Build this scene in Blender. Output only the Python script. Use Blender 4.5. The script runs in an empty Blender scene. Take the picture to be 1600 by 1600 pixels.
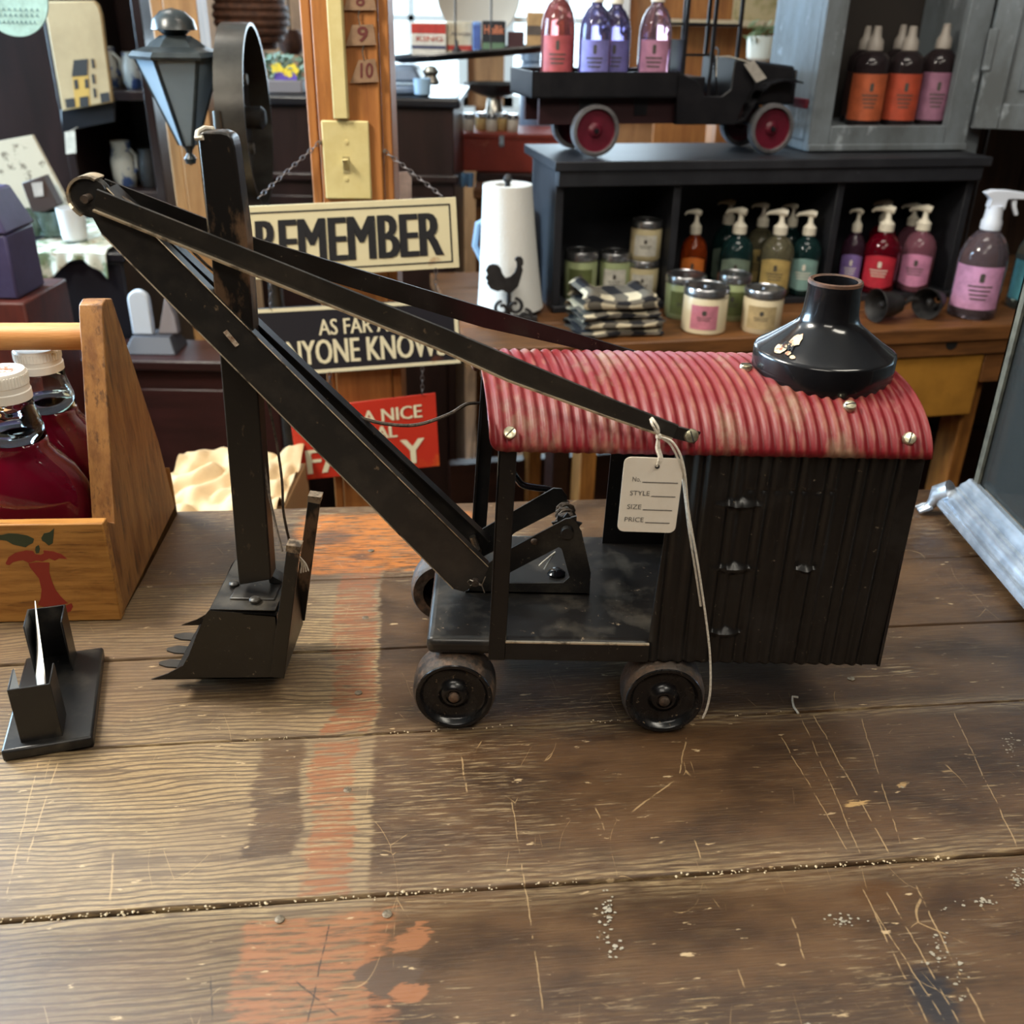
import bpy, bmesh, math, random
from mathutils import Vector, Matrix, noise as mnoise
random.seed(7)
SC = bpy.context.scene
COL = SC.collection
PI = math.pi
R = math.radians

# ------------------------------------------------------------------ camera
FPX = 1537.0
CAM_H = 0.49
PITCH = R(27.0)
ROLL = R(1.05)
CAM = Vector((0, 0, CAM_H))
_f = Vector((0, math.cos(PITCH), -math.sin(PITCH)))
_r0 = Vector((1, 0, 0)); _u0 = Vector((0, math.sin(PITCH), math.cos(PITCH)))
_r = _r0*math.cos(ROLL) + _u0*math.sin(ROLL)
_u = _u0*math.cos(ROLL) - _r0*math.sin(ROLL)
cd = bpy.data.cameras.new('camera'); cam = bpy.data.objects.new('camera', cd); COL.objects.link(cam)
cam.matrix_world = Matrix(((_r.x, _u.x, -_f.x, CAM.x), (_r.y, _u.y, -_f.y, CAM.y), (_r.z, _u.z, -_f.z, CAM.z), (0, 0, 0, 1)))
cd.sensor_width = 36; cd.lens = FPX/1600*36
cd.clip_start = 0.01; cd.clip_end = 50
cd.dof.use_dof = True; cd.dof.focus_distance = 0.76; cd.dof.aperture_fstop = 8.5
SC.camera = cam

# ------------------------------------------------------------------ world, light, exposure
w = bpy.data.worlds.new('sky'); SC.world = w; w.use_nodes = True
bg = w.node_tree.nodes['Background']; bg.inputs[0].default_value = (0.72, 0.88, 1.0, 1); bg.inputs[1].default_value = 2.6
def area(name, loc, target, sx, sy, power, color):
    l = bpy.data.lights.new(name, 'AREA'); l.shape = 'RECTANGLE'; l.size = sx; l.size_y = sy; l.energy = power; l.color = color
    o = bpy.data.objects.new(name, l); COL.objects.link(o); o.location = loc
    o.rotation_euler = (Vector(target)-Vector(loc)).to_track_quat('-Z', 'Y').to_euler()
    return o
area('ceiling_lamp_counter', (-1.05, 0.80, 1.35), (-0.1, 0.55, 0), 0.45, 0.30, 27, (1.0, 0.93, 0.80))
area('ceiling_lamp_counter_b', (0.75, 0.0, 1.62), (0.35, 0.5, 0), 0.9, 0.30, 10, (1.0, 0.93, 0.79))
area('ceiling_lamp_aisle', (-0.3, -0.9, 1.62), (0.0, 0.6, 0.1), 1.0, 0.4, 9, (1.0, 0.92, 0.80))
area('ceiling_lamp_bench', (0.3, 1.15, 1.62), (0.45, 1.8, 0.1), 0.8, 0.25, 7, (1.0, 0.92, 0.80))
area('ceiling_lamp_back', (-0.9, 2.1, 1.62), (-0.8, 2.3, 0), 0.5, 0.3, 4, (1.0, 0.93, 0.83))
area('daylight_window_left', (-2.5, 2.1, 0.75), (0.4, 1.5, 0.1), 1.8, 1.1, 185, (0.52, 0.76, 1.0))
area('daylight_window_back', (-0.15, 3.9, 0.6), (0.0, 1.0, 0.1), 1.6, 0.8, 26, (0.68, 0.86, 1.0))
SC.view_settings.view_transform = 'Standard'
SC.view_settings.look = 'None'
SC.view_settings.gamma = 1.0
SC.view_settings.use_curve_mapping = False
SC.view_settings.exposure = 0.58
SC.cycles.use_denoising = True
SC.cycles.max_bounces = 6
SC.cycles.diffuse_bounces = 3
SC.cycles.glossy_bounces = 3
SC.cycles.transmission_bounces = 6
SC.cycles.use_adaptive_sampling = True
SC.cycles.adaptive_threshold = 0.07
SC.cycles.adaptive_min_samples = 16
SC.cycles.transparent_max_bounces = 12
SC.cycles.caustics_reflective = False
SC.cycles.caustics_refractive = False

# ------------------------------------------------------------------ placing helpers: pixel of the 1600 frame -> world point on a real plane
def ray(x, y): return _f + _r*((x-800)/FPX) + _u*((800-y)/FPX)
def UZ(x, y, z=0.0):
    d = ray(x, y); return CAM + d*((z-CAM_H)/d.z)
def UY(x, y, Y):
    d = ray(x, y); return CAM + d*(Y/d.y)
def UX(x, y, X):
    d = ray(x, y); return CAM + d*(X/d.x)
def UP(x, y, o, n):
    d = ray(x, y); n = Vector(n); o = Vector(o); return CAM + d*((o-CAM).dot(n)/d.dot(n))
def depth(p): return (Vector(p)-CAM).dot(_f)
def stand(px, py, wpx, ptop, z=0.0):
    b = UZ(px, py, z); rad = wpx/2*depth(b)/FPX
    b2 = b + Vector((b.x, b.y, 0)).normalized()*rad*0.9
    top = UY(px, ptop, b2.y)
    return Vector((b2.x, b2.y, z)), rad, top.z-z

# ------------------------------------------------------------------ mesh builder
def lin(c):
    c = c/255.0
    return c/12.92 if c <= 0.04045 else ((c+0.055)/1.055)**2.4
def rgb(t): return (lin(t[0]), lin(t[1]), lin(t[2]), 1)
MW = {}
class MB:
    def __init__(s): s.v = []; s.f = []; s.sm = []
    def add(s, vs, fs, smooth=False, T=None):
        n = len(s.v)
        for q in vs:
            q = Vector(q)
            s.v.append(T @ q if T is not None else q)
        for f in fs: s.f.append([i+n for i in f]); s.sm.append(smooth)
        return s
    def box(s, x0, x1, y0, y1, z0, z1, T=None):
        vs = [(x, y, z) for x in (x0, x1) for y in (y0, y1) for z in (z0, z1)]
        return s.add(vs, [(0,1,3,2),(4,6,7,5),(0,4,5,1),(2,3,7,6),(0,2,6,4),(1,5,7,3)], T=T)
    def hexa(s, b, t):
        """b: 4 points bottom loop, t: 4 points top loop"""
        return s.add(list(b)+list(t), [(3,2,1,0),(4,5,6,7),(0,1,5,4),(1,2,6,5),(2,3,7,6),(3,0,4,7)])
    def bar(s, p0, p1, w, h, up=(0,0,1), w1=None, h1=None):
        p0 = Vector(p0); p1 = Vector(p1); d = (p1-p0).normalized(); up = Vector(up)
        a = d.cross(up).normalized(); b = a.cross(d).normalized()
        w1 = w if w1 is None else w1; h1 = h if h1 is None else h1
        lo = [p0+a*x*w/2+b*y*h/2 for x, y in ((-1,-1),(1,-1),(1,1),(-1,1))]
        hi = [p1+a*x*w1/2+b*y*h1/2 for x, y in ((-1,-1),(1,-1),(1,1),(-1,1))]
        return s.hexa(lo, hi)
    def cyl(s, p0, p1, r0, r1=None, n=16, caps=True):
        p0 = Vector(p0); p1 = Vector(p1); r1 = r0 if r1 is None else r1
        d = (p1-p0).normalized(); a = d.orthogonal().normalized(); b = d.cross(a)
        vs = []
        for p, r in ((p0, r0), (p1, r1)):
            for i in range(n):
                t = 2*PI*i/n; vs.append(p+(a*math.cos(t)+b*math.sin(t))*r)
        s.add(vs, [(i, (i+1) % n, n+(i+1) % n, n+i) for i in range(n)], True)
        if caps:
            s.add(vs[:n], [tuple(range(n-1, -1, -1))]); s.add(vs[n:], [tuple(range(n))])
        return s
    def tube(s, pts, r, n=6, closed=False):
        pts = [Vector(p) for p in pts]; m = len(pts); vs = []
        prev = None
        for i, p in enumerate(pts):
            if closed: d = pts[(i+1) % m]-pts[i-1]
            else: d = pts[min(i+1, m-1)]-pts[max(i-1, 0)]
            d.normalize()
            a = d.orthogonal().normalized() if prev is None else (prev-d*prev.dot(d)).normalized()
            prev = a; b = d.cross(a)
            rr = r[i] if isinstance(r, (list, tuple)) else r
            for k in range(n):
                t = 2*PI*k/n; vs.append(p+(a*math.cos(t)+b*math.sin(t))*rr)
        fs = []
        for i in range(m if closed else m-1):
            for k in range(n):
                j = (i+1) % m
                fs.append((i*n+k, i*n+(k+1) % n, j*n+(k+1) % n, j*n+k))
        s.add(vs, fs, True)
        if not closed:
            s.add(vs[:n], [tuple(range(n-1, -1, -1))]); s.add(vs[-n:], [tuple(range(n))])
        return s
    def lathe(s, prof, n=32, T=None, caps=True, a0=0, a1=2*PI):
        full = abs(a1-a0-2*PI) < 1e-6
        m = n if full else n+1
        vs = []
        for r, z in prof:
            for i in range(m):
                t = a0+(a1-a0)*i/n; vs.append((r*math.cos(t), r*math.sin(t), z))
        fs = []
        for j in range(len(prof)-1):
            for i in range(n):
                k = (i+1) % m
                fs.append((j*m+i, j*m+k, (j+1)*m+k, (j+1)*m+i))
        s.add(vs, fs, True, T)
        if caps and full:
            if prof[0][0] > 1e-5: s.add(vs[:m], [tuple(range(m-1, -1, -1))], False, T)
            if prof[-1][0] > 1e-5: s.add(vs[-m:], [tuple(range(m))], False, T)
        return s
    def prism(s, poly, off):
        """poly: list of 3D points (planar), off: extrusion vector"""
        poly = [Vector(p) for p in poly]; off = Vector(off); n = len(poly)
        nn = Vector((0,0,0))
        for i in range(n): nn += (poly[i]-poly[0]).cross(poly[(i+1) % n]-poly[0])
        if nn.dot(off) > 0: poly.reverse()
        vs = poly+[p+off for p in poly]
        fs = [tuple(range(n)), tuple(range(2*n-1, n-1, -1))]+[(i, n+i, n+(i+1) % n, (i+1) % n) for i in range(n)]
        return s.add(vs, fs)
    def frame(s, outer, inner, off):
        """ring between two loops with equal point count"""
        n = len(outer); off = Vector(off)
        o = [Vector(p) for p in outer]; i_ = [Vector(p) for p in inner]
        vs = o+i_+[p+off for p in o]+[p+off for p in i_]
        fs = []
        for k in range(n):
            j = (k+1) % n
            fs += [(k, j, n+j, n+k), (2*n+k, 3*n+k, 3*n+j, 2*n+j), (k, 2*n+k, 2*n+j, j), (n+k, n+j, 3*n+j, 3*n+k)]
        return s.add(vs, fs)
    def grid(s, fn, nu, nv, smooth=True):
        vs = [fn(i/nu, j/nv) for j in range(nv+1) for i in range(nu+1)]
        fs = [(j*(nu+1)+i, j*(nu+1)+i+1, (j+1)*(nu+1)+i+1, (j+1)*(nu+1)+i) for j in range(nv) for i in range(nu)]
        return s.add(vs, fs, smooth)
    def build(s, name, m, parent=None, bevel=0, seg=2, solid=0, local=False, label=None, kind=None, angle=40, fix=True):
        me = bpy.data.meshes.new(name)
        vs = s.v
        if parent is not None and not local:
            Mi = MW.get(parent.name)
            if Mi is not None:
                I = Mi.inverted(); vs = [I @ q for q in vs]
        me.from_pydata([tuple(q) for q in vs], [], s.f)
        me.polygons.foreach_set('use_smooth', s.sm)
        if fix:
            bm = bmesh.new(); bm.from_mesh(me); bmesh.ops.remove_doubles(bm, verts=bm.verts, dist=1e-6)
            bmesh.ops.recalc_face_normals(bm, faces=bm.faces); bm.to_mesh(me); bm.free()
        try: me.set_sharp_from_angle(angle=R(angle))
        except Exception: pass
        me.materials.append(m)
        o = bpy.data.objects.new(name, me); COL.objects.link(o)
        if parent is not None:
            o.parent = parent; MW[o.name] = MW.get(parent.name, Matrix())
        if bevel:
            b = o.modifiers.new('bevel', 'BEVEL'); b.width = bevel; b.segments = seg; b.limit_method = 'ANGLE'; b.angle_limit = R(35)
        if solid:
            so = o.modifiers.new('thickness', 'SOLIDIFY'); so.thickness = solid; so.offset = 0
        if label: o['label'] = label
        if kind: o['kind'] = kind
        return o
def thing(name, label, cat, loc=(0,0,0), rz=0, group=None):
    o = bpy.data.objects.new(name, None); COL.objects.link(o); o.empty_display_size = 0.02
    o.location = loc; o.rotation_euler = (0, 0, rz)
    MW[o.name] = Matrix.Translation(Vector(loc)) @ Matrix.Rotation(rz, 4, 'Z')
    o['label'] = label; o['category'] = cat
    if group: o['group'] = group
    return o
def tag(o, label, cat, group=None, kind=None):
    o['label'] = label; o['category'] = cat
    if group: o['group'] = group
    if kind: o['kind'] = kind
    return o
def struct(o): o['kind'] = 'structure'; return o
def mbox(*a, T=None): return MB().box(*a, T=T)

# ------------------------------------------------------------------ materials
def mat(name, c, rough=0.5, metal=0.0, c2=None, ns=8.0, nstretch=(1,1,1), lo=0.4, hi=0.65, detail=6, bump=0.0, bs=60.0,
        coat=0.0, trans=0.0, ior=1.45, spec=0.5, emit=None, es=1.0, c3=None, ns3=30.0, lo3=0.6, hi3=0.7, r2=None, alpha=1.0, sub=0.0):
    m = bpy.data.materials.new(name); m.use_nodes = True
    nt = m.node_tree; N = nt.nodes; L = nt.links; b = N['Principled BSDF']
    b.inputs['Base Color'].default_value = rgb(c); b.inputs['Roughness'].default_value = rough; b.inputs['Metallic'].default_value = metal
    b.inputs['Coat Weight'].default_value = coat; b.inputs['Transmission Weight'].default_value = trans; b.inputs['IOR'].default_value = ior
    b.inputs['Specular IOR Level'].default_value = spec; b.inputs['Alpha'].default_value = alpha
    if emit: b.inputs['Emission Color'].default_value = rgb(emit); b.inputs['Emission Strength'].default_value = es
    tc = N.new('ShaderNodeTexCoord'); mp = N.new('ShaderNodeMapping'); L.new(tc.outputs['Object'], mp.inputs[0]); mp.inputs['Scale'].default_value = nstretch
    last = None
    def layer(prev, col, scale, l, h, fac=None):
        n = N.new('ShaderNodeTexNoise'); n.inputs['Scale'].default_value = scale; n.inputs['Detail'].default_value = detail; n.inputs['Roughness'].default_value = 0.65
        L.new(mp.outputs[0], n.inputs['Vector'])
        mr = N.new('ShaderNodeMapRange'); mr.inputs[1].default_value = l; mr.inputs[2].default_value = h; L.new(n.outputs[0], mr.inputs[0])
        mx = N.new('ShaderNodeMix'); mx.data_type = 'RGBA'; L.new(mr.outputs[0], mx.inputs[0])
        if prev is None: mx.inputs[6].default_value = rgb(c)
        else: L.new(prev, mx.inputs[6])
        mx.inputs[7].default_value = rgb(col)
        return mx.outputs[2], mr.outputs[0]
    if c2:
        last, fac = layer(None, c2, ns, lo, hi)
        if r2 is not None:
            rm = N.new('ShaderNodeMapRange'); rm.inputs[3].default_value = rough; rm.inputs[4].default_value = r2; L.new(fac, rm.inputs[0]); L.new(rm.outputs[0], b.inputs['Roughness'])
    if c3: last, _ = layer(last, c3, ns3, lo3, hi3)
    if last is not None: L.new(last, b.inputs['Base Color'])
    if bump:
        n = N.new('ShaderNodeTexNoise'); n.inputs['Scale'].default_value = bs; n.inputs['Detail'].default_value = 5; L.new(mp.outputs[0], n.inputs['Vector'])
        bp = N.new('ShaderNodeBump'); bp.inputs['Strength'].default_value = bump; bp.inputs['Distance'].default_value = 0.002
        L.new(n.outputs[0], bp.inputs['Height']); L.new(bp.outputs[0], b.inputs['Normal'])
    return m
def thin_glass(name, tint=(244,248,248), gloss=0.10, dust=0.0):
    m = bpy.data.materials.new(name); m.use_nodes = True; nt = m.node_tree; N = nt.nodes; L = nt.links; N.remove(N['Principled BSDF'])
    tr = N.new('ShaderNodeBsdfTransparent'); tr.inputs[0].default_value = rgb(tint); gl = N.new('ShaderNodeBsdfGlossy'); gl.inputs['Roughness'].default_value = 0.04
    fr = N.new('ShaderNodeFresnel'); fr.inputs['IOR'].default_value = 1.45; mx = N.new('ShaderNodeMixShader'); L.new(fr.outputs[0], mx.inputs[0]); L.new(tr.outputs[0], mx.inputs[1]); L.new(gl.outputs[0], mx.inputs[2])
    out = N['Material Output']
    if dust:
        df = N.new('ShaderNodeBsdfDiffuse'); df.inputs[0].default_value = rgb((200,200,196)); m2 = N.new('ShaderNodeMixShader'); m2.inputs[0].default_value = dust; L.new(mx.outputs[0], m2.inputs[1]); L.new(df.outputs[0], m2.inputs[2]); L.new(m2.outputs[0], out.inputs[0])
    else: L.new(mx.outputs[0], out.inputs[0])
    return m
M = {}
M['black'] = mat('black_enamel', (22,20,19), 0.32, c2=(37,34,32), ns=22, lo=0.5, hi=0.75, c3=(104,92,78), ns3=210, lo3=0.655, hi3=0.70, r2=0.5, bump=0.05, bs=300)
M['black_dusty'] = mat('black_dusty_enamel', (28,26,25), 0.28, c2=(78,72,63), ns=26, lo=0.50, hi=0.78, c3=(128,112,92), ns3=170, lo3=0.64, hi3=0.71, r2=0.55)
M['black_bar'] = mat('black_bar', (35,34,33), 0.34, c2=(60,55,50), ns=30, lo=0.45, hi=0.75, c3=(110,94,76), ns3=150, lo3=0.65, hi3=0.72)
M['black_gloss'] = mat('black_gloss', (13,13,16), 0.12, coat=0.4, c3=(120,110,100), ns3=260, lo3=0.76, hi3=0.80, c2=(18,18,22), ns=10)
M['black_worn'] = mat('black_worn', (24,21,19), 0.36, c2=(104,80,60), ns=17, lo=0.59, hi=0.66, c3=(74,60,48), ns3=110, lo3=0.62, hi3=0.72, nstretch=(1.6,1,0.7))
M['edge'] = mat('worn_highlight_steel', (216,198,170), 0.35, 0.7, c2=(70,60,50), ns=60, lo=0.5, hi=0.66)  # worn steel, brightened so the tie bar lip's highlight is in the colour
M['steel'] = mat('steel', (190,186,176), 0.3, 0.9, c2=(120,110,96), ns=80)
M['brass'] = mat('nickel_screw', (214,208,180), 0.28, 0.85, c2=(150,140,112), ns=200)
M['rust'] = mat('rusty_tread', (66,56,48), 0.6, c2=(108,84,66), ns=70, lo=0.46, hi=0.64, c3=(40,34,30), ns3=34, lo3=0.5, hi3=0.62, bump=0.5, bs=220)
M['rope'] = mat('cord', (96,84,72), 0.9, c2=(60,52,46), ns=300, bump=0.6, bs=700)
M['string'] = mat('white_string', (226,218,204), 0.9, c2=(200,190,172), ns=500, bump=0.6, bs=900)
M['card'] = mat('tag_card', (238,229,214), 0.6, c2=(232,221,204), ns=40)
M['ink'] = mat('ink', (92,86,82), 0.8)
M['inkblack'] = mat('black_print', (26,26,30), 0.7)
M['white_plastic'] = mat('white_plastic', (238,234,226), 0.38)
M['cream_plastic'] = mat('cream_plastic', (205,196,174), 0.4)
M['wht'] = mat('white_card', (236,232,224), 0.6)
def wood(name, c, c2, st=(3,3,40), ns=3.0, c3=None, rough=0.5, bump=0.15, ns3=14, lo3=0.55, hi3=0.7, lo=0.38, hi=0.62):
    return mat(name, c, rough, c2=c2, ns=ns, nstretch=st, lo=lo, hi=hi, c3=c3, ns3=ns3, lo3=lo3, hi3=hi3, bump=bump, bs=30)

# counter: worn brown paint over pale oak, one shader in world space shared by all planks
TYAW = math.atan(0.108)
def counter_mat():
    m = bpy.data.materials.new('worn_painted_oak'); m.use_nodes = True
    nt = m.node_tree; N = nt.nodes; L = nt.links; b = N['Principled BSDF']
    geo = N.new('ShaderNodeNewGeometry')
    rot = N.new('ShaderNodeVectorRotate'); rot.rotation_type = 'Z_AXIS'; rot.inputs['Angle'].default_value = -TYAW
    L.new(geo.outputs['Position'], rot.inputs['Vector'])
    P = rot.outputs[0]
    sep = N.new('ShaderNodeSeparateXYZ'); L.new(P, sep.inputs[0]); X, Y = sep.outputs[0], sep.outputs[1]
    def val(x): return x
    def math_(op, a, b_=None, c=None, clamp=False):
        n = N.new('ShaderNodeMath'); n.operation = op; n.use_clamp = clamp
        for i, q in enumerate((a, b_, c)):
            if q is None: continue
            if isinstance(q, (int, float)): n.inputs[i].default_value = q
            else: L.new(q, n.inputs[i])
        return n.outputs[0]
    def noise(scale, st, detail=5, rough=0.6, off=(0,0,0), dist=0.0):
        mp = N.new('ShaderNodeMapping'); mp.inputs['Scale'].default_value = st; mp.inputs['Location'].default_value = off; L.new(P, mp.inputs[0])
        n = N.new('ShaderNodeTexNoise'); n.inputs['Scale'].default_value = scale; n.inputs['Detail'].default_value = detail; n.inputs['Roughness'].default_value = rough
        n.inputs['Distortion'].default_value = dist
        L.new(mp.outputs[0], n.inputs['Vector']); return n.outputs[0]
    def ramp(v, a, c, o0=0.0, o1=1.0):
        n = N.new('ShaderNodeMapRange'); n.interpolation_type = 'SMOOTHSTEP'; n.inputs[1].default_value = a; n.inputs[2].default_value = c
        n.inputs[3].default_value = o0; n.inputs[4].default_value = o1; L.new(v, n.inputs[0]); return n.outputs[0]
    def mix(f, a, c):
        n = N.new('ShaderNodeMix'); n.data_type = 'RGBA'
        if isinstance(f, (int, float)): n.inputs[0].default_value = f
        else: L.new(f, n.inputs[0])
        for i, q in ((6, a), (7, c)):
            if isinstance(q, tuple): n.inputs[i].default_value = rgb(q)
            else: L.new(q, n.inputs[i])
        return n.outputs[2]
    def rect(x0, x1, y0, y1, soft=0.006, jit=None):
        xx = X if jit is None else math_('ADD', X, jit); yy = Y if jit is None else math_('ADD', Y, jit)
        a = ramp(xx, x0-soft, x0+soft); c = ramp(xx, x1-soft, x1+soft, 1, 0); d = ramp(yy, y0-soft, y0+soft); e = ramp(yy, y1-soft, y1+soft, 1, 0)
        return math_('MULTIPLY', math_('MULTIPLY', a, c), math_('MULTIPLY', d, e))
    # bare oak: growth rings drawn as stretched distorted bands
    wn = noise(2.2, (1.5, 3.0, 1), 3, off=(0.3, 4, 0)); wy = math_('MULTIPLY_ADD', math_('SUBTRACT', wn, 0.5), 0.050, Y)
    cmb = N.new('ShaderNodeCombineXYZ'); L.new(X, cmb.inputs[0]); L.new(wy, cmb.inputs[1])
    mp = N.new('ShaderNodeMapping'); mp.inputs['Scale'].default_value = (1.6, 26, 1); L.new(cmb.outputs[0], mp.inputs[0])
    wv = N.new('ShaderNodeTexWave'); wv.wave_type = 'BANDS'; wv.bands_direction = 'Y'; wv.inputs['Scale'].default_value = 2.7
    wv.inputs['Distortion'].default_value = 3.0; wv.inputs['Detail'].default_value = 2; wv.inputs['Detail Scale'].default_value = 1.1; L.new(mp.outputs[0], wv.inputs['Vector'])
    fine = noise(6, (5, 150, 1), 5)
    fine2 = noise(9, (14, 210, 1), 3, off=(3, 1, 0))
    rings = math_('MULTIPLY', ramp(wv.outputs[1], 0.08, 0.42), ramp(fine, 0.34, 0.52, 0.25, 1.0))
    big = noise(5, (1, 1.6, 1), 4)
    bare = mix(rings, (74,59,41), (156,133,96))
    bare = mix(ramp(fine2, 0.42, 0.66, 0, 0.75), bare, (112,88,62))
    bare = mix(ramp(big, 0.42, 0.70, 0, 0.75), bare, (108,88,68))
    bare = mix(ramp(noise(14, (1, 9, 1), 5, off=(5, 5, 2)), 0.50, 0.64, 0, 0.75), bare, (84,66,47))
    # brown paint
    streak = noise(8, (4, 60, 1), 6, off=(1, 7, 0))
    mott = noise(10, (1, 2.2, 1), 6, off=(5, 2, 0))
    paint = mix(ramp(mott, 0.36, 0.62), (54,36,21), (82,57,34))
    paint = mix(ramp(streak, 0.48, 0.70, 0, 0.40), paint, (104,80,52))
    dash = noise(26, (1.6, 30, 1), 5, 0.7, off=(3, 6, 1))
    paint = mix(ramp(dash, 0.52, 0.62, 0, 0.45), paint, (48,33,21))
    # where paint is left: right part of the boards and the rear; mostly gone on the left of the front boards
    wob = noise(7, (1.2, 3.5, 1), 6, off=(2, 2, 2))
    wobs = math_('MULTIPLY', math_('SUBTRACT', wob, 0.5), 0.20)
    jw = math_('MULTIPLY_ADD', math_('SUBTRACT', noise(38, (1, 5, 1), 4, 0.7, off=(2, 3, 9)), 0.5), 0.022, math_('MULTIPLY', wobs, 0.16))
    edge = math_('ADD', X, math_('MULTIPLY', jw, 0.6))
    pm_a = ramp(edge, -0.0385, -0.0345)                                     # front boards
    rear = ramp(math_('ADD', Y, math_('MULTIPLY', wobs, 0.8)), 0.80, 0.86)   # rear boards painted everywhere
    mid = math_('MULTIPLY', rect(-0.40, -0.10, 0.60, 0.86, 0.03, wobs), 0.55)
    front = math_('MULTIPLY', ramp(math_('ADD', Y, math_('MULTIPLY', wobs, 0.25)), 0.425, 0.445, 1, 0), 0.62)
    pm = math_('MAXIMUM', math_('MAXIMUM', pm_a, rear), math_('MAXIMUM', mid, front))
    stripe_l = math_('MULTIPLY', rect(-0.120, -0.085, 0.48, 0.60, 0.0025, jw), 0.9)
    pm = math_('MAXIMUM', pm, stripe_l)
    # scuffs through the paint, drawn out along the grain
    sc = noise(13, (2.6, 38, 1), 8, 0.72, off=(9, 3, 0))
    sc_big = noise(3.2, (1, 2, 1), 4, off=(4, 8, 0))
    thr = math_('ADD', sc, math_('MULTIPLY', math_('SUBTRACT', sc_big, 0.5), 0.55))
    worn = math_('MAXIMUM', ramp(thr, 0.585, 0.635), math_('MULTIPLY', ramp(dash, 0.36, 0.30), ramp(sc_big, 0.44, 0.58, 0.15, 1.0)))
    worn = math_('MAXIMUM', worn, math_('MULTIPLY', rect(-0.036, 0.075, 0.45, 0.60, 0.03), ramp(sc, 0.50, 0.58, 0, 0.9)))
    seamdist = math_('ABSOLUTE', math_('SUBTRACT', Y, 0.444))
    seamd2 = math_('ABSOLUTE', math_('SUBTRACT', Y, 0.594))
    sw = math_('MAXIMUM', ramp(seamdist, 0.0, 0.030, 1, 0), ramp(seamd2, 0.0, 0.018, 1, 0))
    worn = math_('MAXIMUM', worn, math_('MULTIPLY', sw, ramp(sc, 0.38, 0.60)))
    pm = math_('MULTIPLY', pm, math_('SUBTRACT', 1.0, math_('MULTIPLY', worn, 0.85)))
    col = mix(pm, bare, paint)
    # remnants of orange paint: a band crossing the boards, a scroll near the front, a patch at the back
    osc = noise(16, (2.2, 20, 1), 6, 0.7, off=(0, 5, 0))
    def orange(x0, x1, y0, y1, c, amt, soft=0.002):
        nonlocal col
        f = math_('MULTIPLY', rect(x0, x1, y0, y1, soft, jw), ramp(osc, 0.40, 0.56, 0, amt))
        col = mix(f, col, c)
    orange(-0.075, -0.040, 0.600, 0.905, (126,70,36), 0.80)
    orange(-0.078, -0.048, 0.445, 0.592, (130,74,38), 0.75)
    orange(-0.110, -0.022, 0.30, 0.430, (140,88,54), 0.75, 0.003)
    orange(-0.125, 0.06, 0.838, 0.962, (170,98,36), 0.9, 0.006)
    # dark round scroll eaten into the front orange patch, dark blotch near the camera, ochre spots
    def spot(x, y, rx, ry, c, amt, s0=0.6, jit=True):
        nonlocal col
        dx = math_('DIVIDE', math_('SUBTRACT', math_('ADD', X, jw) if jit else X, x), rx); dy = math_('DIVIDE', math_('SUBTRACT', math_('ADD', Y, jw) if jit else Y, y), ry)
        d = math_('SQRT', math_('ADD', math_('MULTIPLY', dx, dx), math_('MULTIPLY', dy, dy)))
        col = mix(ramp(d, s0, 1.0, amt, 0), col, c)
    def wspot(px, py, rx, ry, c, amt, s0=0.6, jit=True):
        p = UZ(px, py, 0); q = Matrix.Rotation(-TYAW, 4, 'Z') @ p
        spot(q.x, q.y, rx, ry, c, amt, s0, jit)
    wspot(612, 1520, 0.020, 0.016, (74,56,42), 0.95, 0.9)
    wspot(642, 1546, 0.011, 0.008, (142,90,56), 0.75, 0.8)
    wspot(646, 1464, 0.012, 0.006, (142,90,56), 0.7, 0.8)
    wspot(1462, 1560, 0.017, 0.026, (24,22,28), 0.92, 0.45)
    wspot(1368, 1393, 0.022, 0.011, (74,46,18), 0.75, 0.5)
    wspot(1340, 1254, 0.010, 0.0035, (176,142,92), 0.9, 0.5)
    wspot(1410, 1226, 0.0045, 0.0028, (170,138,92), 0.9, 0.5)
    wspot(520, 840, 0.030, 0.020, (62,46,36), 0.7, 0.4)
    wspot(560, 870, 0.018, 0.010, (62,46,36), 0.7, 0.4)
    # scratches: thin pale lines ruled across the boards
    jit2 = noise(40, (1, 1, 1), 3, off=(7, 7, 0))
    brk = ramp(noise(90, (1, 1, 1), 3, off=(1, 1, 4)), 0.38, 0.50)
    def scratch(p0, p1, wd=0.0005, amt=0.55, c=(180,150,108)):
        nonlocal col
        a = Matrix.Rotation(-TYAW, 4, 'Z') @ UZ(*p0); e = Matrix.Rotation(-TYAW, 4, 'Z') @ UZ(*p1)
        d = (e-a); ln = d.length; d /= ln
        dx = math_('SUBTRACT', X, a.x); dy = math_('SUBTRACT', Y, a.y)
        t = math_('ADD', math_('MULTIPLY', dx, d.x), math_('MULTIPLY', dy, d.y))
        n_ = math_('ADD', math_('SUBTRACT', math_('MULTIPLY', dx, d.y), math_('MULTIPLY', dy, d.x)), math_('MULTIPLY', math_('SUBTRACT', jit2, 0.5), 0.004))
        f = math_('MULTIPLY', ramp(math_('ABSOLUTE', n_), wd*0.4, wd, 1, 0), math_('MULTIPLY', ramp(t, 0, 0.004), ramp(t, ln-0.004, ln, 1, 0)))
        col = mix(math_('MULTIPLY', math_('MULTIPLY', f, brk), amt), col, c)
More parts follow.
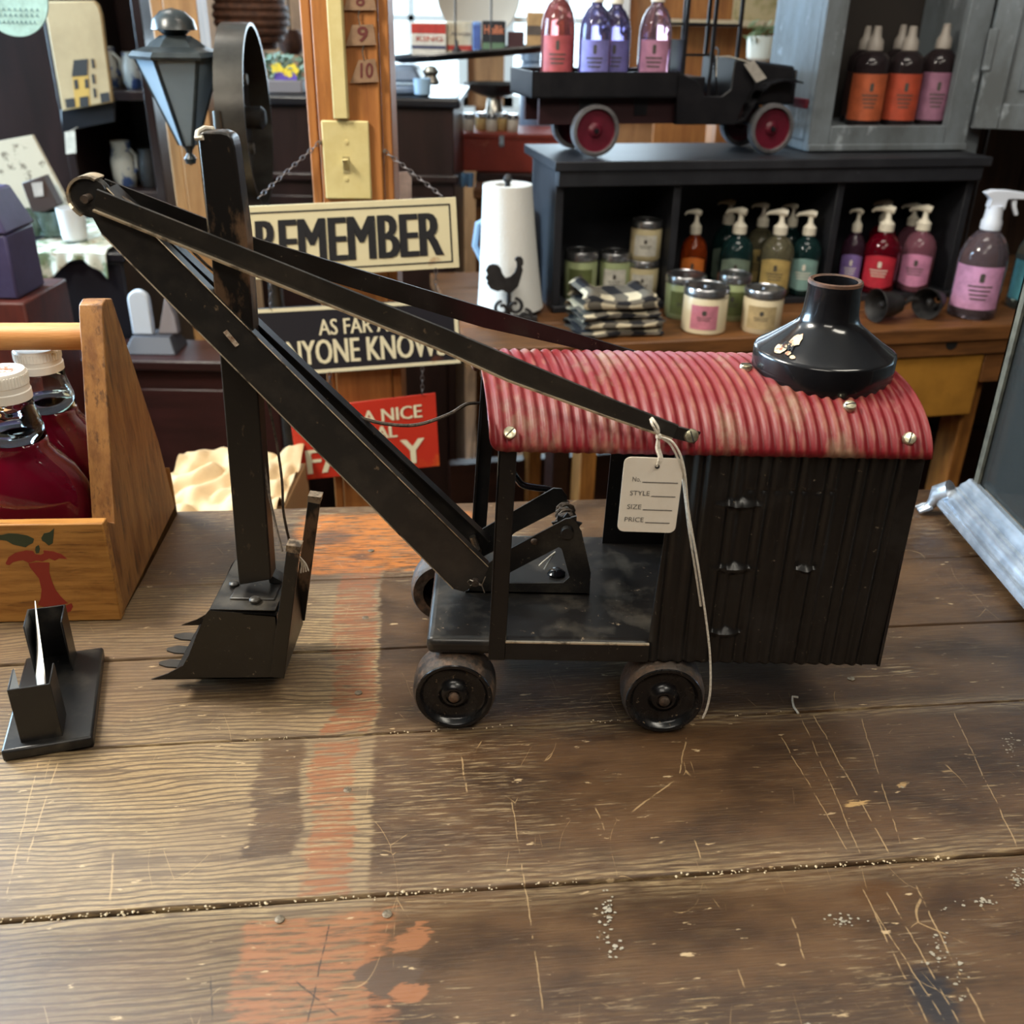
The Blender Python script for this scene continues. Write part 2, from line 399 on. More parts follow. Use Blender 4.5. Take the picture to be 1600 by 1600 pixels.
    for p0, p1, wd in [((1250,1115),(1345,1335),.0005), ((1270,1115),(1390,1335),.0006), ((1220,1150),(1325,1330),.0005), ((1345,1120),(1408,1320),.0005),
                       ((1490,1112),(1590,1325),.0006), ((1340,1370),(1450,1600),.0006), ((1385,1390),(1500,1600),.0006), ((1430,1380),(1540,1600),.0007),
                       ((1365,1420),(1480,1600),.0005), ((800,1250),(850,1580),.0005), ((1072,1150),(1060,1220),.0006), ((1060,1215),(985,1270),.0008),
                       ((178,1330),(172,1410),.0009), ((90,1190),(40,1350),.0007), ((60,1190),(10,1400),.0006), ((1085,1310),(1095,1345),.0006),
                       ((1238,1430),(1256,1500),.0006), ((930,1260),(945,1300),.0006), ((720,1180),(730,1240),.0008), ((1152,1510),(1165,1545),.0006)]:
        scratch(p0, p1, wd)
    for p0, p1, wd in [((515,1440),(480,1600),.0007), ((460,1530),(530,1590),.0007), ((330,1520),(330,1600),.0006)]:
        scratch(p0, p1, wd, 0.8, (40,28,20))
    # short random scratches
    vor = N.new('ShaderNodeTexVoronoi'); vor.feature = 'DISTANCE_TO_EDGE'; vor.inputs['Scale'].default_value = 16
    mp3 = N.new('ShaderNodeMapping'); mp3.inputs['Scale'].default_value = (1.6, 0.7, 1); mp3.inputs['Rotation'].default_value = (0, 0, 0.5); L.new(P, mp3.inputs[0]); 
    nd = N.new('ShaderNodeTexNoise'); nd.inputs['Scale'].default_value = 5; L.new(mp3.outputs[0], nd.inputs['Vector'])
    ad = N.new('ShaderNodeVectorMath'); ad.operation = 'MULTIPLY_ADD'; L.new(nd.outputs[1], ad.inputs[0]); ad.inputs[1].default_value = (0.25,0.25,0); L.new(mp3.outputs[0], ad.inputs[2])
    L.new(ad.outputs[0], vor.inputs['Vector'])
    vs = math_('MULTIPLY', ramp(vor.outputs['Distance'], 0.0012, 0.0045, 1, 0), ramp(noise(22, (1,1,1), 4, off=(6,6,6)), 0.55, 0.62, 0, 0.6))
    col = mix(vs, col, (172,142,100))
    # pale flecks
    fl = noise(70, (0.8, 2.6, 1), 4, 0.6, off=(8, 0, 3))
    col = mix(ramp(fl, 0.66, 0.72, 0, 0.8), col, (186,160,122))
    col = mix(ramp(noise(45, (0.5, 3.0, 1), 4, 0.6, off=(2, 9, 3)), 0.66, 0.74, 0, 0.6), col, (58,40,28))
    L.new(col, b.inputs['Base Color'])
    rr = math_('ADD', math_('MULTIPLY', pm, -0.20), 0.62); rr = math_('ADD', rr, math_('MULTIPLY', math_('SUBTRACT', mott, 0.5), 0.25)); L.new(rr, b.inputs['Roughness'])
    hgt = fine
    bp = N.new('ShaderNodeBump'); bp.inputs['Strength'].default_value = 0.35; bp.inputs['Distance'].default_value = 0.0012; L.new(hgt, bp.inputs['Height']); L.new(bp.outputs[0], b.inputs['Normal'])
    return m
M['counter'] = counter_mat()

# text helper: returns flat verts/faces scaled into a w x h box
_txt = {}
def text_geo(body, off=0.0):
    k = (body, off)
    if k in _txt: return _txt[k]
    cu = bpy.data.curves.new('lettering', 'FONT'); cu.body = body; cu.size = 1.0; cu.offset = off; cu.resolution_u = 3; cu.fill_mode = 'FRONT'
    o = bpy.data.objects.new('lettering', cu); COL.objects.link(o)
    bpy.context.view_layer.update()
    dg = bpy.context.evaluated_depsgraph_get(); ev = o.evaluated_get(dg); me = ev.to_mesh()
    vs = [v.co.copy() for v in me.vertices]; fs = [tuple(p.vertices) for p in me.polygons]
    ev.to_mesh_clear(); bpy.data.objects.remove(o); bpy.data.curves.remove(cu)
    x0 = min(v.x for v in vs); x1 = max(v.x for v in vs); y0 = min(v.y for v in vs); y1 = max(v.y for v in vs)
    vs = [((v.x-x0)/(x1-x0), (v.y-y0)/(y1-y0)) for v in vs]
    _txt[k] = (vs, fs); return _txt[k]
def text_bold(mb, body, fn, e):
    for k in (-1, -0.5, 0, 0.5, 1): text_on(mb, body, lambda u, v: fn(u+k*e, v)+Vector((0, -0.00018*(k+1), 0)))
    return mb
def text_on(mb, body, fn, off=0.0):
    """fn maps (u,v) in the unit box to a 3D point"""
    vs, fs = text_geo(body, off)
    return mb.add([fn(u, v) for u, v in vs], fs)
def text_quad(mb, body, o, ax, ay, off=0.0):
    o = Vector(o); ax = Vector(ax); ay = Vector(ay)
    return text_on(mb, body, lambda u, v: o+ax*u+ay*v, off)

# ================================================================== the room
WALLM = wood('wall_boards', (66,46,32), (44,30,21), st=(14,14,1.5), ns=3, rough=0.6)
FLOORM = wood('floor_boards', (120,86,58), (86,60,40), st=(10,1.2,10), ns=4, rough=0.45)
PLAIN = mat('plaster', (176,166,150), 0.8, c2=(160,150,134), ns=3)
CEILM = mat('ceiling_paint', (190,182,168), 0.85)
DARKW = wood('dark_brown_wood', (52,30,24), (36,21,17), st=(2,10,10), ns=3, rough=0.35)
fl = struct(mbox(-2.6, 2.4, -2.2, 4.3, -0.94, -0.915).build('floor', mat('subfloor', (40,28,20), 0.8)))
pm_ = None
for i in range(26):
    x0 = -1.3+i*0.11
    o = MB().box(-0.0535, 0.0535, -3.2, 3.2, -0.0075, 0.0075)
    if pm_ is None:
        p = o.build('floor_plank', FLOORM, fl, bevel=0.002, seg=1, local=True); pm_ = p
    else:
        p = pm_.copy(); COL.objects.link(p); p.parent = fl
    p.location = (x0, 1.05, -0.9075)
struct(mbox(-2.6, 2.4, -2.2, 4.3, 1.72, 1.78).build('ceiling', CEILM))
# left wall with a tall window opening
wl = MB(); wl.box(-2.66, -2.6, -2.2, 1.2, -0.94, 1.72); wl.box(-2.66, -2.6, 3.0, 4.3, -0.94, 1.72); wl.box(-2.66, -2.6, 1.2, 3.0, -0.94, 0.1); wl.box(-2.66, -2.6, 1.2, 3.0, 1.35, 1.72)
struct(wl.build('wall_left', PLAIN))
struct(mbox(2.4, 2.46, -2.2, 4.3, -0.94, 1.72).build('wall_right', WALLM))
struct(mbox(-2.6, 2.4, -2.26, -2.2, -0.94, 1.72).build('wall_front', WALLM))
# back wall with two window openings
WB = 4.1
wins = [(-0.62, -0.20, 0.16, 1.25), (-0.06, 0.40, 0.16, 1.25), (0.50, 0.86, 0.16, 1.25)]
wb = MB(); xs = [-2.6]+[q for a in wins for q in a[:2]]+[2.4]
for i in range(0, len(xs), 2): wb.box(xs[i], xs[i+1], WB, WB+0.06, -0.94, 1.72)
for a in wins: wb.box(a[0], a[1], WB, WB+0.06, -0.94, a[2]); wb.box(a[0], a[1], WB, WB+0.06, a[3], 1.72)
struct(wb.build('wall_back', wood('back_wall_wood', (150,106,66), (118,80,48), st=(12,12,1.4), ns=3)))
GLASSM = thin_glass('window_glass')
WINW = mat('window_paint', (214,212,204), 0.5)
for i, a in enumerate(wins):
    m = MB(); t = 0.035
    m.box(a[0], a[0]+t, WB-0.02, WB+0.05, a[2], a[3]); m.box(a[1]-t, a[1], WB-0.02, WB+0.05, a[2], a[3])
    m.box(a[0], a[1], WB-0.02, WB+0.05, a[2], a[2]+t); m.box(a[0], a[1], WB-0.02, WB+0.05, a[3]-t, a[3])
    wn = struct(m.build('window_%d' % (i+1), WINW))
    xm = (a[0]+a[1])/2
    k = MB(); k.box(xm-0.011, xm+0.011, WB, WB+0.03, a[2], a[3]); k.build('mullion', WINW, wn)
    for z in (0.46, 0.84):
        MB().box(a[0], a[1], WB, WB+0.03, z-0.01, z+0.01).build('muntin', WINW, wn)
    MB().box(a[0]-0.03, a[1]+0.03, WB-0.06, WB, a[2]-0.03, a[2]).build('window_sill', WINW, wn)
    zz = [a[2]+t, 0.45, 0.47, 0.83, 0.85, a[3]-t]
    for k in range(3):
        for u0, u1 in ((a[0]+t, xm-0.011), (xm+0.011, a[1]-t)): MB().box(u0, u1, WB+0.012, WB+0.016, zz[2*k], zz[2*k+1]).build('pane', GLASSM, wn)
m = MB(); m.box(-2.63, -2.59, 1.2, 3.0, 0.1, 0.14); m.box(-2.63, -2.59, 1.2, 3.0, 1.31, 1.35); m.box(-2.63, -2.59, 1.2, 1.24, 0.14, 1.31); m.box(-2.63, -2.59, 2.96, 3.0, 0.14, 1.31); m.box(-2.63, -2.60, 2.08, 2.12, 0.14, 1.31)
wn = struct(m.build('window_4', WINW))
for y0, y1 in ((1.24, 2.08), (2.12, 2.96)): MB().box(-2.618, -2.613, y0, y1, 0.14, 1.31).build('pane', GLASSM, wn)
# boarded partition behind the bench on the right
BYAW = R(12.0)
RB = Matrix.Rotation(BYAW, 4, 'Z')
BO = UZ(1000, 535, 0)                                   # a point on the bench's front top edge
def B(u, v, z=0.0): return BO + RB @ Vector((u, v, z))
pw = struct(MB().box(0.52, 1.75, 0.56, 0.58, -0.93, 1.70, T=Matrix.Translation(BO) @ RB).build('wall_partition', mat('partition_back', (30,22,17), 0.8)))
for i in range(11):
    o = MB().box(0.52+i*0.11+0.002, 0.52+(i+1)*0.11-0.002, 0.540+0.003*(i % 2), 0.56, -0.93, 1.70, T=Matrix.Translation(BO) @ RB)
    o.build('wall_board', WALLM, pw, bevel=0.002, seg=1)

# ================================================================== counter table
TR = Matrix.Rotation(TYAW, 4, 'Z')
NAIL = mat('old_nail', (128,116,98), 0.5, 0.4, c2=(80,68,54), ns=300)
ct = thing('counter_table', 'worn brown painted plank counter table holding the toy steam shovel', 'table', (0,0,-0.915), 0)
seams = [0.10, 0.27, 0.4408, 0.5954, 0.7069, 0.8253, 0.984]
for i in range(len(seams)-1):
    y0, y1 = seams[i]+0.0008, seams[i+1]-0.0008
    rnd = random.Random(i)
    def fn(u, v, y0=y0, y1=y1, i=i):
        x = -1.05+u*2.25
        e0 = 0.0011*mnoise.noise(Vector((x*9, i*3.1, 0)))+0.0006*mnoise.noise(Vector((x*40, i*7.7, 1)))
        e1 = 0.0011*mnoise.noise(Vector((x*9, (i+1)*5.3, 2)))+0.0006*mnoise.noise(Vector((x*40, i*9.1, 3)))
        vv = [0, 0.003, 0.009, 0.5, 0.991, 0.997, 1][int(round(v*6))]
        zz = [-0.003, -0.0008, 0, 0, 0, -0.0008, -0.003][int(round(v*6))]
        yy = (y0+e0)*(1-vv)+(y1-e1)*vv
        return TR @ Vector((x, yy, zz-0.0006*(i % 2)))
    m = MB(); m.grid(fn, 180, 6)
    m.box(-1.05, 1.20, y0+0.001, y1-0.001, -0.034, -0.004, T=TR)
    pk = m.build('plank', M['counter'], ct, fix=False)
    for k in ([(437,1436),(605,1428)] if i == 1 else [(543,1234)] if i == 2 else [(560,1082),(1330,1060)] if i == 3 else [(571,965)] if i == 4 else [(580,860)] if i == 5 else []):
        p = UZ(*k)
        q = MB(); q.lathe([(0.0030,-0.001),(0.0030,0.0001),(0.0022,0.0004),(0.0,0.0003)], 12, Matrix.Translation(p)); q.build('nail_head', NAIL, pk)
m = MB()
for sx in (-0.95, 1.0):
    m2 = MB(); m2.box(sx, sx+0.08, 0.16, 0.92, -0.12, -0.036, T=TR); m2.build('batten', DARKW, ct, bevel=0.003)
    for sy in (0.18, 0.84):
        MB().box(sx, sx+0.08, sy, sy+0.08, -0.9, -0.12, T=TR).build('leg', DARKW, ct, bevel=0.004)
# crumbs lodged in the seams
cm = MB(); rc = random.Random(5)
for _ in range(430):
    yy = rc.choice([0.4408]*7+[0.5954]*3)
    x = rc.uniform(-0.33, 0.42)+ (0.05 if yy > 0.5 else 0)
    dense = mnoise.noise(Vector((x*12, yy*9, 0)))
    if yy < 0.5 and dense < -0.15: continue
    if yy > 0.5 and dense < 0.1: continue
    r_ = rc.uniform(0.0003, 0.0009)*(1.6 if rc.random() < 0.06 else 1)
    p = TR @ Vector((x, yy+rc.gauss(0, 0.0012), 0))
    z = r_*0.5-0.0006
    vs = [p+Vector((sx*r_*rc.uniform(.6,1.4), 0, z)) for sx in (-1, 1)]+[p+Vector((0, sx*r_*rc.uniform(.6,1.4), z)) for sx in (-1, 1)]+[p+Vector((0, 0, z+r_*.8)), p+Vector((0, 0, z-r_*.8))]
    cm.add(vs, [(0,2,4),(2,1,4),(1,3,4),(3,0,4),(2,0,5),(1,2,5),(3,1,5),(0,3,5)])
tag(cm.build('crumbs', mat('crumbs', (206,186,152), 0.8)), 'pale crumbs and grit caught in the counter plank seams', 'crumbs', kind='stuff')
fk = MB(); rk_ = random.Random(8)
for cx, cy, sx_, sy_, n_ in ((948,1440,12,34,60),(965,1480,14,16,16),(1318,1438,26,10,40),(1580,1165,14,28,40),(1588,1372,12,16,50),(1470,1480,20,36,40),(1530,1410,26,6,24),(1500,1540,10,40,20),(1240,1600,60,10,10),(1410,1228,6,4,8)):
    for _ in range(int(n_*0.65)):
        p = UZ(cx+rk_.gauss(0, sx_*0.6), cy+rk_.gauss(0, sy_*0.6), 0.0002); r0 = rk_.uniform(0.0003, 0.0011)*(1.7 if rk_.random() < 0.12 else 1); a0 = rk_.uniform(0, 6)
        fk.add([p+Vector((math.cos(a0+t)*r0*rk_.uniform(.5,1.3)*1.3, math.sin(a0+t)*r0*rk_.uniform(.5,1.2), 0)) for t in (0, 1.25, 2.5, 3.75, 5.0)], [(0,1,2,3,4)])
tag(fk.build('paint_flecks', mat('old_paint_fleck', (150,142,126), 0.8), None, fix=False), 'scattered pale paint flecks stuck on the counter top', 'paint flecks', kind='stuff')
tp = [UZ(1238,1090), UZ(1238,1097), UZ(1240,1106), UZ(1247,1116)]
tp = [UZ(1247,1091)]+tp
tag(MB().tube([p+Vector((0,0,0.001)) for p in tp], 0.0009, 6).build('thread_scrap', M['string']), 'short curled scrap of white thread lying on the counter', 'thread')

# ================================================================== toy steam shovel
TY0, TY1 = 0.597, 0.752
toy = thing('toy_steam_shovel', 'antique black and red pressed steel toy steam shovel on four wheels', 'toy', (0.11, 0.68, 0))
def sk(x, y, k=0.13): return x-k*(y-0.6)
# platform
pf = MB().hexa([(-0.0615,0.6005,0.0635),(0.268,0.6025,0.0635),(0.262,0.766,0.0635),(-0.064,0.766,0.0635)], [(-0.0615,0.6005,0.0785),(0.268,0.6025,0.0785),(0.262,0.766,0.0785),(-0.064,0.766,0.0785)])
pf = pf.build('platform', M['black_dusty'], toy, bevel=0.0055, seg=4)
MB().box(-0.003, 0.102, 0.5965, 0.5985, 0.0640, 0.0785).build('side_lip', M['black'], pf)
MB().box(-0.003, 0.102, 0.5963, 0.5985, 0.0786, 0.0796).build('worn_lip', M['edge'], pf)
# front posts (angle irons)
for near in (True, False):
    m = MB(); y = TY0+0.0002 if near else TY1-0.004; ZP = 0.2335
    bx, tx = (-0.0157, -0.0098) if near else (-0.0362, -0.026)
    dy = 0.002; w_ = 0.0125
    def P_(x, yy, z): return (x, yy, z)
    m.hexa([(bx,y,0.0625),(bx+w_,y,0.0625),(bx+w_,y+dy,0.0625),(bx,y+dy,0.0625)], [(tx,y,ZP),(tx+w_,y,ZP),(tx+w_,y+dy,ZP),(tx,y+dy,ZP)])
    s_ = 1 if near else -1
    m.hexa([(bx,y,0.0625),(bx+0.002,y,0.0625),(bx+0.002,y+s_*0.010,0.0625),(bx,y+s_*0.010,0.0625)], [(tx,y,ZP),(tx+0.002,y,ZP),(tx+0.002,y+s_*0.010,ZP),(tx,y+s_*0.010,ZP)])
    m.build('post', M['black'], toy, bevel=0.0006)
# corrugated near wall with pressed hinges
hx = [(1158,790,.020,.0045),(1146,890,.020,.0045),(1132,990,.017,.0045),(1258,891,.010,.003)]
hinges = [(UY(a, b_, TY0), w_, h_) for a, b_, w_, h_ in hx]
seamL = UY(1165,768,TY0); seamR = UY(1308,769,TY0)
def wallfn(u, v):
    z = 0.0635+v*(0.238-0.0635)
    xl = 0.1008+0.007*(z-0.0635)/0.17; xr = 0.2735
    x = xl+u*(xr-xl)
    d = 0.0
    if x < 0.2605:
        ph = (x-0.1055)/0.0092
        d = 0.0021*(0.5+0.5*math.cos(2*PI*ph))**0.8
        d += 0.0003*math.sin(9*ph+1.3)
    else: d = 0.0004
    for p, w_, h_ in hinges:
        a = max(0, 1-abs(x-p.x)/w_-abs(z-p.z)/(h_*1.3)); d = d*(1-0.6*min(1, a*2))+0.0050*min(1, a*1.15) if a > 0 else d
    if seamL.x < x < seamR.x: d -= 0.0010*math.exp(-((z-seamL.z)/0.0012)**2)*(d/0.002)
    return (x, TY0+0.0030-d, z)
nw = MB().grid(wallfn, 260, 110).build('side_wall', M['black'], toy, solid=0.0008, label='corrugated black side wall with pressed hinges')
nw = MB(); nw.hexa([(0.079,TY1-.001,0.0785),(0.252,TY1-.001,0.0785),(0.252,TY1+.001,0.0785),(0.079,TY1+.001,0.0785)], [(0.083,TY1-.005,0.237),(0.252,TY1-.005,0.237),(0.252,TY1-.003,0.237),(0.083,TY1-.003,0.237)])
nw.build('side_wall', M['black'], toy)
MB().hexa([(0.2715,TY0,0.0635),(0.2735,TY0,0.0635),(0.2545,TY1,0.0635),(0.2525,TY1,0.0635)], [(0.2715,TY0+0.004,0.238),(0.2735,TY0+0.004,0.238),(0.2545,TY1-0.004,0.238),(0.2525,TY1-0.004,0.238)]).build('rear_wall', M['black_gloss'], toy)
# red corrugated roof
RC, RHW, REV, RRISE = 0.675, 0.0805, 0.2315, 0.0345
def roof_z(y):
    t = min(1.0, abs((y-RC)/RHW)); return REV+RRISE*max(0.0, 1-t**2.5)**0.6
NR = 38
def rooffn(u, v, amp=0.0010):
    # arc sampled densely near the eaves
    a = -1+2*v; t = math.sin(a*PI/2); t = t*0.75+a*0.25
    y = RC+RHW*t
    z = REV+RRISE*max(0.0, 1-abs(t)**2.5)**0.6
    k = 0.13*(1-u)+0.075*u
    x0, x1 = -0.0160, 0.2750
    rc_ = 0.0085; ee = abs(t)
    x = x0+u*(x1-x0)
    nz = Vector((0, (y-RC)/RHW*0.9, 0.75)).normalized()
    d = amp*math.cos(2*PI*u*NR)
    cut = 0.0
    if ee > 0.8 and x-x0 < rc_:                     # rounded eave corners
        q = 1-(x-x0)/rc_
        z += (1-math.sqrt(max(0, 1-q*q)))*0.009*(ee-0.8)/0.2
    return (sk(x, y, k), y+nz.y*d, z+nz.z*d)
ROOFM = mat('red_worn_roof', (112,16,25), 0.48, c2=(124,44,44), ns=16, lo=0.48, hi=0.72, c3=(128,98,78), ns3=30, lo3=0.53, hi3=0.67, nstretch=(1.0,0.55,0.55), detail=8, bump=0.08, bs=250)
def ridge_wear(m):
    """pale wear on the crests of the ribs: a property of the sheet, by rib phase along its length"""
    nt = m.node_tree; N = nt.nodes; L = nt.links; b = N['Principled BSDF']
    src = b.inputs['Base Color'].links[0].from_socket
    at = N.new('ShaderNodeAttribute'); at.attribute_name = 'rib'
    n = N.new('ShaderNodeTexNoise'); n.inputs['Scale'].default_value = 55; n.inputs['Detail'].default_value = 7; tc = N.new('ShaderNodeTexCoord'); L.new(tc.outputs['Object'], n.inputs['Vector'])
    n2 = N.new('ShaderNodeTexNoise'); n2.inputs['Scale'].default_value = 9; n2.inputs['Detail'].default_value = 4; L.new(tc.outputs['Object'], n2.inputs['Vector'])
    a = N.new('ShaderNodeMath'); a.operation = 'MULTIPLY_ADD'; L.new(n.outputs[0], a.inputs[0]); a.inputs[1].default_value = 1.3; L.new(at.outputs['Fac'], a.inputs[2])
    a2 = N.new('ShaderNodeMath'); a2.operation = 'MULTIPLY_ADD'; L.new(n2.outputs[0], a2.inputs[0]); a2.inputs[1].default_value = 1.6; L.new(a.outputs[0], a2.inputs[2])
    mr = N.new('ShaderNodeMapRange'); mr.inputs[1].default_value = 2.25; mr.inputs[2].default_value = 3.1; mr.inputs[4].default_value = 0.6; L.new(a2.outputs[0], mr.inputs[0])
    mx = N.new('ShaderNodeMix'); mx.data_type = 'RGBA'; L.new(mr.outputs[0], mx.inputs[0]); L.new(src, mx.inputs[6]); mx.inputs[7].default_value = rgb((170,128,102)); L.new(mx.outputs[2], b.inputs['Base Color'])
ridge_wear(ROOFM)
NU, NV = NR*8, 40
roof = MB().grid(rooffn, NU, NV).build('roof', ROOFM, toy, solid=0.001, fix=False, label='red corrugated arched roof with worn paint')
at = roof.data.attributes.new('rib', 'FLOAT', 'POINT')
at.data.foreach_set('value', [0.5+0.5*math.cos(2*PI*(i % (NU+1))/NU*NR) for i in range((NU+1)*(NV+1))])
def roofhit(px, py):
    d = ray(px, py); t0 = 0.5/d.y
    for i in range(4000):
        p = CAM+d*((0.55+i*0.0001)/d.y)
        if p.y > RC-RHW and p.z <= roof_z(p.y)+0.0008: return p
    return p
def screw(p, n, r=0.0046, slot=0.5):
    q = Vector(n).normalized().to_track_quat('Z', 'Y').to_matrix().to_4x4()
    T = Matrix.Translation(Vector(p)+Vector(n).normalized()*0.0009) @ q @ Matrix.Rotation(slot, 4, 'Z')
    m = MB(); m.lathe([(r,-0.002),(r,0.0010),(r*0.85,0.0019),(r*0.4,0.0023),(0,0.0024)], 18, T); o = m.build('screw', M['brass'], toy)
    s2 = MB(); s2.box(-r*0.82, r*0.82, -0.0004, 0.0004, 0.0014, 0.00255, T=T); s2.build('slot', M['inkblack'], o)
def rn(p):
    e = 0.0005; dz = (roof_z(p.y+e)-roof_z(p.y-e))/(2*e); return Vector((0, -dz, 1)).normalized()
for px, py, sl in ((797,677,0.8),(1420,686,1.2),(1327,636,0.2),(1165,575,0.2)):
    p = roofhit(px, py); screw(p, rn(p), 0.0044, sl)
# chimney
CX, CY = 0.2195, 0.676
ch = MB(); T = Matrix.Translation((CX, CY, 0))
prof = [(0.0470,0.250),(0.0485,0.2535),(0.0490,0.2550),(0.0492,0.2785),(0.0487,0.2802),(0.0470,0.2812),(0.0400,0.2857),(0.0310,0.2922),(0.0245,0.2972),(0.0210,0.3005),(0.0197,0.304),(0.0190,0.3080),(0.0180,0.3230),(0.0186,0.3265),(0.0182,0.3285),(0.0170,0.3290),(0.0150,0.3280),(0.0146,0.3200),(0.0150,0.3000),(0.0150,0.2700)]
ch.lathe(prof, 56, T, caps=False)
chim = ch.build('chimney', mat('chimney_enamel', (15,15,18), 0.17, coat=0.35, c2=(30,29,30), ns=20, lo=0.45, hi=0.75, r2=0.30, c3=(130,120,108), ns3=320, lo3=0.74, hi3=0.78), toy, angle=60, label='glossy black funnel chimney')
rm = MB(); rm.lathe([(0.0186,0.3268),(0.0184,0.3288),(0.0170,0.3294),(0.0149,0.3284)], 40, T, caps=False); rm.build('rim', mat('rusty_rim', (92,64,48), 0.7, c2=(50,38,32), ns=90), chim, fix=False)
def cone_pt(a, s):
    # s 0..1 along the cone from its foot to the neck
    r_ = 0.0462+(0.0245-0.0462)*s; z = 0.2818+(0.2972-0.2818)*s
    return Vector((CX+math.cos(a)*(r_+0.00035), CY+math.sin(a)*(r_+0.00035), z+0.0003))
def patch(name, pts, mt):
    c = [sum(p[0] for p in pts)/len(pts), sum(p[1] for p in pts)/len(pts)]
    m = MB(); vs = [cone_pt(*c)]+[cone_pt(*p) for p in pts]; n = len(pts)
    m.add(vs, [(0, i+1, (i+1) % n+1) for i in range(n)], True)
    return m.build(name, mt, chim)
STK = mat('sticker_remnant', (214,188,150), 0.7, c2=(150,84,60), ns=140, lo=0.5, hi=0.6)
rs = random.Random(3)
def blob(ca, cs, ra, rs_, n=14):
    return [(ca+ra*math.cos(2*PI*i/n)*rs.uniform(.7,1.15), cs+rs_*math.sin(2*PI*i/n)*rs.uniform(.7,1.15)) for i in range(n)]
AS = R(212)
patch('sticker_scrap', blob(AS+0.07, 0.62, 0.13, 0.26), STK)
patch('sticker_scrap', blob(AS-0.08, 0.25, 0.12, 0.17), STK)
patch('sticker_scrap', blob(AS+0.12, 0.18, 0.05, 0.08), STK)
patch('sticker_scrap', blob(AS+0.24, 0.10, 0.05, 0.06), STK)
tm = MB(); text_on(tm, 'ACRA', lambda u, v: cone_pt(AS-0.14+u*0.30, 0.30+v*0.22-u*0.06)+Vector((-0.0003,-0.0004,0.0004)), 0.02); tm.build('sticker_lettering', M['inkblack'], chim)
# wheels
HUBM = mat('hub_enamel', (17,16,17), 0.24, c2=(34,31,29), ns=60, lo=0.5, hi=0.7, c3=(112,96,78), ns3=260, lo3=0.64, hi3=0.69, r2=0.4)
def wheel(cx, ynear, sgn):
    T = Matrix.Translation((cx, ynear, 0.0315)) @ Matrix.Rotation(sgn*PI/2, 4, 'X')   # local z points to the viewer side
    m = MB(); m.lathe([(0.020,-0.030),(0.0285,-0.030),(0.0308,-0.026),(0.0315,-0.018),(0.0313,-0.008),(0.0303,-0.003),(0.0285,-0.0005)], 48, T, caps=False)
    w_ = m.build('wheel', M['rust'], toy, angle=60)
    h = MB(); h.lathe([(0.0290,-0.0015),(0.0285,0.0002),(0.0270,0.0006),(0.0255,-0.0003),(0.0240,-0.0035),(0.0225,-0.0052),(0.0150,-0.0055),(0.0120,-0.0050),(0.0105,-0.003),(0.0085,-0.0008),(0.0070,0.0),(0.0060,0.0),(0.0058,-0.0016),(0.0,-0.0016)], 48, T, caps=False)
    h.build('hub_disc', HUBM, w_, angle=50)
    a = MB(); a.lathe([(0.0040,-0.002),(0.0040,0.0012),(0.0030,0.0020),(0.0,0.0021)], 20, T, caps=False); a.build('axle_end', M['rust'], w_)
for cx in (-0.0410, 0.1165):
    wheel(cx, 0.5925, 1); wheel(cx-0.016, 0.768, -1)
    MB().cyl((cx-0.001, 0.60, 0.0315), (cx-0.015, 0.762, 0.0315), 0.004, n=12).build('axle', M['black'], toy)
    for yb_ in (0.63, 0.72): MB().box(cx-0.02, cx+0.005, yb_, yb_+0.01, 0.029, 0.064).build('axle_bracket', M['black'], toy, bevel=0.001)

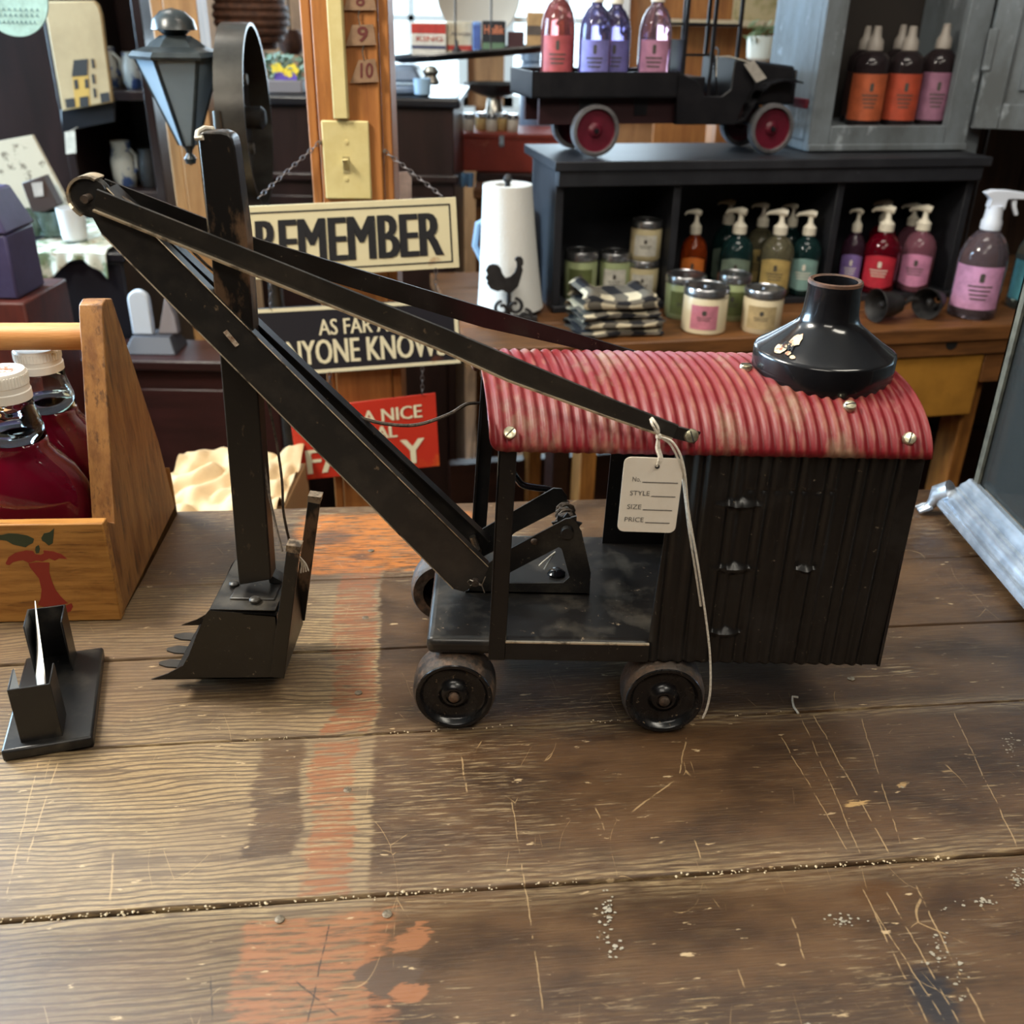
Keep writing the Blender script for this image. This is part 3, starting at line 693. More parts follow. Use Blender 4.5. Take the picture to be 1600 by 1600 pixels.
# boom: two channel beams
def beam(near):
    yT, yB = (0.647, 0.640) if near else (0.664, 0.688)
    a = UY(160,297,.64); b_ = UY(763,886,.64); c = UY(725,925,.64); d = UY(708,920,.64); e = UY(152,368,.64); g = UY(128,325,.64)
    pts = [a, b_, UY(757,905,.64), c, d, e, g]
    L_ = (b_-a).length; ax = (b_-a).normalized()
    def at(p):
        t = max(0, min(1, (Vector((p.x, 0, p.z))-Vector((a.x, 0, a.z))).dot(ax)/L_)); return Vector((p.x, yT+(yB-yT)*t, p.z))
    q = [at(p) for p in pts]
    m = MB(); m.prism(q, (0, 0.0012, 0))
    s_ = 1 if near else -1
    for i, j in ((0, 1), (4, 5)):
        p0, p1 = q[i], q[j]
        n_ = Vector((0, s_*0.009, 0)); dn = Vector((p1.z-p0.z, 0, -(p1.x-p0.x))).normalized()*0.0012
        lo = [p0, p0+dn, p0+dn+n_, p0+n_]; hi = [p1, p1+dn, p1+dn+n_, p1+n_]; m.hexa(lo, hi)
    o = m.build('boom_beam', M['black_bar'] if near else M['black'], toy)
    if near:
        k = MB(); p0, p1 = q[0], q[1]; k.tube([p0+Vector((0,-0.0002,0.0002)), p1+Vector((0,-0.0002,0.0002))], 0.00035, 5); k.build('worn_highlight_edge', M['edge'], o)
        k = MB(); p0, p1 = q[4], q[5]; k.tube([p0+Vector((0,-0.0002,0)), p1+Vector((0,-0.0002,0))], 0.0005, 5); k.build('worn_highlight_edge', M['edge'], o)
        k = MB(); s0 = UY(352,517,.6435); s1 = UY(371,540,.6435); k.bar(s0-Vector((0,.0005,0)), s1-Vector((0,.0005,0)), 0.001, 0.0030, up=(0.7,0,0.7)); k.build('slot', mat('slot_wear', (120,84,60), 0.6, c2=(235,225,205), ns=160), o)
        k = MB(); pp = UY(743,909,.6385)
        k.cyl(pp+Vector((0,-0.003,0)), pp+Vector((0,0.05,0)), 0.0028, n=14); ro = k.build('boom_pin', M['rust'], o)
        k = MB(); k.tube([pp+Vector((-0.006,-0.0022,0.001)), pp+Vector((-0.004,-0.0024,0.003)), pp+Vector((0,-0.0024,0.001)), pp+Vector((0.005,-0.0024,-0.001)), pp+Vector((0.0075,-0.0024,0.006))], 0.0005, 6)
        k.tube([pp+Vector((-0.006,-0.0022,0.001)), pp+Vector((-0.004,-0.0024,-0.002)), pp+Vector((0,-0.0024,0.0)), pp+Vector((0.005,-0.0024,-0.002)), pp+Vector((0.0070,-0.0024,-0.008))], 0.0005, 6); k.build('cotter_pin', M['steel'], o)
    return q
qn = beam(True); qf = beam(False)
# pulley and tip cheeks
pc = UY(140,308,.652)
T = Matrix.Translation((pc.x, 0.655, pc.z)) @ Matrix.Rotation(PI/2, 4, 'X')
m = MB(); m.lathe([(0.004,-0.004),(0.0125,-0.004),(0.0125,-0.003),(0.009,-0.0005),(0.009,0.0005),(0.0125,0.003),(0.0125,0.004),(0.004,0.004)], 32, T); m.build('boom_pulley', M['black_bar'], toy)
m = MB(); m.cyl((pc.x, 0.643, pc.z), (pc.x, 0.668, pc.z), 0.0026, n=12); m.build('pulley_pin', M['rust'], toy)
m = MB()
arc = [Vector((pc.x+0.0135*math.cos(R(t)), 0.6485, pc.z+0.0135*math.sin(R(t)))) for t in range(60, 250, 12)]
arc2 = [p+(Vector((pc.x, p.y, pc.z))-p)*0.12 for p in arc]
for i in range(len(arc)-1):
    m.add([arc[i], arc[i+1], arc2[i+1], arc2[i]]+[p+Vector((0,0.016,0)) for p in (arc[i], arc[i+1], arc2[i+1], arc2[i])], [(0,1,2,3),(7,6,5,4),(0,4,5,1),(1,5,6,2),(2,6,7,3),(3,7,4,0)])
m.build('pulley_guard', M['edge'], toy)
# tie bars
def tie(pts, label=None, mt=M['black_bar'], lip=True):
    fr = []
    for i, (p, w_) in enumerate(pts):
        d = (pts[min(i+1, len(pts)-1)][0]-pts[max(i-1, 0)][0]).normalized(); up = Vector((0,-0.12,1)); up = (up-d*up.dot(d)).normalized(); fr.append((p, w_, d.cross(up).normalized(), up))
    def sweep(sec, name, mat_, par):
        m = MB(); n = len(sec(0, fr[0]))
        vs = [q for i, f in enumerate(fr) for q in sec(i, f)]
        fs = [(i*n+k, i*n+(k+1) % n, (i+1)*n+(k+1) % n, (i+1)*n+k) for i in range(len(fr)-1) for k in range(n)]
        m.add(vs, fs+[tuple(range(n-1, -1, -1)), tuple(range(len(vs)-n, len(vs)))]); return m.build(name, mat_, par)
    o = sweep(lambda i, f: [f[0]+f[2]*x*0.001+f[3]*y*f[1]/2 for x, y in ((-1,-1),(1,-1),(1,1),(-1,1))], 'tie_bar', mt, toy)
    if lip: sweep(lambda i, f: [f[0]-f[3]*(f[1]/2+e)+f[2]*x for x, e in ((-0.0008,0.0001),(0.0034-0.0003*i,0.0001),(0.0034-0.0003*i,-0.0011),(-0.0008,-0.0011))], 'worn_highlight_edge', M['edge'], o)  # lip strip: worn edge with its highlight painted in by the bright colour
    return o
tie([(UY(150,312,.641), 0.0140), (UY(450,432,.632), 0.0150), (UY(700,533,.620), 0.0155), (UY(800,577,.612), 0.0170), (UY(960,640,.598), 0.0130), (UY(1055,675,.5925), 0.0105)])
p = UY(1055,675,.5925); p2 = UY(1090,684,.5935)
m = MB(); m.bar(p, p2, 0.0015, 0.0100, up=(0,-0.3,1)); m.build('tie_bar_tab', M['black_worn'], toy, bevel=0.0004)
ps = UY(1080,681,.592); screw(ps, (0,-1,0.35), 0.0047, 1.9)
tie([(UY(160,294,.668), 0.0130), (UY(400,388,.690), 0.0140), (UY(760,497,.725), 0.0150), (UY(880,527,.742), 0.0120), (UY(1010,562,.752), 0.0085)], mt=M['black'], lip=False)
# dipper stick
yS0, yS1 = 0.6485, 0.6655
def stp(px, py): return UY(px, py, yS0)
poly = [stp(373,915), stp(328,380), stp(309,212), stp(316,206), stp(345,206)]
for px, py in ((356,209), (363,217), (367,232)): poly.append(stp(px, py))
poly += [stp(385,370), stp(424,906)]
m = MB(); m.prism(poly, (0, yS1-yS0, 0)); stk = m.build('dipper_stick', M['black_worn'], toy, bevel=0.0012)
p = [stp(318,215)+Vector((0,-0.001,0)), stp(307,216)+Vector((0,0.0,0)), stp(306,207)+Vector((0,0.004,0.0)), stp(312,203)+Vector((0,0.010,0)), stp(322,206)+Vector((0,0.016,0))]
MB().tube(p, 0.0016, 7).build('cord_loop', M['string'], stk)
m = MB(); m.tube([stp(309,214)+Vector((0,-.0003,0)), stp(328,380)+Vector((0,-.0003,0))], 0.00045, 5); m.build('worn_highlight_edge', M['edge'], stk)
# bucket
yb0, yb1 = 0.6255, 0.702
def bpt(px, py): return UY(px, py, yb0)
prof = [(237,1061),(262,1053),(286,1040),(295,1024),(308,990),(320,962),(326,954),(429,962),(421,1057),(440,1060)]
side = [bpt(*p) for p in prof]
sd = [Vector((p.x, 0, p.z)) for p in side]
bk = MB()
near_poly = [bpt(*p) for p in ((236,1062),(262,1053),(286,1040),(295,1024),(308,990),(320,962),(326,954),(432,962),(443,1060))]
bk.prism(near_poly, (0, 0.0012, 0))
far_poly = [Vector((p.x, yb1, p.z)) for p in near_poly]
bk.prism(far_poly, (0, 0.0012, 0))
def strip(i, j, th=0.0012):
    a, b_ = near_poly[i], near_poly[j]; dn = Vector((b_.z-a.z, 0, -(b_.x-a.x))).normalized()*th
    bk.hexa([a, b_, b_+dn, a+dn], [Vector((q.x, yb1, q.z)) for q in (a, b_, b_+dn, a+dn)])
strip(6, 7); strip(7, 8)
a, b_ = bpt(268,1061.5), near_poly[8]
bk.hexa([a, b_, b_+Vector((0,0,.0012)), a+Vector((0,0,.0012))], [Vector((q.x, yb1, q.z)) for q in (a, b_, b_+Vector((0,0,.0012)), a+Vector((0,0,.0012)))])
bucket = bk.build('bucket', M['black'], toy)
MB().box(near_poly[6].x+0.001, near_poly[7].x-0.001, yb0+0.001, yb1-0.001, near_poly[6].z+0.0001, near_poly[6].z+0.0006).build('dusty_top', M['black_dusty'], bucket)
zb = a.z
for k in range(1, 4):
    yy = yb0+(yb1-yb0)*k/4; x0 = a.x; x1 = near_poly[0].x
    m = MB(); m.prism([(x0,yy-0.005,zb),(x1+0.008,yy-0.005,zb+0.0005),(x1+0.001,yy-0.002,zb+0.0005),(x1,yy,zb+0.0005),(x1+0.001,yy+0.002,zb+0.0005),(x1+0.008,yy+0.005,zb+0.0005),(x0,yy+0.005,zb)], (0,0,0.0014))
    m.build('tooth', M['black_bar'], bucket)
# top mounting plate and rivets
tz = near_poly[6].z; x0 = near_poly[6].x; x1 = near_poly[7].x
m = MB(); m.box(x0+0.012, x1-0.004, 0.640, 0.676, tz+0.0002, tz+0.0022); m.build('mounting_plate', M['black_dusty'], bucket, bevel=0.001)
for px, py in ((366,912), (398,937)):
    p = UZ(px, py, tz+0.003); MB().lathe([(0.0042,-0.001),(0.0042,0.0006),(0.003,0.0018),(0,0.0022)], 14, Matrix.Translation(p)).build('rivet', M['black_dusty'], bucket)
m = MB(); q0 = UZ(424,905,tz+0.003); m.hexa([q0+Vector((0,-.006,0)), q0+Vector((0.012,-.006,0)), q0+Vector((0.012,.006,0)), q0+Vector((0,.006,0))], [q0+Vector((-0.001,-.006,0.008)), q0+Vector((0,-.006,0.008)), q0+Vector((0,.006,0.008)), q0+Vector((-0.001,.006,0.008))]); m.build('stick_bracket', M['black_dusty'], bucket)
# bail straps and their bent tops
TIPM = mat('worn_tip', (150,132,110), 0.45, 0.4, c2=(66,56,46), ns=120, lo=0.45, hi=0.6)
def strap(y0, y1, pts, cap):
    m = MB(); m.prism([UY(px, py, y0) for px, py in pts], (0, y1-y0, 0)); o = m.build('bail_strap', M['black_worn'], bucket, bevel=0.0006)
    m = MB(); m.prism([UY(px, py, y0-0.0005) for px, py in cap], (0, 0.010, 0)); m.build('bent_tip', TIPM, o)
    return o
strap(0.6225, 0.6250, [(421,1058),(444,1061),(468,866),(447,862)], [(446,862),(468,866),(470,855),(447,852)])
def fmap(px, py):                       # far strap: same strap at the far cheek
    q = UY(px, py, 0.6225); return pxl((q.x, yb1+0.002, q.z))
def pxl(p):
    v = Vector(p)-CAM; return (800+FPX*v.dot(_r)/v.dot(_f), 800-FPX*v.dot(_u)/v.dot(_f))
strap(yb1+0.002, yb1+0.0045, [fmap(*q) for q in ((421,1058),(444,1061),(468,866),(447,862))], [fmap(*q) for q in ((446,862),(468,866),(470,855),(447,852))])
# cords
def cord(name, pts, r=0.0011, mt=None, n=6, par=toy):
    # smooth catmull-rom through pts
    P_ = [Vector(p) for p in pts]; out = []
    for i in range(len(P_)-1):
        p0 = P_[max(i-1,0)]; p1 = P_[i]; p2 = P_[i+1]; p3 = P_[min(i+2,len(P_)-1)]
        for k in range(8):
            t = k/8; out.append(0.5*((2*p1)+(-p0+p2)*t+(2*p0-5*p1+4*p2-p3)*t*t+(-p0+3*p1-3*p2+p3)*t**3))
    out.append(P_[-1])
    return MB().tube(out, r, n).build(name, mt or M['rope'], par)
yc = 0.657
cord('hoist_cord', [UY(392,455,yc), UY(404,560,yc), UY(428,670,yc), UY(440,745,yc), UY(443,800,.665), UY(452,845,.68)], 0.0011)
cord('hoist_cord', [UY(398,600,yc), UY(412,720,.655), UY(424,790,.645), UY(441,862,.627)], 0.0011)
cord('hoist_cord', [UY(176,300,.656), UY(260,352,.656), UY(330,420,.657), UY(392,455,yc)], 0.0010)
cord('hoist_cord', [UY(560,652,.676), UY(600,662,.682), UY(650,664,.69), UY(700,648,.70), UY(728,632,.715), UY(748,630,.74)], 0.0014)
cord('hoist_cord', [UY(385,410,.668), UY(398,460,.668), UY(397,520,.668)], 0.0012)
for k in range(4):
    cord('cord_fray', [UY(466,868,.63), UY(471+k*2,880,.632), UY(470+k*4,895-k,.634)], 0.0006, M['string'], 5)
# winch frame
yw = 0.6655
outer = [(727,931),(921,931),(923,894),(909,833),(901,816),(893,810),(884,811),(797,858),(750,890)]
inner = [(790,912),(880,911),(890,902),(886,888),(879,862),(877,857),(873,855),(800,893),(778,907)]
o3 = [UY(*q, yw) for q in outer]; i3 = [UY(*q, yw) for q in inner]
m = MB(); m.frame(o3, i3, (0, 0.0016, 0))
zf = o3[0].z
m.hexa([(o3[0].x, yw, 0.0785), (o3[1].x, yw, 0.0785), (o3[1].x, yw+0.012, 0.0785), (o3[0].x, yw+0.012, 0.0785)], [(o3[0].x, yw, 0.0800), (o3[1].x, yw, 0.0800), (o3[1].x, yw+0.012, 0.0800), (o3[0].x, yw+0.012, 0.0800)])
wf = m.build('winch_bracket', M['black_dusty'], toy)
yv = 0.709
outer = [(722,845),(865,763),(878,764),(886,775),(886,790),(805,832),(770,862),(735,880)]
m = MB(); m.prism([UY(*q, yv) for q in outer], (0, 0.0016, 0)); m.prism([UY(*q, yv) for q in ((870,790),(886,788),(905,866),(888,866))], (0, 0.0016, 0)); m.build('winch_bracket', M['black_bar'], toy)
pA = UY(886,832,yw-0.002); 
m = MB(); m.cyl((pA.x, yw-0.004, pA.z), (pA.x, yv+0.004, pA.z), 0.0042, n=18); m.build('winch_shaft', M['steel'], toy)
m = MB()
pts_ = [Vector((pA.x+(0.0062+0.0012*math.sin(i*0.7))*math.cos(i*0.55), 0.679+0.020*(0.5-0.5*math.cos(i*0.075)), pA.z+(0.0062+0.0012*math.sin(i*0.7))*math.sin(i*0.55))) for i in range(84)]
m.tube(pts_, 0.0013, 6); m.build('cord_coil', M['rope'], toy)
m = MB(); vs = []; n = 10
ring = []
for i in range(2*n):
    rr = 0.0125 if i % 2 else 0.0090; t = PI*i/n; ring.append(Vector((pA.x+rr*math.cos(t), yw+0.006, pA.z+rr*math.sin(t))))
m.prism(ring, (0, 0.0018, 0)); m.build('ratchet_wheel', M['black_bar'], toy)
m = MB(); m.cyl((pA.x, yw-0.0045, pA.z), (pA.x, yw, pA.z), 0.0046, 0.0052, 16); m.build('shaft_cap', M['black_bar'], toy)
p = UY(835,846,yw-0.0005); MB().lathe([(0.0028,0),(0.0028,0.0006),(0.002,0.0014),(0,0.0016)], 14, Matrix.Translation(p) @ Matrix.Rotation(PI/2, 4, 'X')).build('rivet', M['rust'], toy)
p = UZ(869,897,0.0785); MB().lathe([(0.0075,0),(0.0075,0.002),(0.0045,0.0045),(0,0.0055)], 18, Matrix.Translation(p)).build('platform_bolt', M['black_gloss'], toy)
yk = 0.722
cord('crank_handle', [UY(880,795,yk-.01), UY(872,775,yk), UY(858,765,yk), UY(838,762,yk), UY(818,758,yk), UY(808,748,yk), UY(800,735,yk)], 0.0028, M['black_gloss'], 10)
MB().tube([UY(738,838,.685), UY(745,858,.685), UY(742,868,.68)], 0.0028, 8).build('spacer_rod', M['steel'], toy)
cord('cord_fray', [UY(868,862,.690), UY(852,875,.688), UY(842,884,.686)], 0.0006, M['string'])
cord('cord_fray', [UY(868,862,.690), UY(856,880,.688), UY(850,890,.686)], 0.0006, M['string'])

# ================================================================== price tag tied to the tie bar
yt = 0.5835
pt = thing('price_tag', 'white card price tag on string tied to the red-roofed toy', 'price tag', (0.09, yt, 0.18))
A_ = UY(976,714,yt); Bq = UY(1070,717,yt); Dq = UY(964,830,yt)
tax = Bq-A_; tay = Dq-A_
def tg(u, v, e=0.0): return A_+tax*u+tay*v+Vector((0,-e,0))
def rounded(r, n=5):
    pts = []; W = tax.length; Hh = tay.length
    for cx, cy, a0 in ((1,0,-90),(1,1,0),(0,1,90),(0,0,180)):
        for i in range(n+1):
            t = R(a0+90*i/n); u = cx+((-1 if cx else 1)*r+r*math.cos(t))/W; v = cy+((-1 if cy else 1)*r+r*math.sin(t))/Hh
            pts.append((u, v))
    return pts
m = MB(); m.prism([tg(*q) for q in rounded(0.0045)], (0, 0.0006, 0)); card = m.build('card', M['card'], pt)
ho = UY(1027,729,yt-0.0002)
m = MB(); m.cyl(ho+Vector((0,-0.0003,0)), ho+Vector((0,0.0003,0)), 0.0016, n=16); m.build('punched_hole', M['inkblack'], card)
tm = MB()
for txt, v, uL, uR, uE in (('No.', 0.315, 0.17, 0.31, 0.94), ('STYLE', 0.50, 0.155, 0.485, 0.925), ('SIZE', 0.685, 0.13, 0.37, 0.90), ('PRICE', 0.860, 0.11, 0.435, 0.885)):
    hgt = 0.062
    text_quad(tm, txt, tg(uL, v, 0.0002), tax*(uR-uL), -tay*hgt, 0.0)
    a = tg(uR+0.03, v, 0.0002); e = tg(uE, v, 0.0002); tm.add([a, e, e+tay*0.012, a+tay*0.012], [(0,1,2,3)])
tm.build('printed_lines', M['ink'], card)
def st(pts, r=0.00085): return cord('string', pts, r, M['string'], 6, pt)
kn = UY(1029,682,.5875)
st([UY(1015,648,.607), UY(1018,660,.5875), UY(1024,672,.586), kn])
st([UY(1015,648,.607), UY(1020,655,.5905), UY(1028,668,.587), kn])
st([kn, UY(1026,700,.5855), UY(1030,715,.5825), UY(1026,729,.5825)])
st([kn, UY(1030,700,.5865), UY(1034,716,.584), UY(1030,727,.5845)])
MB().lathe([(0,-0.0022),(0.0018,-0.0012),(0.0021,0),(0.0017,0.0014),(0,0.0022)], 10, Matrix.Translation(kn)).build('knot', M['string'], pt)
st([kn, UY(1048,695,.585), UY(1064,730,.584), UY(1070,770,.586), UY(1077,830,.588), UY(1088,900,.589), UY(1095,947,.590)])
st([kn, UY(1052,692,.584), UY(1068,728,.583), UY(1076,800,.585), UY(1090,880,.587), UY(1102,960,.588), UY(1109,1020,.587), UY(1110,1075,.586), UY(1105,1105,.587), UY(1098,1122,.588)])

# ================================================================== apple caddy with syrup bottles
OAK = wood('honey_pine', (176,124,62), (134,86,38), st=(3,34,34), ns=3.2, lo=0.44, hi=0.64, c3=(98,62,30), ns3=6, lo3=0.56, hi3=0.68, rough=0.42)
OAKV = wood('honey_pine_upright', (152,106,58), (120,78,42), st=(22,22,4), ns=3.2, lo=0.42, hi=0.62, c3=(92,62,38), ns3=7, lo3=0.54, hi3=0.66, rough=0.45)
OAKE = wood('end_grain_pine', (170,120,62), (118,80,46), st=(16,16,5), ns=3, c3=(88,60,40), ns3=7, lo3=0.50, hi3=0.66, rough=0.55)
c0 = UZ(190,970,0); CYAW = R(4.0)
cdy = thing('wooden_caddy', 'honey pine handled caddy stencilled with an apple core', 'caddy', (c0.x, c0.y, 0.0006), CYAW)
def CL(p): return MW[cdy.name].inverted() @ Vector(p)
fh = CL(UY(178,815,c0.y+0.004)).z
# end panel traced in its own plane (local x = const)
xo = -0.0012; th = 0.020
org = MW[cdy.name] @ Vector((xo, 0, 0)); nrm = RB.to_3x3() @ Vector((1,0,0)); nrm = Matrix.Rotation(CYAW, 3, 'Z') @ Vector((1,0,0))
def cp(px, py): q = CL(UP(px, py, org, nrm)); return Vector((xo, q.y, q.z))
top_f = cp(158,482); bot_f = cp(180,818); top_b = cp(175,466); mid_b = cp(248,690); low_b = cp(276,800); 
bw = low_b.y
pan = [Vector((xo,0.010,0.0)), Vector((xo,0.010,fh-0.002)), bot_f, top_f+Vector((0,0.001,-0.006)), top_f+Vector((0,0.005,0.002)), (top_f+top_b)/2+Vector((0,0,0.004)), top_b, mid_b, low_b, Vector((xo,bw+0.003,fh*0.55)), Vector((xo,bw+0.003,0))]
for sx in (0, 1):
    off = -th if sx == 0 else th
    base = [p+Vector((0 if sx == 0 else -0.225, 0, 0)) for p in pan]
    m = MB(); m.prism(base, (off, 0, 0)); m.build('end_panel', OAKV if sx == 0 else OAKV, cdy, bevel=0.003, seg=3, local=True)
m = MB(); m.box(-0.25, 0.0, 0, 0.0115, 0, fh); fb = m.build('front_board', OAK, cdy, bevel=0.0012, local=True)
m = MB(); m.box(-0.225, -0.0215, bw-0.010, bw+0.002, 0, fh); m.build('back_board', OAK, cdy, bevel=0.0012, local=True)
m = MB(); m.box(-0.222, -0.0215, 0.0118, bw-0.010, 0.0, 0.010); m.build('bottom_board', OAK, cdy, local=True)
hz = cp(122,525)
hy = (top_f.y+top_b.y)/2+0.012
hzz = CL(UY(60,525,(MW[cdy.name] @ Vector((-0.05,hy,0))).y)).z
m = MB(); m.cyl((-0.215,hy,hzz),(-0.028,hy,hzz),0.0120,n=24); m.build('handle_dowel', wood('birch_dowel', (206,150,92), (184,126,70), st=(3,30,30), ns=3), cdy, local=True)
# stencilled apple core on the front board
GRN = mat('stencil_green', (52,60,40), 0.6); REDP = mat('stencil_red', (140,46,34), 0.6)
def sp(px, py): q = CL(UP(px, py, MW[cdy.name] @ Vector((0,0,0)), Matrix.Rotation(CYAW, 3, 'Z') @ Vector((0,1,0)))); return Vector((q.x, -0.0004, q.z))
def stencil(name, pts, mt):
    m = MB(); q = [sp(*p) for p in pts]; m.prism(q, (0, 0.0006, 0)); return m.build(name, mt, fb, local=True)
def Zc(x, y): return (x*300/873, 450+y*550/1600)
stencil('stencil_leaf', [Zc(*p) for p in ((-30,1125),(10,1122),(40,1115),(80,1117),(125,1125),(155,1140),(150,1158),(130,1168),(118,1178),(90,1172),(60,1165),(30,1148),(-30,1140))], GRN)
stencil('stencil_leaf', [Zc(*p) for p in ((188,1135),(200,1115),(225,1110),(246,1092),(244,1125),(240,1160),(222,1170),(205,1155),(192,1148))], GRN)
stencil('stencil_stem', [Zc(*p) for p in ((163,1175),(176,1168),(182,1185),(178,1203),(165,1205),(160,1190))], GRN)
stencil('stencil_apple_top', [Zc(*p) for p in ((26,1250),(40,1222),(70,1203),(120,1192),(150,1195),(160,1210),(185,1213),(200,1205),(198,1192),(240,1197),(280,1210),(305,1230),(270,1228),(250,1238),(225,1228),(195,1242),(165,1238),(130,1248),(105,1236),(80,1240),(60,1245),(45,1258),(32,1257))], REDP)
stencil('stencil_apple_core', [Zc(*p) for p in ((130,1250),(175,1246),(225,1248),(224,1290),(236,1330),(252,1370),(275,1400),(300,1425),(310,1432),(270,1440),(230,1452),(200,1448),(172,1440),(185,1412),(190,1370),(178,1320),(150,1285),(138,1270))], REDP)
stencil('stencil_apple_base', [Zc(*p) for p in ((140,1452),(165,1460),(200,1462),(245,1462),(280,1450),(305,1440),(325,1432),(332,1448),(322,1468),(295,1477),(270,1470),(235,1475),(190,1470),(155,1466))], REDP)

SYR = mat('syrup', (112,10,36), 0.04, trans=0.3, ior=1.40, c2=(92,6,26), ns=4, coat=0.6)
CLR = mat('clear_glass', (245,250,250), 0.02, trans=1.0, ior=1.30)
CAPM = mat('white_cap', (236,230,220), 0.45)
def syrup(px, pcapb, wcap, pcapt, yb, label, print_=False):
    q = UY(px, pcapb, yb); rc_ = wcap/2*depth(q)/FPX; zb_ = q.z; zt_ = UY(px, pcapt, yb).z
    t = thing('syrup_bottle', label, 'bottle', (q.x, yb, 0.011), 0, 'syrup bottles in the caddy')
    H = zb_-0.011
    R1 = 0.036
    T0 = Matrix()
    def oval(prof, n=44):
        vs = []
        for r, z, sx in prof:
            for i in range(n): vs.append((r*sx*math.cos(2*PI*i/n), r*math.sin(2*PI*i/n), z))
        fs = [(j*n+i, j*n+(i+1) % n, (j+1)*n+(i+1) % n, (j+1)*n+i) for j in range(len(prof)-1) for i in range(n)]
        return vs, fs, n
    body = [(R1-0.004,0.0,1.5),(R1,0.004,1.55),(R1,H*0.46,1.58),(R1-0.001,H*0.54,1.52),(R1*0.90,H*0.63,1.36),(R1*0.76,H*0.70,1.16),(R1*0.68,H*0.745,1.04),(R1*0.70,H*0.765,1.02),(R1*0.67,H*0.785,1.0),(rc_*1.18,H*0.85,1.0),(rc_*0.98,H*0.94,1.0),(rc_*0.92,H+0.004,1.0)]
    liq = [q_ for q_ in body if q_[1] < H*0.80]
    vs, fs, n = oval([(liq[-1][0], liq[-1][1]+0.0004, 1.0)]+body[len(liq):]); m = MB(); m.add(vs, fs, True); m.build('glass_neck', CLR, t, local=True, angle=70, solid=0.0015)
    vs, fs, n = oval(liq); m = MB(); m.add(vs, fs, True); m.add(vs[:n], [tuple(range(n-1, -1, -1))]); m.add(vs[-n:], [tuple(range(n))]); m.build('filled_body', SYR, t, local=True, angle=70)
    m = MB()
    zc = H; hc = zt_-zb_
    m.lathe([(rc_*0.98,zc-0.003),(rc_*1.04,zc-0.003),(rc_*1.04,zc+hc*0.20),(rc_,zc+hc*0.24),(rc_,zc+hc*0.44),(rc_*1.02,zc+hc*0.46),(rc_*0.99,zc+hc*0.9),(rc_*0.93,zc+hc),(0,zc+hc)], 36, T0)
    cap = m.build('cap', CAPM, t, local=True)
    k = MB()
    for i in range(48):
        a = 2*PI*i/48; k.box(rc_*0.985, rc_*1.03, -0.0004, 0.0004, zc+hc*0.48, zc+hc*0.88, T=Matrix.Rotation(a, 4, 'Z'))
    k.build('cap_ridges', CAPM, cap, local=True)
    if print_:
        k = MB(); k.lathe([(0.0,0.0),(rc_*0.55,0.0)], 14, Matrix.Translation((0.001,0,zc+hc+0.0004)), caps=False); k.build('cap_print', mat('orange_print', (188,82,44), 0.6, c2=(236,230,220), ns=220, lo=0.5, hi=0.56), cap, local=True)
    m = MB(); m.tube([Vector((-R1*0.6,0,H*0.76)), Vector((-R1*1.2,0,H*0.75)), Vector((-R1*1.45,0,H*0.66)), Vector((-R1*1.35,0,H*0.56))], 0.005, 8); m.build('finger_loop', CLR, t, local=True)
    return t
syrup(10, 617, 72, 578, 0.787, 'front syrup bottle of dark red syrup with printed white cap in pine caddy', True)
syrup(62, 572, 68, 543, 0.861, 'rear syrup bottle of dark red syrup with plain white cap in pine caddy')

# ================================================================== black card holder with a card
h0 = UZ(5,1192,0); h1 = UZ(148,1168,0); hyaw = math.atan2(h1.y-h0.y, h1.x-h0.x)
hb = thing('card_holder', 'black two-pocket business card holder on a flat base at the counter edge', 'card holder', (h0.x, h0.y, 0), hyaw)
BLKP = mat('black_lacquer', (24,23,24), 0.35, c2=(58,54,48), ns=40, lo=0.52, hi=0.75, c3=(120,112,100), ns3=240, lo3=0.72, hi3=0.76)
hw = (h1-h0).length; far = UZ(146,1012,0.010); I_ = MW[hb.name].inverted(); fd = (I_ @ far).y
m = MB(); m.hexa([(0,0,0),(hw,0,0),(hw,fd,0),(0.002,fd,0)], [(0,0,0.010),(hw,0,0.010),(hw,fd,0.010),(0.002,fd,0.010)]); m.build('base', BLKP, hb, bevel=0.002, local=True)
def hp(px, py, ylocal):
    o = MW[hb.name] @ Vector((0, ylocal, 0)); n_ = Matrix.Rotation(hyaw, 3, 'Z') @ Vector((0,1,0)); return MW[hb.name].inverted() @ UP(px, py, o, n_)
ya = (I_ @ UZ(62,1155,0.010)).y
A0, A1, A2, A3 = hp(33,1157,ya), hp(98,1143,ya), hp(77,1066,ya), hp(10,1080,ya)
x0 = (A0.x+A3.x)/2; x1 = (A1.x+A2.x)/2; zt_ = (A2.z+A3.z)/2
def pocket(y0, dr):
    t = 0.0014; d = 0.026
    m = MB(); m.box(x0, x1, y0-t/2, y0+t/2, 0.0095, zt_); m.box(x0, x0+t, min(y0, y0+dr*d), max(y0, y0+dr*d), 0.0095, zt_); m.box(x1-t, x1, min(y0, y0+dr*d), max(y0, y0+dr*d), 0.0095, zt_)
    m.build('pocket', BLKP, hb, bevel=0.0004, seg=1, local=True)
pocket(ya, 1)
yz = (I_ @ UZ(70,1046,0.010)).y
yf = yz+0.018
pocket(yf, -1)
bcw = thing('business_card', 'single white business card standing in the black card holder', 'card', tuple(MW[hb.name] @ Vector((x1-0.0135, ya+0.002, 0.0105))), hyaw+R(10))
m = MB(); L_ = yf-ya-0.004; Hc = (hp(78,938,yf-0.004)).z-0.0105
def cfn(u, v): return (0.0012*math.sin(v*PI)+0.20*v*max(0.045, Hc), u*L_, v*max(0.045, Hc))
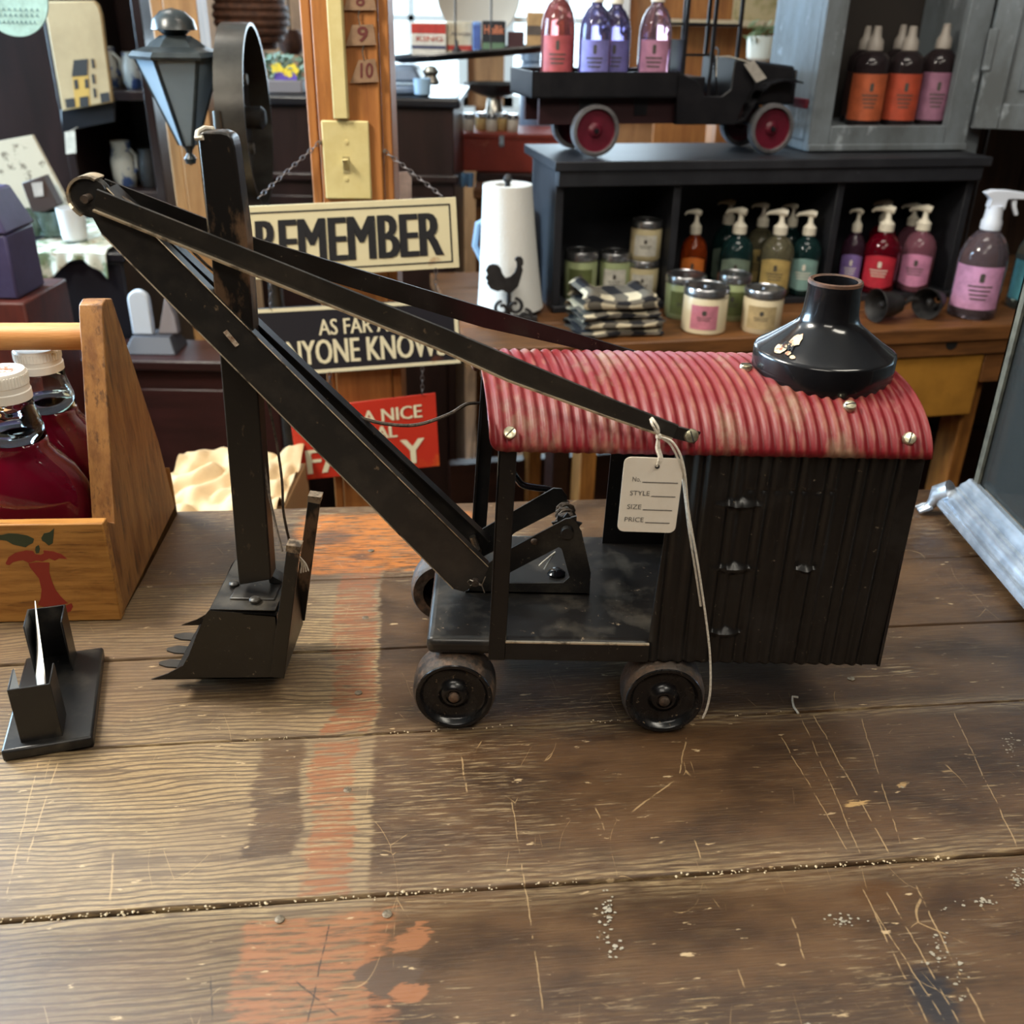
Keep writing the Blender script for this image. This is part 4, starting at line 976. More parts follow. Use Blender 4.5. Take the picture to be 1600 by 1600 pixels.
m.grid(cfn, 6, 10); m.build('card', M['wht'], bcw, local=True, solid=0.0006)

# ================================================================== silver footed glass display case
SIL = mat('silver_moulding', (206,212,220), 0.26, 0.75, c2=(160,168,178), ns=30, bump=0.1, bs=120)
SILD = mat('aged_metal_frame', (128,122,106), 0.4, 0.6, c2=(96,90,80), ns=60)
g0 = UZ(1512,744,0.052)
CX0 = 0.468; CY1 = 0.980
dcs = thing('glass_display_case', 'tabletop glass display case with silver moulded base on claw feet', 'display case', (CX0, CY1, 0))
def DL(p): return MW[dcs.name].inverted() @ Vector(p)
gi = g0.x-CX0; gj = CY1-g0.y
W_, D_ = 0.45, 0.48
# base moulding: profile swept along left, back, right and front sides (inset, z)
pr_ = [(0.002,0.010),(0.0,0.012),(0.0,0.020),(0.002,0.0225),(0.005,0.0235),(0.0055,0.027),(0.008,0.031),(0.012,0.034),(0.0125,0.037),(0.015,0.0385),(0.016,0.043),(0.019,0.047),(0.021,0.0515),(0.026,0.052),(0.026,0.010)]
def ringpt(i, z, k):
    return [(i,-i,z),(W_-i,-i,z),(W_-i,-D_+i,z),(i,-D_+i,z)][k]
m = MB()
for k in range(4):
    for (i0, z0), (i1, z1) in zip(pr_[:-1], pr_[1:]):
        m.add([ringpt(i0,z0,k), ringpt(i0,z0,(k+1) % 4), ringpt(i1,z1,(k+1) % 4), ringpt(i1,z1,k)], [(0,1,2,3)])
m.build('base_moulding', SIL, dcs, local=True)
m = MB(); m.box(0.0262, W_-0.0262, -D_+0.0262, -0.0262, 0.030, 0.046); m.build('display_floor', mat('case_floor', (206,200,186), 0.6, c2=(190,186,176), ns=30), dcs, local=True)
for fx, fy in ((0.004,-0.004),(W_-0.004,-0.004),(0.004,-D_+0.004),(W_-0.004,-D_+0.004)):
    sx = -1 if fx < 0.1 else 1; sy = 1 if fy > -0.1 else -1
    m = MB()
    m.tube([Vector((fx-sx*0.006,fy-sy*0.006,0.032)), Vector((fx+sx*0.003,fy+sy*0.003,0.024)), Vector((fx+sx*0.005,fy+sy*0.004,0.014)), Vector((fx+sx*0.009,fy+sy*0.004,0.007)), Vector((fx+sx*0.014,fy+sy*0.004,0.0045))], [0.012,0.010,0.0065,0.005,0.0045], 10)
    for k in range(-1, 2):
        m.tube([Vector((fx+sx*0.008,fy+sy*0.004+k*0.003,0.007)), Vector((fx+sx*0.014,fy+sy*0.004+k*0.0048,0.0056)), Vector((fx+sx*0.021,fy+sy*0.004+k*0.006,0.0028))], [0.004,0.0036,0.0018], 8)
    m.build('claw_foot', SIL, dcs, local=True)
GP = 0.0235; GH = 0.34
for fx, fy in ((GP,-GP),(W_-GP,-GP),(GP,-D_+GP),(W_-GP,-D_+GP)):
    sx = 1 if fx < 0.1 else -1; sy = -1 if fy > -0.1 else 1
    m = MB(); m.box(min(fx,fx+sx*0.012), max(fx,fx+sx*0.012), min(fy,fy+sy*0.003), max(fy,fy+sy*0.003), 0.052, GH); m.box(min(fx,fx+sx*0.003), max(fx,fx+sx*0.003), min(fy,fy+sy*0.012), max(fy,fy+sy*0.012), 0.052, GH); m.build('corner_post', SILD, dcs, local=True)
PANE = thin_glass('case_glass', (226,232,230), dust=0.025)
m = MB(); m.box(GP+0.004, GP+0.0065, -D_+GP+.004, -GP-.004, 0.052, GH); m.build('pane', PANE, dcs, local=True)
m = MB(); m.box(W_-GP-0.0065, W_-GP-0.004, -D_+GP+.004, -GP-.004, 0.052, GH); m.build('pane', PANE, dcs, local=True)
m = MB(); m.box(GP+.012, W_-GP-.012, -GP-0.0065, -GP-0.004, 0.052, GH); m.build('pane', PANE, dcs, local=True)
m = MB(); m.box(GP+.012, W_-GP-.012, -D_+GP+0.004, -D_+GP+0.0065, 0.052, GH); m.build('pane', PANE, dcs, local=True)
m = MB(); m.box(GP-.004, W_-GP+.004, -D_+GP-.004, -GP+.004, GH, GH+0.012); m.build('top_frame', SILD, dcs, local=True, bevel=0.001)

# ================================================================== work bench
BENW = wood('bench_oak', (118,76,40), (88,55,28), st=(3,26,26), ns=3, c3=(80,50,26), ns3=5, lo3=0.55, hi3=0.75, rough=0.5)
BENL = wood('bench_leg_wood', (156,104,48), (120,76,34), st=(22,22,3), ns=3, rough=0.5)
YELW = mat('yellow_painted_wood', (168,118,44), 0.55, c2=(140,96,34), ns=8, c3=(92,62,24), ns3=14, lo3=0.66, hi3=0.74)
HOLE = mat('dark_hole', (14,12,11), 0.8)
TB = Matrix.Translation(BO) @ RB
bn = thing('work_bench', 'long brown wooden work bench with drilled apron carrying the candles and soaps', 'bench', (BO.x, BO.y, -0.9), BYAW)
U0, U1, BD = -0.285, 1.15, 0.53
for i in range(4):
    MB().box(U0, U1, i*BD/4+0.0015, (i+1)*BD/4-0.0015, -0.028, 0.0, T=TB).build('top_plank', BENW, bn, bevel=0.003)
bl = lambda p: TB.inverted() @ Vector(p)
def bpx(px, py, v=0.0):
    o = B(0, v); n_ = RB.to_3x3() @ Vector((0,1,0)); return bl(UP(px, py, o, n_))
za = bpx(1470, 557, 0.006).z
ap = MB().box(U0+0.02, U1-0.02, 0.006, 0.03, za, -0.028, T=TB).build('apron', BENW, bn, bevel=0.002)
for px, py in ((1487,537),(1030,550)):
    q = bpx(px, py, 0.006); MB().cyl(TB @ Vector((q.x,0.0052,q.z)), TB @ Vector((q.x,0.02,q.z)), 0.0115, n=20).build('bolt_hole', HOLE, ap)
d0 = bpx(1402,560,0.012); d1 = bpx(1516,648,0.012)
dr = MB().box(d0.x-0.20, d1.x, 0.012, 0.30, d1.z, za-0.001, T=TB).build('drawer', YELW, bn, bevel=0.003)
MB().box(d1.x+0.002, U1-0.02, 0.012, 0.03, bpx(1540,597,0.012).z, za-0.001, T=TB).build('lower_rail', BENW, bn, bevel=0.002)
for u in (bpx(914,740,0.05).x, bpx(1492,700,0.05).x):
    for v in (0.035, BD-0.08):
        MB().box(u-0.014, u+0.016, v, v+0.06, -0.9, za, T=TB).build('leg', BENL, bn, bevel=0.003)
u = bpx(888,740,0.05).x
MB().box(u-0.018, u+0.016, 0.10, 0.16, -0.9, za, T=TB).build('leg', DARKW, bn, bevel=0.003)
MB().box(U0+0.03, U1-0.03, BD-0.05, BD-0.02, -0.62, -0.42, T=TB).build('back_stretcher', DARKW, bn)

# ================================================================== black cubby shelf
CUBM = mat('black_cubby_paint', (30,31,36), 0.5, c2=(44,45,50), ns=14, lo=0.45, hi=0.75, c3=(70,72,78), ns3=40, lo3=0.68, hi3=0.75)
q0 = UZ(864,490,0); CUB = Matrix.Translation(q0) @ RB
cb = thing('cubby_shelf', 'long black three-bay cubby shelf standing on the work bench', 'shelf', tuple(q0), BYAW)
cbl = lambda p: CUB.inverted() @ Vector(p)
def cpx(px, py, v=0.0):
    return cbl(UP(px, py, CUB @ Vector((0,v,0)), RB.to_3x3() @ Vector((0,1,0))))
CLn = cpx(1490,462).x; CH = (cpx(865,255).z+cpx(1508,242).z)/2; CD = 0.20; tb = CH-(cpx(865,297).z+cpx(1510,277).z)/2
t = 0.015
def cbox(name, *a, **k): return MB().box(*a).build(name, CUBM, cb, bevel=0.0015, local=True, **k)
cbox('bottom_board', 0, CLn, 0, CD, 0, 0.012)
cbox('top_board', -0.008, CLn+0.012, -0.010, CD+0.04, CH-0.016, CH)
cbox('top_trim', 0, CLn, -0.006, 0.012, CH-tb, CH-0.0162)
cbox('back_board', 0, CLn, CD-0.008, CD, 0.0122, CH-0.0162)
cbox('side_board', 0, t, 0.012, CD-0.0085, 0.0122, CH-0.0162); cbox('side_board', CLn-t, CLn, 0.012, CD-0.0085, 0.0122, CH-0.0162)
for px in (1052, 1300):
    x = cpx(px, 400).x; cbox('divider', x-0.007, x+0.007, 0.006, CD-0.0085, 0.0122, CH-tb)

# ================================================================== candle jars, soap bottles
WAXG = mat('green_wax', (150,160,118), 0.35, coat=0.5); WAXC = mat('cream_wax', (216,202,170), 0.35, coat=0.5); WAXT = mat('tan_wax', (190,176,138), 0.35, coat=0.5)
LID = mat('tin_lid', (186,186,188), 0.25, 0.95, c2=(150,150,152), ns=40)
def paper(name, c, d=0.85): return mat(name, c, 0.6, c2=tuple(int(x*d) for x in c), ns=40)
def arc_patch(mb, r, a0, a1, z0, z1, n=10, top=0.0, bot=0.0):
    vs = []
    for i in range(n+1):
        t_ = i/n; a = a0+(a1-a0)*t_; w_ = math.sin(t_*PI)
        vs.append((r*math.cos(a), r*math.sin(a), z0-bot*w_)); vs.append((r*math.cos(a), r*math.sin(a), z1+top*w_))
    return mb.add(vs, [(2*i, 2*i+2, 2*i+3, 2*i+1) for i in range(n)], True)
def label_print(parent, r, ac, zc, s, mt, lines=3, span=0.8):
    m = MB()
    arc_patch(m, r, ac-0.10, ac+0.10, zc+0.25*s, zc+0.62*s, 6, top=0.06*s, bot=0.06*s)
    for k in range(lines):
        w_ = span*(1-0.12*k)/2; arc_patch(m, r, ac-w_, ac+w_, zc-(0.05+0.22*k)*s, zc+(0.03-0.22*k)*s, 8)
    m.build('label_print', mt, parent, local=True, fix=False)
BAYS = [(t, cpx(1052,400).x-0.007), (cpx(1052,400).x+0.007, cpx(1300,400).x-0.007), (cpx(1300,400).x+0.007, CLn-t)]
def in_bay(loc, r):
    q = cbl(loc)
    lo, hi = min(BAYS, key=lambda b: abs((b[0]+b[1])/2-q.x))
    q.x = min(max(q.x, lo+r+0.002), hi-r-0.002); q.y = min(q.y, CD-0.010-r)
    z = loc.z; q = CUB @ q; q.z = z; return q
def jar(px, py, wpx, ptop, label, wax, lab, labc, z=0.0, at=None, arc=0.75, group='candle jars on and around the cubby shelf'):
    if at is None:
        loc, r, H = stand(px, py, wpx, ptop, z)
        if z > 0.001: loc = in_bay(loc, r)
    else: loc, r, H = at
    face = math.atan2(-loc.y, -loc.x)
    t_ = thing('candle_jar', label, 'candle', tuple(loc), 0, group)
    hb_ = H*0.80
    m = MB(); m.lathe([(r*0.93,0),(r,0.003),(r,hb_*0.93),(r*0.94,hb_)], 32); gl = m.build('jar_body', wax, t_, local=True)
    m = MB(); arc_patch(m, r*1.008, face-arc, face+arc, hb_*0.16, hb_*0.80, 14); lb = m.build('paper_label', lab, t_, local=True, fix=False)
    label_print(lb, r*1.014, face, hb_*0.48, hb_*0.28, labc, 2, arc)
    m = MB(); m.lathe([(r*0.9,hb_*0.99),(r*1.02,hb_*1.0),(r*1.02,H*0.93),(r*0.98,H*0.965),(r*0.90,H*0.975),(r*0.86,H*0.955),(0,H*0.955)], 32); lid = m.build('lid', LID, t_, local=True)
    m = MB(); m.cyl((0,0,H*0.95),(0,0,H*0.985), r*0.16, n=14); m.build('lid_knob', LID, lid, local=True)
    return loc, r, H
LW = paper('label_white', (206,202,190)); LG = paper('label_green', (120,128,74)); LPK = paper('label_pink', (206,128,146)); LT = paper('label_tan', (188,166,124)); LDG = paper('label_olive', (96,104,60))
PR = mat('label_ink', (70,66,60), 0.7); PRW = mat('label_ink_pale', (214,206,192), 0.7)
zc_ = 0.0125
jar(905, 470, 52, 388, 'green wax candle jar with olive label at the left end of the cubby', WAXG, LDG, PR, zc_)
jar(958, 467, 50, 390, 'pale green candle jar in the cubby between two other jars', WAXG, LW, PR, zc_)
l, r_, H_ = jar(1005, 468, 48, 402, 'tan candle jar at the bottom of the stack of two', WAXT, LW, PR, zc_)
jar(0, 0, 0, 0, 'tan candle jar stacked on top of another jar in the cubby', WAXT, LW, PR, at=(l+Vector((0.001,0.002,H_*0.975)), r_, H_))
jar(1066, 500, 62, 425, 'green candle jar on the bench behind the pink-labelled jar', WAXG, LDG, PR)
jar(1097, 524, 70, 443, 'cream candle jar with a pink label at the front of the bench', WAXC, LPK, PR, arc=0.62)
jar(1140, 502, 52, 424, 'green candle jar on the bench right of the pink-labelled jar', WAXG, LDG, PR)
jar(1186, 523, 62, 447, 'squat cream candle jar with tan label nearest the chimney', WAXC, LT, PR)

def soapmat(name, c, tr=0.55): return mat(name, c, 0.08, trans=tr, ior=1.33)
PUMP = mat('cream_pump', (222,214,196), 0.4)
def soap(px, py, wpx, ptop, label, body, lab, pr, z=zc_, face_off=0.0, pump=1.0, curved=True, at=None, group='pump soap bottles in the cubby shelf', noz=2.6):
    loc, r, H = stand(px, py, wpx, ptop, z) if at is None else at
    if at is None: loc = in_bay(loc, r)
    face = math.atan2(-loc.y, -loc.x)+face_off
    t_ = thing('soap_bottle', label, 'bottle', tuple(loc), 0, group)
    hb_ = H*0.70
    m = MB(); m.lathe([(r*0.9,0),(r,0.004),(r,hb_*0.66),(r*0.97,hb_*0.76),(r*0.85,hb_*0.86),(r*0.62,hb_*0.95),(r*0.36,hb_*1.0),(r*0.33,hb_*1.05)], 28); m.build('bottle_body', body, t_, local=True, angle=70)
    m = MB()
    arc_patch(m, r*1.012, face-0.95, face+0.95, hb_*0.16, hb_*0.62, 14, top=hb_*0.05 if curved else 0, bot=hb_*0.05 if curved else 0)
    lb = m.build('paper_label', lab, t_, local=True, fix=False); label_print(lb, r*1.02, face, hb_*0.42, hb_*0.22, pr, 3, 1.0)
    m = MB(); m.lathe([(r*0.34,hb_*1.03),(r*0.42,hb_*1.035),(r*0.42,hb_*1.16),(r*0.30,hb_*1.19),(r*0.17,hb_*1.24),(r*0.15,H*0.955)], 18)
    pm2 = m.build('pump', PUMP, t_, local=True)
    c = Vector((math.cos(noz), math.sin(noz), 0))
    m = MB(); m.tube([c*(-r*0.30)+Vector((0,0,H*0.965)), Vector((0,0,H*0.975)), c*(r*0.35)+Vector((0,0,H*0.975)), c*(r*0.78)+Vector((0,0,H*0.96)), c*(r*0.92)+Vector((0,0,H*0.93))], [r*0.20,r*0.24,r*0.16,r*0.11,r*0.09], 8); m.build('nozzle', PUMP, pm2, local=True)
    return loc, r, H
P_or = paper('label_orange', (206,112,44)); P_te = paper('label_sage', (112,128,112)); P_tan = paper('label_khaki', (186,160,98)); P_lt = paper('label_teal', (124,158,152)); P_pu = paper('label_purple', (122,100,160)); P_re = paper('label_red', (188,40,58)); P_pk = paper('label_rose', (206,136,172))
S_or = soapmat('amber_soap', (150,58,20)); S_te = soapmat('dark_teal_soap', (30,58,58)); S_cl = soapmat('clear_olive_soap', (120,114,90)); S_pu = soapmat('plum_soap', (70,44,60)); S_re = soapmat('ruby_soap', (110,10,30)); S_pk = soapmat('rose_soap', (150,96,112)); 
# rear row first, then the front row
soap(1127, 448, 44, 312, 'sage labelled soap bottle at the back of the middle bay', S_te, P_te, PR)
soap(1179, 449, 44, 317, 'khaki labelled soap bottle in the rear row of the middle bay', S_cl, P_tan, PR)
soap(1226, 446, 40, 318, 'dark teal soap bottle standing in the rear row of the middle bay', S_te, P_lt, PR)
soap(1365, 440, 44, 313, 'ruby soap bottle in the rear row of the right bay', S_re, P_re, PRW)
soap(1408, 440, 42, 318, 'rose soap bottle in the rear row of the right bay', S_pk, P_pk, PRW)
soap(1077, 462, 42, 328, 'amber soap bottle with orange label beside the left divider', S_or, P_or, PR)
soap(1143, 466, 52, 326, 'dark teal soap bottle with sage label in front of the middle bay', S_te, P_te, PR)
soap(1205, 466, 52, 328, 'clear soap bottle with khaki label in the middle bay front row', S_cl, P_tan, PR, noz=2.9)
soap(1253, 463, 48, 330, 'teal soap bottle with light teal label by the right divider', S_te, P_lt, PRW, noz=2.9)
soap(1322, 455, 36, 326, 'plum soap bottle with purple label against the right divider', S_pu, P_pu, PRW, noz=2.2)
soap(1366, 460, 54, 323, 'ruby red soap bottle with red label in the right bay', S_re, P_re, PRW)
soap(1422, 457, 52, 322, 'rose soap bottle with pink label in the right bay', S_pk, P_pk, PR)

# trigger spray bottles on the bench
SPW = mat('white_trigger', (214,220,232), 0.4)
def trigger(px, py, wpx, ptop, label, body, lab, pr, full=True):
    loc, r, H = stand(px, py, wpx, ptop, 0)
    face = math.atan2(-loc.y, -loc.x)
    t_ = thing('spray_bottle', label, 'bottle', tuple(loc), 0, 'trigger spray bottles on the bench')
    hb_ = H*0.70
    m = MB(); m.lathe([(r*0.9,0),(r,0.005),(r,hb_*0.66),(r*0.96,hb_*0.74),(r*0.80,hb_*0.86),(r*0.55,hb_*0.95),(r*0.36,hb_*1.0)], 32); m.build('bottle_body', body, t_, local=True, angle=70)
    m = MB(); arc_patch(m, r*1.012, face-1.15, face+1.15, hb_*0.13, hb_*0.62, 16); lb = m.build('paper_label', lab, t_, local=True, fix=False); label_print(lb, r*1.02, face+0.15, hb_*0.40, hb_*0.22, pr, 4, 1.0)
    m = MB(); m.lathe([(r*0.36,hb_*0.99),(r*0.42,hb_*1.0),(r*0.42,hb_*1.09),(r*0.36,hb_*1.12),(r*0.33,hb_*1.26)], 16); tr_ = m.build('trigger_head', SPW, t_, local=True)
    m = MB(); pr2 = [(-0.62,1.40),(-0.30,1.33),(-0.36,1.24),(0.36,1.22),(0.38,1.33),(0.55,1.34),(1.12,1.335),(1.16,1.365),(1.14,1.405),(0.3,1.43),(-0.3,1.43)]
    m.prism([Vector((x*r, -r*0.2, z*hb_)) for x, z in pr2], (0, r*0.4, 0)); m.build('spray_shroud', SPW, tr_, local=True, bevel=0.0015)
    m = MB(); m.prism([Vector((x*r, -r*0.12, z*hb_)) for x, z in ((0.58,1.34),(0.80,1.34),(0.84,1.26),(1.0,1.17),(0.90,1.15),(0.70,1.24))], (0, r*0.24, 0)); m.build('trigger_lever', SPW, tr_, local=True, bevel=0.001)
trigger(1514, 500, 72, 296, 'spray bottle with a pink and lilac label and white trigger on the bench', soapmat('clear_lilac_liquid', (196,180,196), 0.9), paper('label_lilac', (206,150,190)), PR)
trigger(1600, 486, 62, 300, 'spray bottle with a turquoise label half out of view at the right', soapmat('clear_aqua_liquid', (170,196,196), 0.9), paper('label_turquoise', (96,172,190)), PR)

# black iron bells lying on the bench
IRON = mat('black_iron', (26,25,26), 0.55, c2=(46,44,44), ns=30, bump=0.2, bs=120)
for px, py, w_, lab, ang in ((1372,508,58,'black iron bell lying on its side near the toy chimney',R(200)), (1450,503,54,'black iron bell lying in front of the pink spray bottle',R(225))):
    b = UZ(px, py, 0); r = w_/2*depth(b)/FPX
    t_ = thing('iron_bell', lab, 'bell', (b.x, b.y+r*0.6, 0), 0, 'iron bells on the bench')
    d_ = Vector((math.cos(ang), math.sin(ang), 0)); T = Matrix.Translation((0,0,r*0.92)) @ d_.to_track_quat('Z', 'Y').to_matrix().to_4x4()
    m = MB(); m.lathe([(r*0.25,-r*1.5),(r*0.5,-r*1.4),(r*0.66,-r*0.9),(r*0.72,-r*0.2),(r*0.92,r*0.1),(r*0.90,r*0.14),(r*0.66,-r*0.2),(r*0.55,-r*0.9),(r*0.2,-r*1.3)], 28, T, caps=False); m.build('bell_cup', IRON, t_, local=True)
    m = MB(); m.tube([T @ Vector((0,0,-r*1.4)), T @ Vector((0,0,-r*1.8)), T @ Vector((0,r*0.2,-r*2.2)), T @ Vector((0,r*0.1,-r*2.6))], r*0.13, 8); m.build('bell_shank', IRON, t_, local=True)
    m = MB(); m.lathe([(0,-r*0.22),(r*0.16,-r*0.15),(r*0.22,0),(r*0.16,r*0.15),(0,r*0.22)], 14, T @ Matrix.Translation((0,0,-r*0.3))); m.build('clapper', IRON, t_, local=True)
b = UZ(1540,497,0)
t_ = thing('glass_stopper', 'small clear glass stopper lying beside the pink spray bottle', 'stopper', (b.x,b.y,0))
MB().lathe([(0.010,0),(0.012,0.003),(0.007,0.008),(0.005,0.012),(0.009,0.018),(0.011,0.025),(0.007,0.032),(0,0.034)], 18).build('stopper', CLR, t_, local=True)

# folded checked cloth stack
def plaid():
    m = bpy.data.materials.new('black_cream_check'); m.use_nodes = True; nt = m.node_tree; N = nt.nodes; L = nt.links; b_ = N['Principled BSDF']; b_.inputs['Roughness'].default_value = 0.9
    tc = N.new('ShaderNodeAttribute'); tc.attribute_name = 'weave'; sp_ = N.new('ShaderNodeSeparateXYZ'); L.new(tc.outputs['Vector'], sp_.inputs[0])
    def band(sk_, per, duty):
        a = N.new('ShaderNodeMath'); a.operation = 'FRACT'; s_ = N.new('ShaderNodeMath'); s_.operation = 'DIVIDE'; s_.inputs[1].default_value = per; L.new(sk_, s_.inputs[0]); L.new(s_.outputs[0], a.inputs[0])
        g = N.new('ShaderNodeMath'); g.operation = 'LESS_THAN'; g.inputs[1].default_value = duty; L.new(a.outputs[0], g.inputs[0]); return g.outputs[0]
    add = N.new('ShaderNodeMath'); add.operation = 'ADD'; L.new(band(sp_.outputs[0], 0.046, 0.5), add.inputs[0]); L.new(band(sp_.outputs[1], 0.046, 0.5), add.inputs[1])
    h = N.new('ShaderNodeMath'); h.operation = 'DIVIDE'; h.inputs[1].default_value = 2; L.new(add.outputs[0], h.inputs[0])
    fine_ = N.new('ShaderNodeMath'); fine_.operation = 'ADD'; L.new(band(sp_.outputs[0], 0.006, 0.5), fine_.inputs[0]); L.new(band(sp_.outputs[1], 0.006, 0.5), fine_.inputs[1])
    rp = N.new('ShaderNodeValToRGB'); rp.color_ramp.interpolation = 'CONSTANT'
    rp.color_ramp.elements[0].color = rgb((206,194,166)); rp.color_ramp.elements[1].position = 0.75; rp.color_ramp.elements[1].color = rgb((22,22,28)); e = rp.color_ramp.elements.new(0.25); e.color = rgb((104,98,88))
    L.new(h.outputs[0], rp.inputs[0]); L.new(rp.outputs[0], b_.inputs['Base Color']); return m
PLD = plaid()
fo = UZ(960, 530, 0)
for k in range(4):
    t_w = 0.145-0.006*k; zk = 0.0005+0.0155*k; big = k == 3
    lab = ['black and cream checked cloth at the bottom of the folded stack', 'second checked cloth from the bottom of the folded stack', 'third checked cloth from the bottom of the folded stack', 'topmost rumpled black and cream checked cloth of the stack'][k]
    m = MB(); rk = random.Random(k); ph = rk.uniform(0, 6); uvs = []
    th_ = 0.0140 if not big else 0.020
    wd, dp = t_w, 0.105
    nu, nv = 40, 28
    def cl(u, v):
        # closed flattened tube: v runs round the section
        a = 2*PI*v; x = (u-0.5)*wd; cy = math.cos(a); sy = math.sin(a)
        yy = dp/2*(abs(cy)**0.35)*(1 if cy > 0 else -1); zz = th_/2*(abs(sy)**0.6)*(1 if sy > 0 else -1)
        lift = 0.0
        if big and sy > 0:
            lift = 0.020*math.exp(-((u-0.12)/0.12)**2)+0.012*math.exp(-((u-0.9)/0.10)**2)
        zz += 0.0018*math.sin(9*u+ph+2*cy)*(1 if sy > 0 else 0.0)+lift*(0.6+0.4*cy)
        yy += 0.004*math.sin(5*u+ph)
        x += 0.003*math.sin(7*v*2*PI+ph)
        return (x, yy, zk+th_/2+zz)
    m.grid(cl, nu, nv)
    o = m.build('checked_cloth', PLD, None, fix=False); tag(o, lab, 'cloth', 'folded checked cloths')
    o.location = (fo.x+0.004*math.sin(k*2), fo.y+dp/2, 0); o.rotation_euler = (0, 0, BYAW+R(rk.uniform(-5, 4)))
    at = o.data.attributes.new('weave', 'FLOAT_VECTOR', 'POINT')
    buf = []
    for j in range(nv+1):
        for i in range(nu+1): buf += [i/nu*wd+0.013*k, j/nv*2*dp+0.02*k, 0]
    at.data.foreach_set('vector', buf)

# paper towel on rooster holder
TOW = mat('paper_towel', (214,214,210), 0.9, bump=0.5, bs=220)
b = UZ(795, 500, 0); sC = depth(b)/FPX
tw = thing('paper_towel_roll', 'white paper towel roll standing on the bench beside the cubby', 'paper towel', (b.x, b.y+0.058, 0))
Ht = UY(790, 288, b.y+0.055).z
rb_, rt_ = 55*sC*0.92, 37*sC*1.02
def towel(u, v):
    a = 2*PI*u; rr = rb_+(rt_-rb_)*min(1, v*1.02)**0.85
    rr += 0.004*(1-v)**2*max(0, math.cos(a-5.2))*2
    rr *= 1+0.012*math.sin(3*a)*(1-v)
    return (rr*math.cos(a)+0.010*(1-v)*0.6-0.006, rr*math.sin(a), 0.012+v*(Ht-0.012))
m = MB(); m.grid(towel, 48, 16); m.build('paper_wrap', TOW, tw, local=True)
m = MB(); m.lathe([(rt_*0.98,Ht-0.0005),(0.022,Ht-0.001),(0.022,Ht-0.03)], 40, Matrix.Translation((-0.006,0,0)), caps=False); m.build('roll_end', TOW, tw, local=True, fix=False)
hd = thing('rooster_towel_holder', 'black cast iron towel holder with a rooster finial in front of the roll', 'towel holder', (b.x, b.y, 0))
m = MB(); m.lathe([(0.055,0),(0.057,0.004),(0.054,0.011),(0.0,0.011)], 40, Matrix.Translation((-0.006,0.058,0))); m.build('base_plate', IRON, hd, local=True)
m = MB(); m.cyl((-0.006,0.055,0.010),(-0.006,0.055,Ht+0.004),0.005,n=12); m.lathe([(0,-0.008),(0.007,-0.003),(0.008,0.002),(0.004,0.008),(0,0.010)], 14, Matrix.Translation((-0.006,0.055,Ht+0.008))); m.build('centre_rod', IRON, hd, local=True)
yr = b.y-0.030
def rp(px, py): q = UY(px, py, yr); return Vector((q.x-b.x, yr-b.y, q.z))
def RZ(x, y): return (700+x*0.25, 250+y*0.25)
cock = [(428,640),(415,622),(430,605),(455,605),(470,625),(472,655),(460,665),(468,690),(455,740),(440,790),(415,815),(392,835),(385,880),(372,880),(368,830),(340,815),(310,822),(285,815),(262,805),(255,790),(242,775),(246,755),(232,740),(246,715),(234,690),(252,660),(280,652),(310,658),(330,680),(340,715),(360,740),(390,730),(415,705),(428,670)]
m = MB(); m.prism([rp(*RZ(*p)) for p in cock], (0, 0.006, 0)); m.build('rooster', IRON, hd, local=True, bevel=0.001)
def spiral(cx, cy, r0, dirn, turns=1.1):
    pts = []
    for i in range(22):
        t_ = i/21; rr = r0*(1-0.62*t_); a = -PI/2+dirn*t_*2*PI*turns
        pts.append(rp(*RZ(cx+rr*math.cos(a), cy+rr*math.sin(a))))
    return pts
for k, (cx, cy, r0, dn) in enumerate(((338,930,48,-1),(418,915,50,1),(285,985,36,-1),(480,980,48,1))):
    MB().tube(spiral(cx, cy, r0, dn), 0.0032, 8).build('scroll', IRON, hd, local=True)
q = rp(*RZ(380, 875)); MB().cyl((q.x, q.y+0.003, 0.008), (q.x, q.y+0.003, q.z+0.01), 0.004, n=10).build('stem', IRON, hd, local=True)
m = MB(); m.bar((-0.055,q.y+0.003,0.010),(0.05,q.y+0.003,0.010),0.010,0.012); m.build('foot_bar', IRON, hd, local=True, bevel=0.002)
# blue china bowl and glass jug just behind the towel roll
CHN = mat('pale_blue_china', (150,180,206), 0.25, coat=0.4)
b = UZ(746, 520, 0)
bw_ = thing('china_pitcher', 'pale blue and white pitcher half hidden behind the paper towel', 'pitcher', (b.x+0.050, b.y+0.27, 0))
m = MB(); m.lathe([(0.030,0),(0.044,0.01),(0.050,0.05),(0.044,0.10),(0.030,0.14),(0.028,0.16),(0.026,0.16),(0.026,0.14),(0.03,0.05)], 28, caps=False); m.build('pitcher_body', CHN, bw_, local=True)
m = MB(); m.tube([Vector((-0.03,0,0.145)), Vector((-0.06,0,0.13)), Vector((-0.066,0,0.09)), Vector((-0.046,0,0.05))], 0.006, 8); m.build('pitcher_handle', CHN, bw_, local=True)

